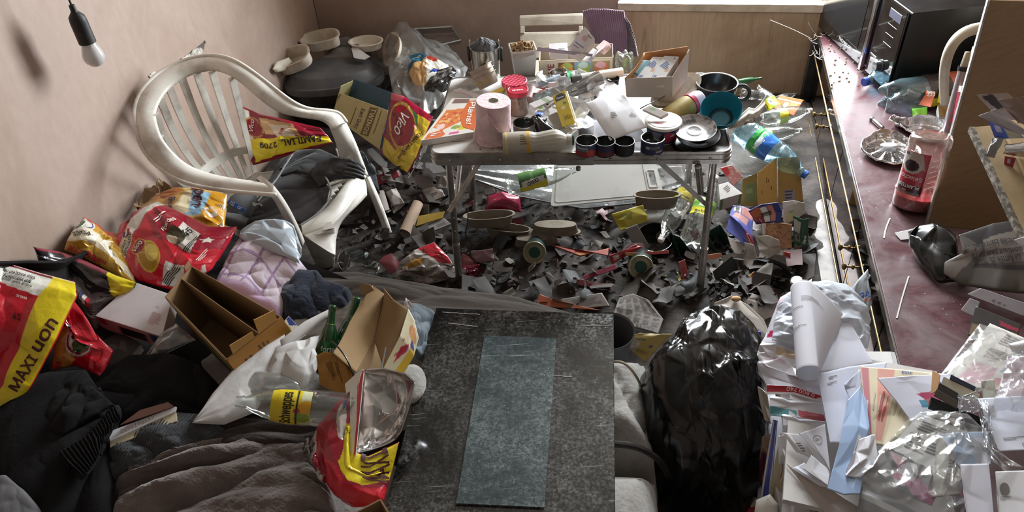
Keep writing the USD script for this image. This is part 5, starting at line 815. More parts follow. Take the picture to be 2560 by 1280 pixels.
# folding chair behind the table with a lilac knit over it
CB = M('cream_plastic','a89f90',.5,dirt='6f6450',dscale=9,damt=.5); T = Thing('folding_chair','cream plastic folding chair standing behind the table against the wall','chair')
z1 = .66
for (x0,y0,za),(x1,y1,zb),(x2,y2,zc),(x3,y3,zd) in ((((1299,38,.62),(1458,32,.62),(1455,66,.57),(1300,70,.57))),(((1300,80,.555),(1450,78,.555),(1448,150,.46),(1302,150,.46)))): T.part('back_slat',rbox(np.vstack([PP((x0,y0,za),(x1,y1,zb),(x2,y2,zc),(x3,y3,zd)),PP((x0,y0,za),(x1,y1,zb),(x2,y2,zc),(x3,y3,zd)) + DD * .018]),.006),CB,False)
for x in (1306,1452): q = PP((x,66,.575),(x,84,.55)); T.part('back_upright',bar(q[0],q[1],.02,.014),CB,False); q2 = P(x,150,.46); T.part('leg',tube([q2,np.array([q2[0],q2[1] - .08,.0])],.011,10),CB)
q = PP((1302,150,.46),(1450,150,.46)); T.part('seat',rbox(np.vstack([q,q - DD * .3,q - UP * .02,q - DD * .3 - UP * .02]),.006),CB,False)
def corrug(u,v): return .004 * np.abs(np.sin(u * np.pi * 20)) + .012 * ridge(u,v,2,80,.4,5)
LILK = M('lilac_knit','7d6478',.95,dirt='5d4a5a',dscale=9,damt=.5,sheen=.3,spec=.1)
T = Thing('lilac_jumper','lilac ribbed knit hanging over the folding chair','jumper')
S = pcoons([(1455,28,.66),(1475,22,.67),(1510,22,.67),(1560,28,.655)],[(1560,28,.655),(1568,80,.57),(1568,135,.46)],[(1488,110,.52),(1505,135,.47),(1568,135,.46)],[(1455,28,.66),(1475,70,.59),(1488,110,.52)],140,50); S.push(corrug(S.U,S.V)); T.part('knit_front',S.solid(.008),LILK,True)
S = pcoons([(1560,40,.64),(1572,60,.61)],[(1572,60,.61),(1585,100,.54),(1594,140,.46)],[(1562,140,.45),(1594,140,.46)],[(1560,40,.64),(1562,140,.45)],30,60); S.push(.003 * np.sin(S.V * np.pi * 24)); T.part('knit_sleeve',S.solid(.008),M('grey_lilac_knit','6b6068',.95,sheen=.3,spec=.1),True)
box6('brown_box','brown box behind the table under the upside-down bottle','box',P(1560,130,.62) * [1,1,0] + UP * .305 + np.array([(-.08,.08,0),(.08,.08,0),(.08,-.08,0),(-.08,-.08,0)]),.25,lin('7d6244'))
bottle('clear bottle standing on its head behind the orange box',P(1560,130,.62),P(1560,130,.62) - UP * .31 + CR * .01,'soda',PET,None,lin('86b040'),.05,9,(),None,lz=(.09,.14),span=1.2,face_cam=.3)
# plates and orange box
c,a,b = axes((1690,224),.765,(1748,196),.775,(1680,196),.795)
for k in range(3):
    T = Thing('pulp_plate',('topmost cream pulp plate under the orange box','middle cream pulp plate under the orange box','lowest cream pulp plate under the orange box')[k],'plate','pulp plates under the orange box'); n_ = unit(np.cross(a,b))
    T.part('plate',oput(oval([(0,0),(.66,0),(.74,.4),(.80,.75),(.86,.7),(.92,.95),(1,1),(1,.82),(.8,.5),(.7,-.15),(0,-.15)],56,2.),c - n_ * (.011 * k + .012) + CR * .004 * k,a * 1.05,b * 1.05,.018,n_),PULP,40)
T = Thing('orange_box','open white card box with orange lining, holding medicine boxes, on the plates','box')
ORI = M('orange_lining','d49a6a',.7,dirt='b87d4e',dscale=8,damt=.3); WB = M('off_white_card','c6b9ac',.7,dirt='9f8f80',dscale=8,damt=.3)
A_ = PP((1563,196,.85),(1681,192,.85),(1681,243,.77),(1568,242,.77)); B_ = PP((1612,132,.90),(1719,116,.905)); Bd = PP((1600,190,.79),(1712,200,.79))
T.part('front_panel',panel(A_,.003),WB,False); T.part('orange_panel',panel([B_[0],B_[1],Bd[1],Bd[0]],.003),ORI,False)
T.part('side_flap',panel([A_[1],B_[1] + CR * .008 - UP * .01,Bd[1] + CR * .008,A_[2]],.003),WB,False); T.part('curved_side',(lambda S: (S.push(.008 * np.sin(S.U * np.pi)),S)[1])(quad(B_[0],A_[0],A_[3],Bd[0],12,8)).solid(.003),ORI,True); T.part('base_panel',panel([A_[3],A_[2],Bd[1],Bd[0]],.003),WB,False)
def tb(c,ang,w,l,h): R = rotz(ang) ; return [c + R @ np.array([x * w / 2,y * l / 2,0]) for x,y in ((-1,1),(1,1),(1,-1),(-1,-1))]
BP = [(Rr(.62,.55,.9,.72),lin('d0a07a')),(Rr(.05,.9,.3,.97),lin('4a6aa8'))]
medbox('rightmost white medicine box with blue print in the orange box',[(1660,140,.885),(1698,142,.88),(1662,196,.845),(1630,194,.845)],.035,BP,lambda p: (p.lines(.5,.4,.7,.3,4,ink('4a6aa8'),60),p.text('Z',.8,.1,.12,ink('274f9e'),60)))
medbox('middle white medicine box with an orange dot in the orange box',[(1632,142,.882),(1662,143,.88),(1628,195,.845),(1592,194,.845)],.035,BP,lambda p: (p.lines(.5,.35,.7,.3,4,ink('4a6aa8'),60),p.text('Z',.3,.93,.12,ink('274f9e'))))
medbox('light blue medicine carton at the left of the orange box',[(1604,150,.878),(1628,152,.875),(1592,193,.845),(1580,184,.85)],.03,[(Rr(.55,0,1,1),lin('7db4c6')),(Rr(.0,.85,1,1),lin('3a5f62'))],None,lin('b9dbe6'))
# black mug and teal bowl
MUG = M('black_stoneware','15171c',.3,coat=.4,dirt='3a3d44',dscale=12,damt=.3); MRIM = M('bare_rim','9a958c',.5)
a = on(1787,250); b = vtop(a,206); h = b[2] - a[2]; r = 52 / ppm(1787,220,.75); T = Thing('jumbo_mug','jumbo black stoneware mug behind the turquoise bowl','mug')
T.part('mug_body',put(lathe([(0,0),(r * .55,0),(r * .72,.008),(r * .93,h * .5),(r * 1.0,h),(r * .97,h + .002),(r * .93,h - .002),(r * .86,h * .5),(r * .6,.014),(0,.010)],56),a),MUG,35); T.part('rim',put(lathe([(r * .935,h + .0005),(r * .99,h + .0035),(r * 1.005,h + .0005)],56),a),MRIM,True)
hd = unit(CR * 1. - TY * .2); T.part('handle',tube(spl([a + hd * r * .9 + UP * h * .85,a + hd * (r + .02) + UP * h * .95,a + hd * (r + .042) + UP * h * .62,a + hd * (r + .028) + UP * h * .2,a + hd * r * .85 + UP * h * .2],26),.0068,10),MUG,True)
TEAL = M('teal_melamine','1f7f96',.35,dirt='15505e',dscale=8,damt=.3); TEALS = M('soot_stain','1b3238',.5,dirt='1f6f80',dscale=30,damt=.5)
cR = P(1803,272,.775); up = unit(unit(CAM - cR) * .62 + UP * .75 - CR * .05); R = basis(up); r = 51 / ppm(1803,272,.775); d = r * .95; T = Thing('turquoise_bowl','tilted turquoise plastic bowl with a sooty ring inside, at the table corner','bowl')
m = lathe([(0,-d + .006),(r * .50,-d + .006),(r * .62,-d * .8),(r * .86,-d * .4),(r * .97,0),(r * 1.0,.002),(r * 1.01,-.002),(r * .9,-d * .42),(r * .64,-d * .86),(r * .52,-d),(0,-d)],60); T.part('bowl_body',put(m,cR,R),TEAL,40)
T.part('soot_ring',put(lathe([(r * .42,-d + .0066),(r * .505,-d + .0072),(r * .56,-d + .013)],60),cR,R),TEALS,True)
# squeezy bottle under the plates
q = PP((1692,282,.725),(1752,246,.745)); o,R,L = lay(q[0],q[1]); r = 27 / ppm(1720,260,.73); T = Thing('squeezy_bottle','yellow sauce bottle with pink band and clear cap under the plates','bottle'); T.part('bottle_body',put(lathe([(0,0),(r * .9,0),(r,.01),(r,L * .92),(r * .95,L),(0,L)],36),o - unit(q[1] - q[0]) * .05,R),M('mustard_label','a88f4a',.5,dirt='c9b884',dscale=14,damt=.7),35)
T.part('pink_band',put(lathe([(r * .9,0),(r * 1.03,0),(r * 1.03,.014),(r * .9,.014)],36),q[1] - unit(q[1] - q[0]) * .05,R),M('pink_plastic','cf3f62',.4),35); T.part('clear_cap',put(lathe([(r * .95,0),(r * .88,.03),(r * .8,.036),(0,.036)],36),q[1] - unit(q[1] - q[0]) * .036,R),M('pink_clear','cfc0cc',.3),35)
# yoghurt pot, with packet on top
c = on(1655,346); b = vtop(c,300); h = b[2] - c[2]; r = 46 / ppm(1650,310,.76); T = Thing('yoghurt_pot','large yoghurt pot with navy and red fruit print beside the envelope','pot'); prof = [(0,0),(r * .74,0),(r * .78,.004),(r * .92,h - .012),(r,h - .010),(r,h - .002),(r * .95,h),(r * .5,h + .001),(0,h + .001)]; T.part('pot_body',put(lathe(prof,56),c),WHITEP,35)
S = Surf(np.array([[c + np.array([(rr_ := np.interp(z,[0,.004,h - .012,h],[r * .76,r * .792,r * .932,r * .95])) * math.cos(an),rr_ * math.sin(an),z]) for an in np.linspace(-math.pi * .5 - 1.5,-math.pi * .5 + 1.5,70)] for z in np.linspace(h - .014,.006,24)])); S.paint(lin('22305c'),[(El(.55,.5,.16,.4),lin('a82842')),(El(.8,.55,.12,.4),lin('a82842')),(El(.3,.3,.16,.22),lin('8a90a8')),(Pg((0,.6),(.3,.5),(.5,.75),(.45,.85),(.2,.72),(0,.8)),lin('c9c9c9')),(El(.7,.3,.06,.2,30),lin('d0d0d0'))]); T.surf('printed_band',S,CARD,.0006)
S = Surf(np.array([[c + np.array([r * .85 * q_ * math.cos(an),r * .85 * q_ * math.sin(an),h + .0015]) for an in np.linspace(0,2 * math.pi,60)] for q_ in np.linspace(1,.02,16)])); S.paint(lin('c9c3bd'),[(Rr(.68,.0,.92,.55),lin('b03450')),(Rr(.55,.2,.68,.6),lin('c98a98')),(Rr(.95,.2,1,.6),lin('8a9a70'))]); T.surf('foil_lid',S,FILM)
medbox('thin grey-white packet lying on the yoghurt pot',[(1606,273,.80),(1625,264,.805),(1672,283,.79),(1652,294,.785)],.009,[(El(.6,.3,.2,.14),lin('7a9a5a'))],None,lin('b5aca6'))
solo('cable',tube(spl(PP((1600,272,.80),(1618,262,.805),(1640,252,.80),(1662,240,.785)),20),.0018,8),BLACKP,'thin black cord between the yoghurt pot and the orange box','cord')
# tins
def tin(label,x,y,ytop,rpx,col,shapes,txt=None,zb=TZ,rim=None):
    c = P(x,y,zb); b = vtop(c,ytop); h = b[2] - c[2]; r = rpx / ppm(x,y,zb + .02); T = Thing('food_tin',label,'tin'); T.part('tin_body',put(lathe([(0,.002),(r * .92,.002),(r * .95,0),(r * .97,.004),(r * .97,h - .004),(r,h - .002),(r,h),(r * .93,h),(r * .92,h - .004),(r * .92,.006),(0,.005)],48),c),rim or STEEL,30); T.part('dregs',put(lathe([(r * .915,h - .007),(r * .9,.01),(0,.0065)],40),c),M('dark_dregs','1e221f',.5,dirt='3d4238',dscale=30,damt=.6),True)
    S = Surf(np.array([[c + np.array([r * .978 * math.cos(an),r * .978 * math.sin(an),z]) for an in np.linspace(-math.pi * .5 - 1.5,-math.pi * .5 + 1.5,50)] for z in np.linspace(h - .005,.004,14)])); S.paint(lin(col),shapes); T.surf('label',S,CARD,.0004)
    if txt: p = Print(S,.0008); txt(p); p.done(T)
tin('blue tin with silver rim at the front, left of the saucers',1630,376,343,30,'20284e',[(Rr(.32,.25,.65,.5),lin('8a8a80')),(El(.3,.37,.06,.14),lin('b0aa9a')),(Rr(.55,.65,.75,.8),lin('a09c90'))],lambda p: p.text('Sardines',.48,.38,.26,ink('2b2b30')))
tin('red and blue tin beside the cap of the lying juice bottle',1466,383,350,28,'274068',[(Pg((0,.55),(.6,.45),(1,.6),(1,1),(0,1)),lin('8e2230')),(El(.6,.6,.14,.3),lin('b8432e')),(Rr(.1,.15,.5,.42),lin('a8b0b8'))],lambda p: p.text('Saupiquet',.3,.3,.36,ink('233a66')))
tin('dark blue and red tin in the shade below the envelope',1512,382,352,26,'1d2240',[(Rr(0,.6,1,1),lin('5d1c22'))],rim=BLACKP); tin('almost black tin between the two blue tins below the envelope',1560,380,352,26,'141618',[],rim=BLACKP)  # black rims in place of steel paint in the shade below the envelope
tin('tin with a ring-pull lid next to the black spectacle case',1312,340,306,29,'8a7f80',[(Rr(.3,.3,.7,.9),lin('a8323e')),(Rr(0,0,1,.2),lin('6a6668'))])
solo('ring_pull',cat([tube(P(1318,305,.742) + np.array([[.009 * math.cos(x),.0,.009 * math.sin(x) + .008] for x in np.linspace(0,2 * math.pi,20)]),.0011,6),]),STEEL,'ring-pull standing up on a tin lid by the spectacle case','ring-pull')
# saucers
SOOTC = M('sooty_ceramic','8d8381',.3,dirt='1d1817',dscale=34,damt=.92,dlo=.43,dhi=.57)
c = on(1733,352); r = 54 / ppm(1735,340,.72)
for k,(zz,sh) in enumerate(((.034,(0,0)),(.014,(.012,-.008)))):
    T = Thing('saucer',('upper sooty saucer at the front right of the table','lower dark saucer half hidden under the upper sooty saucer')[k],'saucer'); cc = c + np.array([sh[0],sh[1],zz]); up = unit(UP + (CAM - cc) * [.06,.06,0]); T.part('saucer_body',put(lathe([(0,.004),(r * .30,.004),(r * .33,.0065),(r * .36,.004),(r * .62,.005),(r * .92,.015),(r,.019),(r * 1.005,.017),(r * .7,.001),(r * .4,-.004),(0,-.003)],64),cc,basis(up)),SOOTC if k == 0 else M('dark_ceramic','3a3331',.4,dirt='121010',dscale=20,damt=.8),True)
T = Thing('plate','black plate underneath the two sooty saucers','plate'); T.part('plate_body',put(lathe([(0,.004),(r * .6,.004),(r * 1.02,.010),(r * 1.05,.0085),(r * .6,0),(0,0)],56),c + np.array([-.004,-.01,.001])),BLACKP,True)
# envelopes
S = pcoons([(1463,258,.80),(1482,252,.805),(1500,240,.81),(1520,232,.81),(1548,224,.81)],[(1548,224,.81),(1585,270,.79),(1617,318,.76)],[(1526,352,.735),(1570,336,.75),(1617,318,.76)],[(1463,258,.80),(1495,305,.77),(1526,352,.735)],40,40); S.push(.002 * facet(S.U,S.V,12,5) + .008 * env(S.U,S.V)); T = Thing('envelope','white opened envelope with torn top lying across the tins on the table','envelope'); T.part('paper',S.solid(.002),PAPER,True); p = Print(S,.0012); p.lines(.42,.55,.16,.14,4,IKGY,-22,3); p.text('Evryd',.80,.28,.16,IKGY,-62,False); p.lines(.84,.7,.16,.1,4,IKGY,-62,5); p.text('Z',.62,.04,.05,ink('c0407a'),20); p.done(T)
S = pcoons([(1484,300,.745),(1530,280,.76),(1580,290,.76)],[(1580,290,.76),(1600,320,.745),(1626,352,.72)],[(1484,348,.72),(1540,355,.715),(1626,352,.72)],[(1484,300,.745),(1482,325,.73),(1484,348,.72)],30,30); S.push(.004 * facet(S.U,S.V,14,8)); T = Thing('envelope','white folded letter underneath the torn-top envelope','envelope'); T.part('paper',S.solid(.003),PAPER,40)
# margarine tub on its side
q = PP((1381,241,.80),(1412,226,.81),(1438,308,.745),(1406,318,.735)); T = Thing('margarine_tub','yellow margarine tub turned on its side in the middle of the table','tub'); dn = unit(np.cross(q[1] - q[0],q[3] - q[0])); dn = dn if dn @ (CAM - q.mean(0)) < 0 else -dn
MARW = M('margarine_plastic','d6cdb0',.4,dirt='a89a70',dscale=12,damt=.3); dn = dn * .032 + CR * .022; T.part('tub_body',rbox(np.vstack([q,q + dn]),.006),MARW,30); q2 = q + dn * .45; m_ = q2.mean(0); q2 = m_ + (q2 - m_) * 1.12; T.part('tub_rim',rbox(np.vstack([q2,q2 + unit(dn) * .006]),.002),MARW,False)
S = face(T,q,lin('cdb02a'),[(El(.5,.14,.42,.12),lin('3a4046')),(El(.5,.30,.4,.1),lin('d0c060')),(El(.7,.34,.12,.06),lin('6a8a3a')),(Rr(.2,.62,.34,.95),lin('b8a86a')),(El(.5,.45,.16,.04),lin('e0d8b0'))],lambda p: (p.text('Fleurier',.5,.14,.62,IKW,-4),p.lines(.62,.75,.4,.2,5,ink('7a6a1a'),88,2)))
# black case
S = pcoons([(1328,292,.755),(1345,284,.765),(1362,300,.76)],[(1362,300,.76),(1390,325,.74),(1392,340,.72)],[(1345,345,.715),(1370,350,.71),(1392,340,.72)],[(1328,292,.755),(1338,320,.735),(1345,345,.715)],30,30); S.push(.014 * env(S.U,S.V,.4)); solo('spectacle_case',S.solid(.012),M('black_leatherette','191a1c',.3,coat=.2),'shiny black spectacle case leaning on the ring-pull tin','case',smooth=True)
# juice bottle, lying
q = PP((1254,360,.725),(1432,349,.725)); o,R,L = lay(q[0],q[1]); r = 27.5 / ppm(1340,355,.73); T = Thing('juice_bottle','ribbed white juice bottle with lemon label lying along the table edge','bottle'); pf = spl([(r * .96,0.004),(r,.01),(r * .99,L * .40),(r * .86,L * .48),(r * .88,L * .56),(r * 1.02,L * .70),(r * .96,L * .80),(r * .55,L * .90),(r * .42,L * .925)],50); m = lathe(np.vstack([[(0,.004)],pf,[(r * .42,L * .93)]]),60); v = m.vertices; an = np.arctan2(v[:,1],v[:,0]); k = ((v[:,2] > L * .42) & (v[:,2] < L * .88)); v[:,:2] *= (1 + .022 * np.cos(an * 16 + v[:,2] * 30) * k)[:,None]; T.part('bottle_body',put(tm(v,m.faces),o,R),M('juice_plastic','b9b3a6',.35,dirt='d6d0c4',dscale=8,damt=.4,trans=.25),True)
T.part('cap',put(lathe([(0,0),(r * .5,0),(r * .52,.003),(r * .52,L * .07),(0,L * .07)],30),q[1] - unit(q[1] - q[0]) * L * .085,R),M('cap_cream','c9c4b4',.45),35); T.part('neck_ring',put(lathe([(0,0),(r * .53,0),(r * .53,.006),(0,.006)],30),q[1] - unit(q[1] - q[0]) * L * .012,R),M('dark_green_plastic','1f4a36',.4),35)
d = R.T @ (CAM - o); ac = math.atan2(d[1],d[0]); S = band([(r,0),(r,L)],.012,L * .40,ac - 1.5,ac + 1.5,o,R,1.,off=.0008); S = Surf(np.transpose(S.A,(1,0,2))[::-1]); S = Surf(S.A[:,::-1]); S.paint(lin('c9b878'),[(Rr(.78,0,1,1),lin('cf9f12')),(Rr(0,.75,1,1),lin('c29a24')),(Rr(.10,.45,.30,.9),lin('b8ac8a')),(Rr(.38,.5,.5,.9),lin('7a8a3a')),(El(.32,.22,.14,.16),lin('7d8f4a')),(El(.36,.2,.07,.08),lin('b0763a')),(Rr(.45,.0,.75,.3),lin('b9c0c4')),(Rr(.55,.4,.95,.75),lin('b89a5a'))])
T.surf('label',S,CARD,.0005); p = Print(S,.0008); p.bars(.2,.67,.16,.4,10,IKB); p.lines(.75,.6,.3,.34,5,ink('6d5a2a')); p.done(T)
# small litter in the middle
T = Thing('plastic_cup','smoky clear plastic cup lying behind the margarine tub','cup'); q = PP((1420,232,.765),(1500,198,.785)); o,R,L = lay(q[0],q[1]); m = lathe([(0,0),(.018,0),(.02,.004),(.026,L * .55),(.031,L),(.0325,L),(.0315,L - .003),(.025,L * .5),(.017,.006),(0,.006)],40); v = m.vertices; an = np.arctan2(v[:,1],v[:,0]); v[:,:2] *= (1 + .03 * np.cos(an * 14) * (v[:,2] < L * .6))[:,None]; T.part('cup_body',put(tm(v,m.faces),o,R),CLEAR('smoky_cup',(.55,.53,.52),.08,.12,.1),True)
T = Thing('sealant_tube','white sealant cartridge lying behind the clear cup','cartridge'); q = PP((1452,196,.765),(1556,180,.765)); o,R,L = lay(q[0],q[1]); T.part('barrel',put(lathe([(0,0),(.017,0),(.017,L),(.0,L)],28),o,R),WHITEP,35); T.part('nozzle',put(lathe([(.012,-.035),(.015,-.02),(.016,0),(0,0)],20),o,R),M('grey_nozzle','5d5c58',.5),35)
for x,y,rp,lb in ((1398,188,25,'empty glass candle holder behind the tissues'),(1532,203,17,'small black ring lid beside the sealant cartridge')):
    c = on(x,y + 6,.74 if rp < 20 else .735); r = rp / ppm(x,y,.75); solo('glass_holder' if rp > 20 else 'jar_lid',put(lathe([(0,0),(r * .9,0),(r * .95,.02),(r,.022),(r * .9,.022),(r * .85,.004),(0,.003)],36),c),CLEAR('grey_glass',(.5,.5,.5),.06,.14) if rp > 20 else BLACKP,lb,'holder' if rp > 20 else 'lid',smooth=True)
CIL = M('pale_teal_plastic','8fa7a8',.4,dirt='6d8080',dscale=12,damt=.3)
for k,(p0,p1,rp,mt,lb) in enumerate((((1338,246,.735),(1378,240,.74),10,CIL,'pale teal plastic tube beside the red-lidded jar'),((1322,250,.735),(1330,222,.745),11,M('pinkish_plastic','b79a9a',.4),'pinkish film roll just right of the gingham-lidded jar'),((1344,214,.74),(1400,192,.75),7,M('grey_blue_plastic','9aa8b4',.4),'pale blue pen-like tube among the tissues'))):
    q = PP(p0,p1); r = rp / ppm(*p0); solo('plastic_tube',put(lathe([(0,0),(r,0),(r,np.linalg.norm(q[1] - q[0])),(0,np.linalg.norm(q[1] - q[0]))],24),q[0],basis(q[1] - q[0])),mt,lb,'tube',smooth=35)
medbox('flat white medicine box with green edge under the margarine tub',[(1322,260,.755),(1370,240,.765),(1386,248,.76),(1338,270,.75)],.018,[(Rr(.6,0,.8,1),lin('9ab08a'))],None)
medbox('white electronic thermometer box beside the margarine tub',[(1358,258,.75),(1384,240,.765),(1396,248,.76),(1368,268,.745)],.014,[(Rr(.05,.2,.25,.8),lin('2a2c2e'))],None)
medbox('small green-printed medicine box near the jars',[(1330,272,.745),(1356,264,.75),(1364,272,.745),(1338,280,.74)],.012,[(Rr(.5,.2,.95,.8),lin('8aa84a'))],None)
medbox('yellow soap carton behind the kitchen roll',[(1212,236,.745),(1268,212,.76),(1276,222,.752),(1220,246,.735)],.022,[(Rr(0,.6,1,1),lin('c9a030'))],None,lin('d8b84e'))
medbox('grey and red packet flat at the back left of the table',[(1132,226,.745),(1150,220,.75),(1205,240,.735),(1190,248,.73)],.01,[(El(.15,.5,.06,.3),lin('a02a3a'))],None,lin('a89c98'))
medbox('white box top under the margarine tub',[(1370,290,.74),(1392,280,.75),(1418,318,.715),(1394,326,.712)],.012,(),None,lin('c9c2b8'))
TISW = M('white_tissue','ebe9e6',.95,spec=.1,dirt='c4bdb6',dscale=14,damt=.35,trans=.12)
rg = rngf(77); k = 0
for x,y in [(1352,205),(1380,212),(1408,205),(1425,195),(1440,208),(1360,190),(1332,205),(1395,222),(1372,226),(1345,225),(1410,215),(1435,228),(1452,250),(1470,240),(1450,272),(1468,285),(1440,290),(1455,305),(1478,222),(1490,215),(1510,212),(1425,182),(1450,184),(1340,292),(1432,330),(1395,258),(1360,282),(1415,250),(1350,196),(1366,200),(1384,200),(1440,222),(1412,202),(1395,208),(1462,262),(1446,262),(1475,232),(1492,228),(1340,236),(1328,214)]:
    k += 1; scrap('crumpled white tissue or slip in the litter in the middle of the table',on(x + rg.normal() * 5,y + rg.normal() * 4,.722 + .035 * rg.random()),.026 + .02 * rg.random(),TISW if k % 3 else PAPER,300 + k,tilt=.7,crumple=.45,name='tissue',cat_='tissue',group='white tissues and slips on the table')
for k,(x,y,c_) in enumerate(((1358,222,'c9583a'),(1425,188,'3fa06a'),(1348,286,'3a5a9a'),(1388,270,'8a6a44'))): scrap(('orange-red scrap beside the jars','green scrap by the glass candle holder','blue scrap in front of the red-lidded jar','brown crust beside the margarine tub')[k],on(x,y,.76),.028,M('scrap_' + c_,c_,.6),340 + k,crumple=.4)
scrap('sheet of white paper under the margarine tub running to the right',on(1440,300,.725),.1,PAPER,351,tilt=.2,crumple=.1,name='paper_sheet',cat_='sheet'); scrap('white paper sheet between the clear cup and the envelope',on(1520,228,.745),.09,PAPER,352,tilt=.3,crumple=.12,name='paper_sheet',cat_='sheet')
q = PP((1690,312,.715),(1745,296,.73)); T = Thing('lighter','black and silver gas lighter behind the saucers','lighter'); T.part('lighter_body',tube([q[0],q[1]],.009,12),BLACKP); T.part('metal_head',tube([q[0] - unit(q[1] - q[0]) * .012,q[0]],.0085,12),STEEL)
q = PP((1748,300,.725),(1766,296,.73)); solo('key',tube(q,.004,8),STEEL,'small steel key-like piece beside the lighter','key')
# pizza carton
q = PP((1130,246,.735),(1222,246,.73),(1188,330,.722),(1052,352,.725)); T = box6('flatbread_box','flat food carton with an orange pasta picture on the left table end','food box',q,.022,lin('d9d2ca'),
    [(Pg((.08,.3),(.55,.28),(.62,.62),(.3,.82),(.06,.72)),lin('cf7434')),*[(El(.12 + .42 * a_,.34 + .34 * b_,.035,.03),lin(c_)) for (a_,b_),c_ in zip(rngf(3).random((40,2)),['d9883a','b94a2a','e2b070','c95f2e'] * 10)],(Rr(.62,.22,.84,.50),lin('d06a94')),(Pg((.84,.2),(1,.1),(1,.75),(.8,.66),(.78,.4)),lin('d96a2a')),(El(.22,.72,.08,.07),lin('e2c2c2')),(Pg((.05,.86),(.28,.80),(.42,.94),(.35,1),(.05,1)),lin('cf6a3a')),(Rr(.62,.62,.82,.88),lin('d0b83a')),(El(.55,.78,.1,.05),lin('8a9a44')),(Rr(.1,.02,.5,.14),lin('7a6058')),(Rr(.48,.90,.68,.97),lin('c95a8a')),(Rr(.5,.12,.68,.2),lin('c97aa4'))],
    lambda p: (p.pshape([(1172,252),(1206,250),(1186,326),(1158,318),(1150,295),(1160,272)],ink('c9622a')),p.ptext('Plans!',[(1190,256),(1178,312),(1164,310),(1176,255)],IKW,off=.001),p.lines(.73,.36,.16,.16,3,IKW,10),p.lines(.22,.9,.2,.08,2,IKW,4)),n=70)
S = pcoons([(1062,338,.705),(1150,330,.705)],[(1150,330,.705),(1165,350,.704)],[(1050,357,.706),(1165,350,.704)],[(1062,338,.705),(1050,357,.706)],14,10); solo('card_sheet',S.solid(.002),PAPER2,'grey card sheet sticking out below the flat food carton','card')
# broken plate at the corner, crumbs
S = pcoons([(1838,300,.735),(1872,268,.755),(1886,272,.755),(1898,262,.765),(1916,238,.785)],[(1916,238,.785),(1914,262,.765),(1898,290,.74),(1880,300,.73)],[(1822,322,.705),(1850,318,.71),(1880,300,.73)],[(1838,300,.735),(1822,322,.705)],40,20); S.push(.01 * env(S.U,S.V) - .004 * np.sin(S.V * np.pi * 4)); solo('broken_plate',S.solid(.003),PULP,'broken shard of a cream pulp plate beyond the turquoise bowl','plate',smooth=True)
r_ = rngf(9); cr = [put(trimesh.creation.icosphere(1,.002 + .003 * r_.random()),on(1196 + 70 * r_.random(),352 + 22 * r_.random(),TZ + .002),basis(r_.normal(size=3))) for _ in range(40)]; solo('crumbs',cat(cr),M('crumbs','a08a68',.9),'scattered beige crumbs on the table in front of the kitchen roll','crumbs',kind='stuff',smooth=False)
# ------------------------------------------------------------------ under and around the table
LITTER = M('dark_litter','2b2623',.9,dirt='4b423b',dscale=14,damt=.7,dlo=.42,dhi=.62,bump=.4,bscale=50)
S = Surf(np.array([[room(a,b,.0) for a in np.linspace(.05,2.95,110)] for b in np.linspace(-.03,-2.35,90)])); u,v = S.U,S.V
hgt = .05 + .05 * nz(u,v,9,3,3) + .07 * np.exp(-((u - .22) / .16) ** 2) * (1 - v) + .09 * np.exp(-((u - .82) / .14) ** 2) * np.clip(1.1 - v,0,1) + .16 * np.exp(-(u / .12) ** 2) * (1 - v)
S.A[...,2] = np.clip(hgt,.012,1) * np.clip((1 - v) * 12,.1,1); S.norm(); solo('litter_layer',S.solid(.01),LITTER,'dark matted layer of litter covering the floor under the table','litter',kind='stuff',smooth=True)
def lz(x,y):                                               # height of the litter under an image point
    z = .06
    for _ in range(4):
        p = P(x,y,z) - CORN; a,b = p @ RR,p @ DD; uu,vv = (a - .05) / 2.9,(-.03 - b) / 2.32
        z = float(np.clip(.05 + .07 * math.exp(-((uu - .22) / .16) ** 2) * (1 - vv) + .09 * math.exp(-((uu - .82) / .14) ** 2) * min(max(1.1 - vv,0),1) + .16 * math.exp(-(uu / .12) ** 2) * (1 - vv),.02,.4))
    return z
# scraps of the dark heap, each on its own
SC = [('grey paper',M('scrap_grey','47423e',.85,dirt='2e2a27',dscale=14,damt=.6)),('brownish paper',M('scrap_brown','3a3129',.85,dirt='292320',dscale=14,damt=.6)),('black plastic',M('scrap_black','151414',.7,dirt='3a3836',dscale=14,damt=.5)),('off-white paper',M('scrap_white','6d6760',.85,dirt='48423c',dscale=14,damt=.5)),('pinkish paper',M('scrap_pink','5a4846',.85,dirt='3d302f',dscale=14,damt=.5)),('clear film',HAZY),('dull red packet',M('scrap_red','5d1a20',.45,dirt='4a1a1c',dscale=14,damt=.5))]  # scrap colours darkened to stand in for the shade under the table
rg = rngf(2024); W_ = [.28,.26,.16,.14,.09,.02,.05]
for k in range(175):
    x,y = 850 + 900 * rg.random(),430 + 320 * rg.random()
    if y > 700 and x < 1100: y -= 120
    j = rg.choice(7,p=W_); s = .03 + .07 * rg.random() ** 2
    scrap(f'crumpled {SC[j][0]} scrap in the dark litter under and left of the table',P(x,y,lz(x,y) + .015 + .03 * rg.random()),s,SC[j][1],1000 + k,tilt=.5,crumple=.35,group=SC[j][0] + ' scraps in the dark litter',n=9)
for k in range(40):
    x,y = 1790 + 230 * rg.random(),540 + 220 * rg.random(); j = rg.choice(5,p=[.3,.25,.2,.15,.1]); scrap(f'crumpled {SC[j][0]} scrap in the heap between the table and the sideboard',P(x,y,lz(x,y) + .01 + .04 * rg.random()),.035 + .05 * rg.random(),SC[j][1],1400 + k,tilt=.6,crumple=.25,group=SC[j][0] + ' scraps beside the sideboard',n=7)
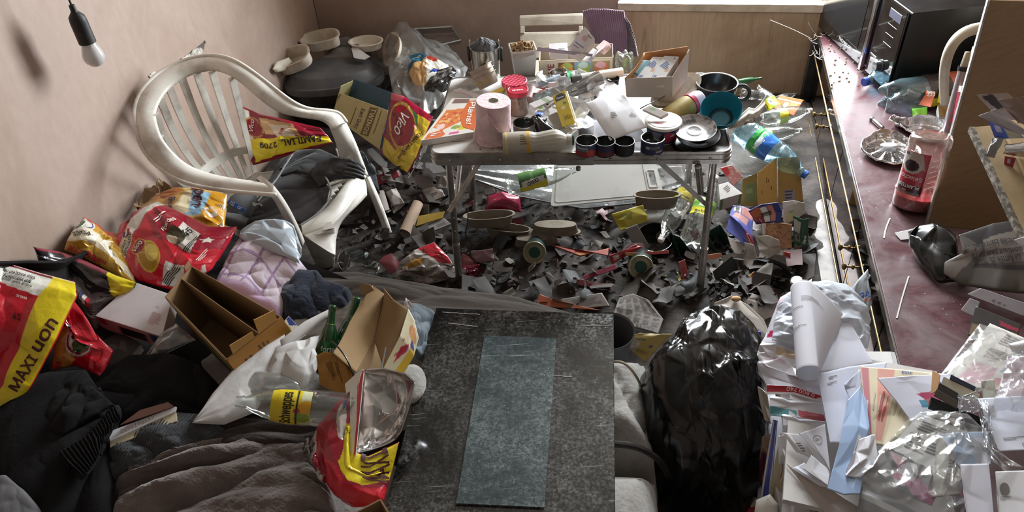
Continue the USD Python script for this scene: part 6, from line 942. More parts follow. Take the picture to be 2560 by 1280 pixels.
for k in range(40):
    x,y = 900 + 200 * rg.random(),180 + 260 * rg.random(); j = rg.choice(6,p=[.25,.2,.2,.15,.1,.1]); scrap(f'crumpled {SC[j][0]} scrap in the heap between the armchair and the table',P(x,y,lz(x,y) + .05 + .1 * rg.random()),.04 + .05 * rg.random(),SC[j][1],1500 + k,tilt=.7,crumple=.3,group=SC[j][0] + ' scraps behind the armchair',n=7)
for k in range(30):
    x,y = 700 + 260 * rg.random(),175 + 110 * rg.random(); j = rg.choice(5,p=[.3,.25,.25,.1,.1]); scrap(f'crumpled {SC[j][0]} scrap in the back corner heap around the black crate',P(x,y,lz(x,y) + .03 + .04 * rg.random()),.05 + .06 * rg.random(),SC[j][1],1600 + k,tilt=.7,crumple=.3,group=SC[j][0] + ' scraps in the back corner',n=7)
bits = []
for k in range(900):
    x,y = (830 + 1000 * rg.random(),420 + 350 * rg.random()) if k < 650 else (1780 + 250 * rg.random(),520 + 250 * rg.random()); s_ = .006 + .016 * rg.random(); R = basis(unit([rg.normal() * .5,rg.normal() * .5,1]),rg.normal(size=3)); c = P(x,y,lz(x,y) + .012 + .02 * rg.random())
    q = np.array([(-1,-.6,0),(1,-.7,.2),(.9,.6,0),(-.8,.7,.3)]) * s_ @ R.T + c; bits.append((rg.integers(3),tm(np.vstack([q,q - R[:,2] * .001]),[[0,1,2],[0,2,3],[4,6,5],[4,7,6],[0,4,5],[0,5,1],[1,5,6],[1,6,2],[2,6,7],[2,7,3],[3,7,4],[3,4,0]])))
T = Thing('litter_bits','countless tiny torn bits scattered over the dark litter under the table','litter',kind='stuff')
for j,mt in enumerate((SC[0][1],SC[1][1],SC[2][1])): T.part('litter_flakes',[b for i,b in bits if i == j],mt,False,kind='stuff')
# sofa's far edge
cloth('brown_throw','dark brown throw along the far edge of the sofa bed','throw',[(740,668,.36),(900,672,.36),(1100,712,.33),(1300,745,.31),(1420,775,.31),(1530,830,.32)],[(1530,830,.32),(1530,870,.36)],[(740,800,.425),(1000,800,.43),(1250,810,.43),(1530,870,.36)],[(740,668,.36),(740,720,.41),(740,800,.425)],lambda u,v: .05 * fold(u,v,3.5,4,.8,15) * env(u,v,.3) - .01,M('dark_throw','3f352c',.95,dirt='2c251f',dscale=6,damt=.6,sheen=.2,bump=.2,bscale=60),(160,60))
# chopping board in a sagging clear bag
BOARD = M('board_plastic','cfcdc8',.5,dirt='8d8a82',dscale=5,damt=.6,dlo=.5,dhi=.8)
q = PP((1386,395,.30),(1636,388,.31),(1660,489,.20),(1377,516,.18)); q = planar(q); ex,ey = q[1] - q[0],q[3] - q[0]; bn = unit(np.cross(ex,ey)); bn = bn if bn[2] > 0 else -bn
bs = rrect(0,0,1,1,.05).difference(affinity.scale(rrect(.905,.42,.955,.72,.02),1,1)); bq = lambda a,b,c_: (q[0] * (1 - a) + q[1] * a) * (1 - b) + (q[3] * (1 - a) + q[2] * a) * b + bn * c_
T = Thing('chopping_board','white plastic chopping board with a handle slot under the table','chopping board'); T.part('board',prism(bs,-.010,0,bq),BOARD,False)
g_ = rrect(.03,.04,.87,.94,.05); T.part('juice_groove',prism(g_.difference(g_.buffer(-.008)),0,.0012,bq),M('board_groove','a9a7a0',.5),False); g_ = rrect(.885,.36,.972,.78,.03); T.part('handle_rim',prism(g_.difference(g_.buffer(-.012)),0,.0025,bq),BOARD,False)
S = pcoons([(1178,415,.30),(1400,405,.22),(1700,405,.26)],[(1700,405,.26),(1712,440,.22),(1700,470,.19)],[(1190,450,.26),(1300,492,.18),(1460,522,.13),(1600,510,.14),(1700,470,.19)],[(1178,415,.30),(1190,450,.26)],80,40); S.push(.006 * facet(S.U,S.V,80,31),UP); T = Thing('storage_bag','sagging clear plastic storage bag slung under the table top','plastic bag'); T.part('film',S.solid(.002),HAZY,True); T.part('bag_edge',tube(S.A[-1] + UP * .002,.004,6),M('dark_hem','4a4744',.5),True)
bottle('soda bottle with green ZERO label hanging under the table in the clear bag',P(1265,465,.30),P(1440,425,.33),'soda',PET,None,lin('4f7040'),.05,14,[(Pg((.55,0),(1,0),(1,1),(.7,1)),lin('d8c92a')),(Pg((.4,.1),(.62,.1),(.74,.9),(.5,.9)),WHT)],lambda p: p.text('ZERO',.58,.5,.5,IKB,-75),lz=(.06,.19),span=2.6)
solo('red_pouch',(lambda S: (S.push(.035 * env(S.U,S.V) + .006 * facet(S.U,S.V,30,4)),S)[1])(pcoons([(1218,490,.2),(1255,478,.21),(1300,492,.2)],[(1300,492,.2),(1302,528,.15)],[(1212,530,.15),(1302,528,.15)],[(1218,490,.2),(1212,530,.15)],40,30)).solid(.02),M('crimson_plastic','7d1030',.35,coat=.3),'crimson plastic pouch in the dark under the clear bag','pouch',smooth=True)
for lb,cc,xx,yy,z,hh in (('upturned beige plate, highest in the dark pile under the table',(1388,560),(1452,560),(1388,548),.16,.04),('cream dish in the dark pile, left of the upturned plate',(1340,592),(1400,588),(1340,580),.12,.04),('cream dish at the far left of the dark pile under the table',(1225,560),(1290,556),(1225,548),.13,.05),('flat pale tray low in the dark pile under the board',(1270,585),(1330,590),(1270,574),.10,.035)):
    c = P(*cc,z); T = tray(lb,c,P(*xx,z) - c,P(*yy,z) - c,-hh if 'upturned' in lb else hh,M('shaded_dusty_pulp','7a7064',.9,spec=.1,dirt='4f473e',dscale=12,damt=.6),p=2.2,name='pulp_dish',cat_='dish')  # dusty pulp, darkened further so its colour carries the shade under the table
c,a,b = axes((1720,500),.16,(1780,505),.16,(1715,488),.17); tray('cream oval dish behind the two clear bottles',P(1640,515,.18),P(1700,515,.18) - P(1640,515,.18),P(1640,504,.18) - P(1640,515,.18),.06,M('shaded_dusty_pulp'),p=2.2,name='pulp_dish',cat_='dish')
# coffee cans, open ends towards the viewer
for k,(x,y,r0,lb,dx) in enumerate(((1336,632,29,'left one of two dark green cans lying open end forward under the table',.045),(1602,668,31,'right one of two dark green cans lying open end forward under the table',-.01))):
    c = P(x,y,.12); ax = unit((CAM - c) * [.9,1,.55] + CR * -.2 * (k == 0)); R = basis(ax); r = r0 / ppm(x,y,.12); T = Thing('coffee_can',lb,'can'); T.part('can_body',put(lathe([(r * .95,0),(r * .97,-.002),(r * .97,-.15),(0,-.15)],44),c,R),M('dark_green_tin','10241c',.4,metal=.3,dirt='2a3a32',dscale=10,damt=.5),35)
    T.part('can_rim',put(lathe([(r * .8,-.004),(r * .84,0),(r * .9,.001),(r * .92,.004),(r * 1.0,.004),(r * 1.02,0),(r * .97,-.004)],44),c,R),M('tinny_cream','a89f84',.4,metal=.6,dirt='5d5440',dscale=22,damt=.6),35); T.part('can_end',put(lathe([(r * .84,-.002),(r * .8,-.006),(r * .5,-.006),(r * .48,-.012),(0,-.012)],40),c,R),M('tinny_end','a39a80',.4,metal=.5,dirt='4d4636',dscale=26,damt=.5),35); T.part('green_lining',put(lathe([(r * .5,-.005),(0,-.005)],40),c,R),M('green_lining','1c4638',.5),False)
# yellow carton, red strips, printed cards under the table
def flat(label,q,col,shapes=(),pr=None,name='food_box',cat_='box',h=.006,n=24,mat=None,crump=.0,seed=1,group=None):
    S = quad(*planar(PP(*q)),n,n)
    if crump: S.push(crump * facet(S.U,S.V,14,seed))
    S.paint(lin(col),shapes); T = Thing(name,label,cat_,group); T.surf('card',S,mat or CARD,h)
    if pr: p = Print(S,.001); pr(p); p.done(T)
    return T
flat('yellow card packet in the dark below the chopping board',((1528,535,.20),(1608,512,.22),(1622,552,.17),(1552,577,.15)),'a89a2e',[(Pg((.2,.3),(.6,.2),(.5,.6)),lin('7d7a2a'))],None,crump=.008)
flat('grey card panel standing below the yellow packet',((1562,572,.16),(1592,560,.17),(1625,618,.09),(1600,640,.07)),'5d5650')
flat('long red and orange carton strip across the dark litter',((1378,612,.12),(1450,640,.11),(1522,622,.12),(1520,640,.10)),'8f3a28',[(Rr(.5,.2,.75,.8),lin('a82030')),(Rr(.78,0,1,1),lin('a8662a'))],lambda p: p.text('Pizza',.62,.5,.16,IKW))
flat('twisted red packet strip beside the right green can',((1522,640,.13),(1590,612,.15),(1606,618,.14),(1530,660,.10)),'94262e',[(Rr(.1,.2,.3,.8),lin('b8a8a0'))],None,crump=.006)
flat('thin red carton edge above the right green can',((1562,632,.14),(1672,626,.13),(1672,634,.12),(1564,640,.13)),'a8443a',[(Rr(0,0,.3,1),lin('b8905a'))])
flat('red printed flap with pink lettering in front of the left can',((1456,690,.09),(1540,660,.11),(1542,672,.10),(1462,700,.08)),'7d2036')
flat('orange carton panel in front of the left can',((1348,735,.10),(1400,755,.09),(1500,775,.08),(1340,765,.08)),'a0502a',[(Rr(.5,.3,.8,.6),lin('8a4426'))],lambda p: p.lines(.5,.4,.4,.3,2,ink('7a3a1a')))
flat('printed brown-grey paper sheet right of the orange panel',((1400,748,.095),(1505,732,.10),(1525,765,.08),(1430,772,.08)),'6d625a',(),lambda p: p.lines(.55,.5,.7,.6,7,ink('4a423c')),name='paper_sheet',cat_='sheet')
flat('pink paper sheet standing in the litter by the left table leg',((1176,628,.13),(1232,622,.13),(1236,660,.08),(1184,668,.07)),'8f6d70',(),None,name='paper_sheet',cat_='sheet',crump=.008)
flat('red ribbed packet lying low in front of the cans',((1436,695,.085),(1520,712,.08),(1530,725,.07),(1440,712,.07)),'84303a',[(Rr(.4,.2,1,.5),lin('a89890'))])
NP = [(Rr(.0,.0,1,.06),lin('8a827c'))]
def newsp(p):
    for i in range(5):
        for j in range(4): p.lines(.12 + .19 * i,.18 + .2 * j,.14,.15,5,ink('3d3835'),0,i * 7 + j,.6)
    p.text('LE QUOTIDIEN',.3,.06,.5,ink('2d2826')); p.text('ACTUALITE',.5,.93,.8,ink('3d3835'))
S = pcoons([(1548,742,.12),(1582,733,.125),(1622,752,.12)],[(1622,752,.12),(1658,800,.10),(1645,836,.095)],[(1528,800,.11),(1590,818,.10),(1645,836,.095)],[(1548,742,.12),(1528,800,.11)],50,50)
S.push(.006 * facet(S.U,S.V,10,3)); S.paint(lin('857d76'),()); T = Thing('newspaper','folded newspaper covered in small print beside the black bin bag','newspaper'); T.surf('pages',S,PAPERV,.006); p = Print(S,.002); newsp(p); p.done(T)
flat('yellow and white food card between glass plate and bin bag',((1548,850,.22),(1600,833,.24),(1680,836,.22),(1612,905,.16)),'a88f4a',[(Pg((0,0),(.6,0),(.4,.4),(0,.6)),lin('b8aca0')),(El(.6,.4,.04,.05),NAVY),(El(.45,.75,.04,.05),NAVY),(Pg((.5,.2),(.7,.3),(.65,.35),(.5,.28)),lin('5a6a78'))],None,crump=.01)
T = Thing('waste_basket','grey plastic basket half hidden behind the glass plate edge','basket'); c = P(1520,905,.22); T.part('basket_body',put(lathe([(.0,0),(.055,0),(.075,.14),(.08,.145),(.08,.14),(.073,.13),(.053,.006),(0,.006)],40),c),M('basket_grey','55575a',.5),35)
solo('cable',tube(spl(PP((1530,905,.44),(1560,908,.45),(1590,940,.42),(1603,975,.36),(1598,995,.30)),24),.004,8),M('cream_cable','9a917c',.5),'cream cable looping beside the grey cushion edge','cable')
# bag of snacks, torn packets left of the table leg
bag('snack_packet','red and white snack packet with gold picture by the left table leg','packet',[(1000,655,.12),(1035,625,.15),(1085,605,.17)],[(1085,605,.17),(1120,640,.14),(1150,690,.09)],[(985,705,.08),(1070,712,.07),(1150,690,.09)],[(1000,655,.12),(990,680,.10),(985,705,.08)],lin('8a8078'),
    [(Pg((.55,0),(1,0),(1,.7),(.8,.55)),lin('a51c2a')),(Pg((.3,.1),(.55,.0),(.82,.6),(.6,.7)),lin('b5afa8')),(El(.4,.42,.2,.1,-10),lin('b08030')),(Rr(.1,.6,.5,1),lin('6d5f58'))],lambda p: p.lines(.3,.8,.25,.2,5,IKGY,20),.02,.014,61,(60,60))
bag('snack_packet','crimson packet end right behind the left table leg','packet',[(1155,665,.10),(1200,660,.11)],[(1200,660,.11),(1190,690,.07)],[(1150,705,.06),(1190,690,.07)],[(1155,665,.10),(1150,705,.06)],lin('6d0f2a'),(),None,.01,.008,62,(24,24))
T = Thing('glass_bowl','clear glass bowl with lighter pieces in the litter beside the chair leg','bowl'); c = P(885,690,.05); T.part('bowl_glass',put(lathe([(0,0),(.04,0),(.07,.03),(.085,.07),(.088,.07),(.073,.028),(.04,-.004),(0,-.004)],44),c,basis(unit(UP + CR * .5))),CLEAR('bowl_glass',(.8,.84,.82),.04,.14),True)
q = PP((1012,582,.12),(1045,508,.17)); T = Thing('paper_tube','pale cardboard tube standing askew left of the table leg','tube'); r = 15 / ppm(1030,540,.14); T.part('tube_wall',put(lathe([(r * .85,.002),(r,0),(r * .9,np.linalg.norm(q[1] - q[0])),(r * .8,np.linalg.norm(q[1] - q[0])),(r * .84,.003)],30),q[0],basis(q[1] - q[0])),M('tube_card','a8917c',.85),35)
flat('mustard yellow envelope under the pale cardboard tube',((1046,540,.13),(1112,528,.14),(1105,545,.125),(1040,566,.11)),'a3842c',(),None,name='envelope',cat_='envelope'); flat('grey magazine below the mustard envelope',((1046,570,.10),(1110,545,.12),(1128,560,.11),(1052,590,.09)),'8d8a88',[(Rr(.6,.4,.9,.8),lin('6d6a68'))],None,name='magazine',cat_='magazine')
T = Thing('toilet_roll','white paper roll with grey hollow core behind the chair leg','paper roll'); q = PP((958,530,.12),(948,478,.19)); T.part('paper_wrap',put(lathe([(.012,.09),(.028,.09),(.03,.085),(.03,.004),(.028,0),(.012,0)],40),q[0],basis(q[1] - q[0] + CR * -.01)),M('roll_paper','a89f97',.95,dirt='7d746c',dscale=10,damt=.5),35); T.part('core',put(lathe([(.0122,.03),(.0122,.0905),(.011,.0905),(.011,.03)],24),q[0],basis(q[1] - q[0] + CR * -.01)),GREYB)
flat('white crumpled paper beside the grey-cored roll',((965,480,.17),(990,470,.18),(1012,510,.14),(985,535,.11)),'b0a8a0',(),None,name='paper_sheet',cat_='sheet',crump=.02,n=16)
T = flat('red lid rim with white sticker behind the armchair front corner',((936,440,.21),(992,424,.22),(1000,440,.20),(945,464,.18)),'7d1c22',[(Rr(.25,.3,.6,.7),lin('a89f96'))],lambda p: p.lines(.43,.5,.25,.25,2,IKB),name='packet',cat_='packet')
for k,(q,c_) in enumerate(((((1036,440,.17),(1080,430,.19),(1082,465,.14),(1050,480,.12)),'8f857c'),(((1055,475,.13),(1100,462,.15),(1112,490,.12),(1070,508,.10)),'968c82'),(((1090,440,.18),(1118,440,.18),(1116,470,.14),(1092,470,.14)),'877d75'))): flat(('beige napkin square under the table\'s left corner','beige folded leaflet with small print under the left table corner','small beige paper square next to the left table leg top')[k],q,c_,(),(lambda p: p.lines(.5,.6,.6,.3,3,ink('6d635b'))) if k == 1 else None,name='paper_sheet',cat_='sheet',crump=.006,seed=k)
solo('cable',tube(spl(PP((1170,520,.30),(1168,560,.25),(1165,590,.2),(1178,612,.15),(1158,640,.1)),30),.0025,7),BLACKP,'black cable hanging by the left table leg','cable')
# black frying pans, clear bottles
T = Thing('cooking_pot','black saucepan with shiny rim in the shade left of the two bottles','saucepan'); c = P(1635,615,.06); T.part('pan_body',put(lathe([(0,0),(.055,0),(.068,.01),(.075,.06),(.072,.06),(.064,.012),(0,.008)],44),c,basis(unit(UP + (CAM - c) * .12))),M('pan_black','131314',.3,coat=.3),35); T.part('pan_rim',put(lathe([(.072,.06),(.0755,.062),(.077,.06),(.075,.057)],44),c,basis(unit(UP + (CAM - c) * .12))),STEEL,True)
bottle('clear soda bottle with white cap pointing forward, left of its twin under the table',P(1722,470,.22),P(1650,604,.13),'soda',PET,'d9d2cc',lin('b0a23a'),.06,31,[(Pg((0,0),(.5,0),(.3,1),(0,1)),lin('9a8a44'))],lambda p: p.text('Schweppes',.6,.25,.7,IKB,180),lz=(.04,.10),span=2.2,width=1.1)
bottle('clear soda bottle showing its petal base, right of its twin at the table leg',P(1725,610,.13),P(1790,440,.26),'soda',PET,'d9d2cc',lin('7aa84e'),.05,32,[(Rr(.0,.6,1,1),lin('d8c93a')),(Rr(.3,.1,.7,.5),lin('cfd8b8'))],lambda p: p.text('Schw',.45,.82,.5,IKB,10),lz=(.12,.2),span=2.2,width=1.15)
DGB = M('dark_green_card','0f2a20',.4,dirt='1d3a2e',dscale=10,damt=.4)
for lb,q in (('dark green carton, torn open below the clear bottles',((1682,585,.16),(1700,592,.15),(1738,640,.09),(1705,655,.07))),('black-green carton right of the table leg',((1768,580,.15),(1800,560,.18),(1830,605,.12),(1795,640,.08)))):
    t4 = PP(*q); T = Thing('green_carton',lb,'carton'); carton8(T,t4,t4 - UP * .07,DGB,.002)
flat('orange and red carton at the foot of the right table leg',((1745,640,.09),(1800,632,.10),(1830,660,.07),(1760,690,.04)),'8a4a2a',[(Pg((.2,.5),(.7,.4),(.5,.9)),lin('6d2a1c'))]); flat('slim red carton upright left of the right table leg',((1695,655,.14),(1712,648,.15),(1735,735,.05),(1718,745,.04)),'8a3a34',[(Rr(.2,.2,.8,.6),lin('7d1f2c'))],lambda p: p.lines(.5,.4,.3,.4,3,IKW,80))
flat('olive yellow packet low beside the slim red carton',((1660,690,.08),(1695,680,.09),(1720,735,.05),(1680,715,.05)),'7d7228',(),None,crump=.008)

# ------------------------------------------------------------------ between the table and the sideboard
bottle('clear bottle with zero label lying behind the black mug',P(1960,300,.22),P(1895,215,.30),'soda',PET,None,lin('86b044'),.06,41,[(Pg((0,0),(.4,0),(.4,1),(0,1)),lin('d8c93a')),(El(.55,.4,.16,.3),WHT)],lambda p: (p.text('eppes',.2,.5,.34,IKB,-100),p.text('ZERO',.55,.4,.28,IKB,-70)),lz=(.10,.19),width=1.1)
bottle('green glass bottle neck beyond the handle of the black mug',P(1845,205,.28),P(1905,195,.30),'beer',GREENGLASS,None,None,0,42,name='glass_bottle',petal=False)
bottle('clear bottle with green and white label lying in front of the orange card',P(1905,300,.24),P(2030,275,.25),'soda',PET,'e6e2dc',lin('a8c070'),.08,43,[(Rr(.4,0,.6,1),lin('d8c93a'))],None,lz=(.1,.16),width=1.2)
bottle('empty clear bottle with green label against the sideboard door',P(1880,345,.20),P(2005,325,.22),'soda',PET,'e6e2dc',lin('9aba5a'),.08,44,[(El(.3,.5,.2,.4),WHT)],lambda p: p.text('ZERO',.3,.5,.3,IKB),lz=(.05,.13),width=1.2)
bottle('clear bottle lying along the wall behind the orange card',P(1915,262,.17),P(1990,235,.18),'soda',PET,None,None,.08,45); bottle('clear bottle behind the zero-label bottle by the wall',P(1850,232,.24),P(1945,245,.2),'soda',PET,None,None,.08,46)
bottle('pale blue crushed water bottle with blue cap pointing at the sideboard',P(1848,320,.30),P(2018,440,.20),'water',PETB,'2458a8',lin('2a66b8'),.16,47,[(Pg((0,.55),(1,.45),(1,1),(0,1)),lin('3a9a4a')),(El(.5,.6,.16,.12),lin('cfe0ea'))],lambda p: p.text('S.York',.55,.55,.36,IKW,-12),lz=(.07,.16),width=1.25,span=2.8)
flat('orange price card lying among bottles by the sideboard',((1950,238,.26),(2010,250,.24),(1985,290,.20),(1928,268,.23)),'c9703a',[(Rr(.35,.35,.55,.75),lin('b8c0a8')),(Rr(0,.2,1,.3),lin('b0a0a8')),(Pg((.6,.3),(.9,.3),(.9,.7),(.6,.7)),lin('d8905a'))],None,name='price_card',cat_='card')
S = pcoons([(1832,332,.27),(1900,380,.24),(1975,400,.22)],[(1975,400,.22),(1970,425,.18),(1930,435,.17)],[(1815,420,.20),(1860,440,.17),(1930,435,.17)],[(1832,332,.27),(1822,380,.23),(1815,420,.20)],50,50); S.push(.04 * env(S.U,S.V) + .012 * facet(S.U,S.V,30,5) * env(S.U,S.V,.3)); solo('carrier_bag',S.solid(.002),HAZY,'inflated clear plastic bag right of the table corner','plastic bag',smooth=True)
KB2 = M('brown_carton','a97f3e',.7,dirt='8a642e',dscale=8,damt=.35)
T = Thing('brown_carton','open ochre carton with raised flaps below the water bottle','carton'); q = PP((1858,440,.20),(1915,396,.25),(1942,394,.25),(1942,512,.09),(1850,512,.09))
T.part('front_panel',panel(PP((1895,432,.21),(1942,394,.255),(1942,515,.09),(1895,515,.09)),.003),KB2,False); f_ = PP((1944,395,.25),(1998,392,.25),(2008,505,.10),(1946,512,.09)); T.part('side_panel',panel(f_,.003),KB2,False)
face(T,PP((1856,448,.20),(1893,432,.21),(1893,515,.09),(1852,515,.09)),lin('8f7a3e'),[(Rr(.2,.25,.85,.85),lin('6d8050')),(Rr(.3,.4,.7,.6),lin('8a9a6a'))]); S = face(T,f_,lin('a0783a'),[(Rr(.25,.68,.65,1),lin('8a8494'))],lambda p: (p.lines(.45,.84,.36,.28,4,ink('4a4450')),)); S = face(T,PP((1895,432,.21),(1942,394,.255),(1942,515,.09),(1895,515,.09)),lin('b0863f'),(),lambda p: (p.lines(.5,.35,.3,.1,2,ink('5e4018'),90),p.lines(.7,.55,.3,.06,1,ink('5e4018'),90),p.lines(.2,.6,.2,.05,2,ink('5e4018'),90)))
box6('white_medicine_box','white pharmacy carton with green edge right of the table leg','box',PP((1796,462,.19),(1820,455,.20),(1856,484,.17),(1800,500,.155)),.055,lin('d2cdc8'),(),lambda p: p.lines(.6,.4,.5,.4,4,IKGY,20),{2: (lin('bdb4aa'),[(Rr(.0,0,.12,1),lin('5a7a4a')),(Rr(.88,0,1,1),lin('5a7a4a'))],None)})
flat('red and pink food carton under the table corner',((1800,420,.21),(1830,412,.22),(1858,442,.18),(1835,465,.15)),'a8706a',[(Pg((0,0),(.6,0),(.4,.4),(0,.5)),lin('a82a30')),*[(El(a_,b_,.08,.03,30),lin('c9a090')) for a_,b_ in rngf(4).random((14,2))]],None)
# unfolded cartons
def carton_flat(label,pts_t,pts_r,pts_b,pts_l,col,shapes=(),pr=None,seed=1,bend=.012,n=(40,40),mat=None,name='torn_carton',t=.0025):
    S = pcoons(pts_t,pts_r,pts_b,pts_l,*n); S.push(bend * facet(S.U,S.V,8,seed)); S.paint(lin(col),shapes); T = Thing(name,label,'carton'); T.surf('card',S,mat or CARD,t)
    if pr: p = Print(S,.0014); pr(p); p.done(T)
    return T
carton_flat('torn blue-violet and salmon food carton hanging open in the heap',[(1832,512,.24),(1862,516,.24),(1885,524,.23)],[(1885,524,.23),(1880,590,.17),(1895,655,.10)],[(1815,575,.18),(1850,600,.16),(1895,655,.10)],[(1832,512,.24),(1824,540,.21),(1815,575,.18)],'5a62b0',[(Rr(.1,.05,.4,.2),WHT),(Rr(.45,.0,1,.22),lin('c98f88')),(Pg((.2,.22),(.8,.25),(.7,.42),(.1,.4)),lin('cf9a90')),(Pg((.6,.55),(1,.55),(1,.8),(.7,.8)),lin('b03a48')),(Rr(.5,.82,1,1),lin('2a4f9a'))],lambda p: (p.bars(.25,.12,.22,.12,8,IKB,90),p.text('Belvita',.8,.68,.3,IKW,-60)),3)
carton_flat('upright blue and red cake carton with bar code',[(1872,528,.24),(1905,512,.26),(1945,506,.27)],[(1945,506,.27),(1955,530,.23),(1952,555,.2)],[(1890,560,.18),(1952,555,.2)],[(1872,528,.24),(1882,545,.21),(1890,560,.18)],'262f7a',[(Pg((0,.1),(.35,0),(.4,.6),(0,.9)),lin('a8583a')),(Rr(.38,.15,.58,.9),WHT),(Rr(.60,.1,.78,.9),lin('c9806a')),(Rr(.15,.55,.38,1),lin('8a1f38'))],lambda p: (p.bars(.48,.5,.14,.5,8,IKB,90),p.text('THON',.22,.75,.2,IKW,-60)),4)
carton_flat('open white carton top with torn rim at the sideboard plinth',[(1956,505,.25),(1985,502,.26),(2012,508,.25)],[(2012,508,.25),(2012,535,.21)],[(1962,560,.17),(2012,535,.21)],[(1956,505,.25),(1962,560,.17)],'bdb5a8',[(Rr(.1,.5,.5,1),lin('b8b08a')),(Pg((.2,.45),(.5,.5),(.3,.6)),lin('7a9a6a'))],None,5)
carton_flat('carton picturing buttered toast slices on brown',[(1905,558,.20),(1945,558,.20),(1980,560,.2)],[(1980,560,.2),(1978,600,.15),(1980,620,.13)],[(1905,590,.16),(1950,625,.12),(1980,620,.13)],[(1905,558,.20),(1905,590,.16)],'9a6a48',[(Rr(0,0,.14,.8),WHT),(El(.35,.35,.22,.3,15),lin('b98a60')),(El(.78,.4,.18,.36,-20),lin('a87a54')),*[(El(a_,b_,.03,.03),lin('8a4a34')) for a_,b_ in rngf(6).random((20,2)) * .9 + .05]],None,6)
carton_flat('green and white bread packet upright by the plinth',[(1985,540,.23),(2005,548,.22),(2020,545,.22)],[(2020,545,.22),(2022,600,.15),(2025,655,.08)],[(1985,640,.10),(2025,655,.08)],[(1985,540,.23),(1984,590,.16),(1985,640,.10)],'1d4a34',[(Pg((0,.05),(.5,.1),(.4,.4),(0,.35)),lin('b8b4a8')),(Rr(.1,.42,.45,.6),lin('7d766c')),(Rr(0,.7,1,1),lin('6d5a4a')),(El(.45,.74,.2,.05),lin('b06a68'))],lambda p: (p.text('Pavé',.75,.5,.5,IKW,80),p.text('Côté',.28,.51,.3,IKB,85)),7)
IN = 'b5aca2'
carton_flat('grey inside of a flattened carton with a slot, in the middle of the heap',[(1888,590,.17),(1920,588,.18),(1948,600,.17)],[(1948,600,.17),(1955,625,.13),(1965,640,.12)],[(1890,665,.09),(1930,690,.07),(1965,640,.12)],[(1888,590,.17),(1900,630,.12),(1890,665,.09)],IN,[(Pg((.5,.62),(.54,.62),(.53,.85),(.49,.85)),BLK)],None,8)
carton_flat('grey flattened carton with a black slot near the right table leg',[(1800,655,.10),(1835,650,.11),(1860,690,.08)],[(1860,690,.08),(1875,730,.05),(1862,745,.04)],[(1775,690,.07),(1820,720,.05),(1862,745,.04)],[(1800,655,.10),(1785,675,.08),(1775,690,.07)],IN,[(Pg((.50,.5),(.55,.5),(.53,.75),(.48,.75)),BLK)],None,9,.01)
carton_flat('curled grey-brown carton wall rising in the heap',[(1822,590,.18),(1845,600,.16),(1885,612,.15)],[(1885,612,.15),(1890,650,.10),(1885,680,.07)],[(1838,650,.11),(1850,680,.08),(1885,680,.07)],[(1822,590,.18),(1832,620,.15),(1838,650,.11)],'9a9088',(),None,10,.02)
carton_flat('grey flap with rounded corner beside the red galettes strip',[(1905,680,.10),(1942,650,.14),(1968,680,.11)],[(1968,680,.11),(1960,705,.08)],[(1905,680,.10),(1935,720,.06),(1960,705,.08)],[(1905,680,.10),(1905,681,.10)],IN,(),None,11,.008)
flat('red galettes strip sticking up in the heap',((1958,628,.15),(1976,632,.15),(1974,690,.08),(1955,660,.11)),'9a1c2c',[(Rr(0,0,.2,1),lin('b98a3a'))],lambda p: p.text('GALETTES',.55,.5,.9,IKW,86,h=.3))
flat('gold and red long carton with colour score, lying above the white papers',((1870,690,.11),(1885,678,.13),(1952,735,.09),(1935,752,.07)),'b5884a',[(Pg((.45,0),(1,0),(1,1),(.45,1)),lin('a81c28')),(Rr(.06,.2,.14,.8),lin('5a9a4a')),(Rr(.14,.2,.2,.8),lin('cfae3a')),(Rr(.28,.2,.42,.8),lin('bdb6ae'))],lambda p: p.text('Rustique',.66,.5,.3,IKW,0))
carton_flat('large grey carton with folded corners above the bin bag',[(1790,760,.12),(1830,738,.15),(1870,760,.13)],[(1870,760,.13),(1910,800,.10),(1930,850,.06)],[(1760,790,.10),(1850,830,.07),(1930,850,.06)],[(1790,760,.12),(1775,775,.11),(1760,790,.10)],IN,(),None,12,.012)
carton_flat('grey torn card right of the large grey carton',[(1880,735,.12),(1925,745,.11),(1945,770,.1)],[(1945,770,.1),(1940,820,.05)],[(1850,770,.09),(1900,800,.07),(1940,820,.05)],[(1880,735,.12),(1850,770,.09)],'a89f96',(),None,13)
flat('blue and white card corner peeping beside the bin bag',((1874,825,.13),(1902,830,.13),(1900,858,.1),(1876,845,.1)),'24358a',[(Rr(0,0,.2,1),WHT),(Rr(.2,.75,1,1),lin('b0766a'))])
solo('bread_crust',put(hull(trimesh.creation.icosphere(1,1).vertices * [.018,.012,.01]),P(1840,747,.15)),M('bread_crust','a8835a',.9),'small tan bread crust on the large grey carton','crust',smooth=True)
T = Thing('brown_packet','reddish brown crumpled packet left of the gold and red carton','packet'); S = pcoons([(1870,700,.1),(1890,705,.11)],[(1890,705,.11),(1905,745,.06)],[(1875,745,.05),(1905,745,.06)],[(1870,700,.1),(1868,720,.08),(1875,745,.05)],20,20); S.push(.02 * facet(S.U,S.V,20,3)); T.part('film',S.solid(.003),M('brown_film','6d4030',.5),40)
q = PP((1985,707,.10),(2010,703,.11)); T = Thing('white_cap','small white plastic cap at the top edge of the white papers','pot'); T.part('cap_body',put(lathe([(0,.02),(.018,.02),(.022,.016),(.023,0),(0,0)],28),P(1992,708,.12),basis(unit(UP - CR * .4))),WHITEP,35)  # a loose white plastic cap
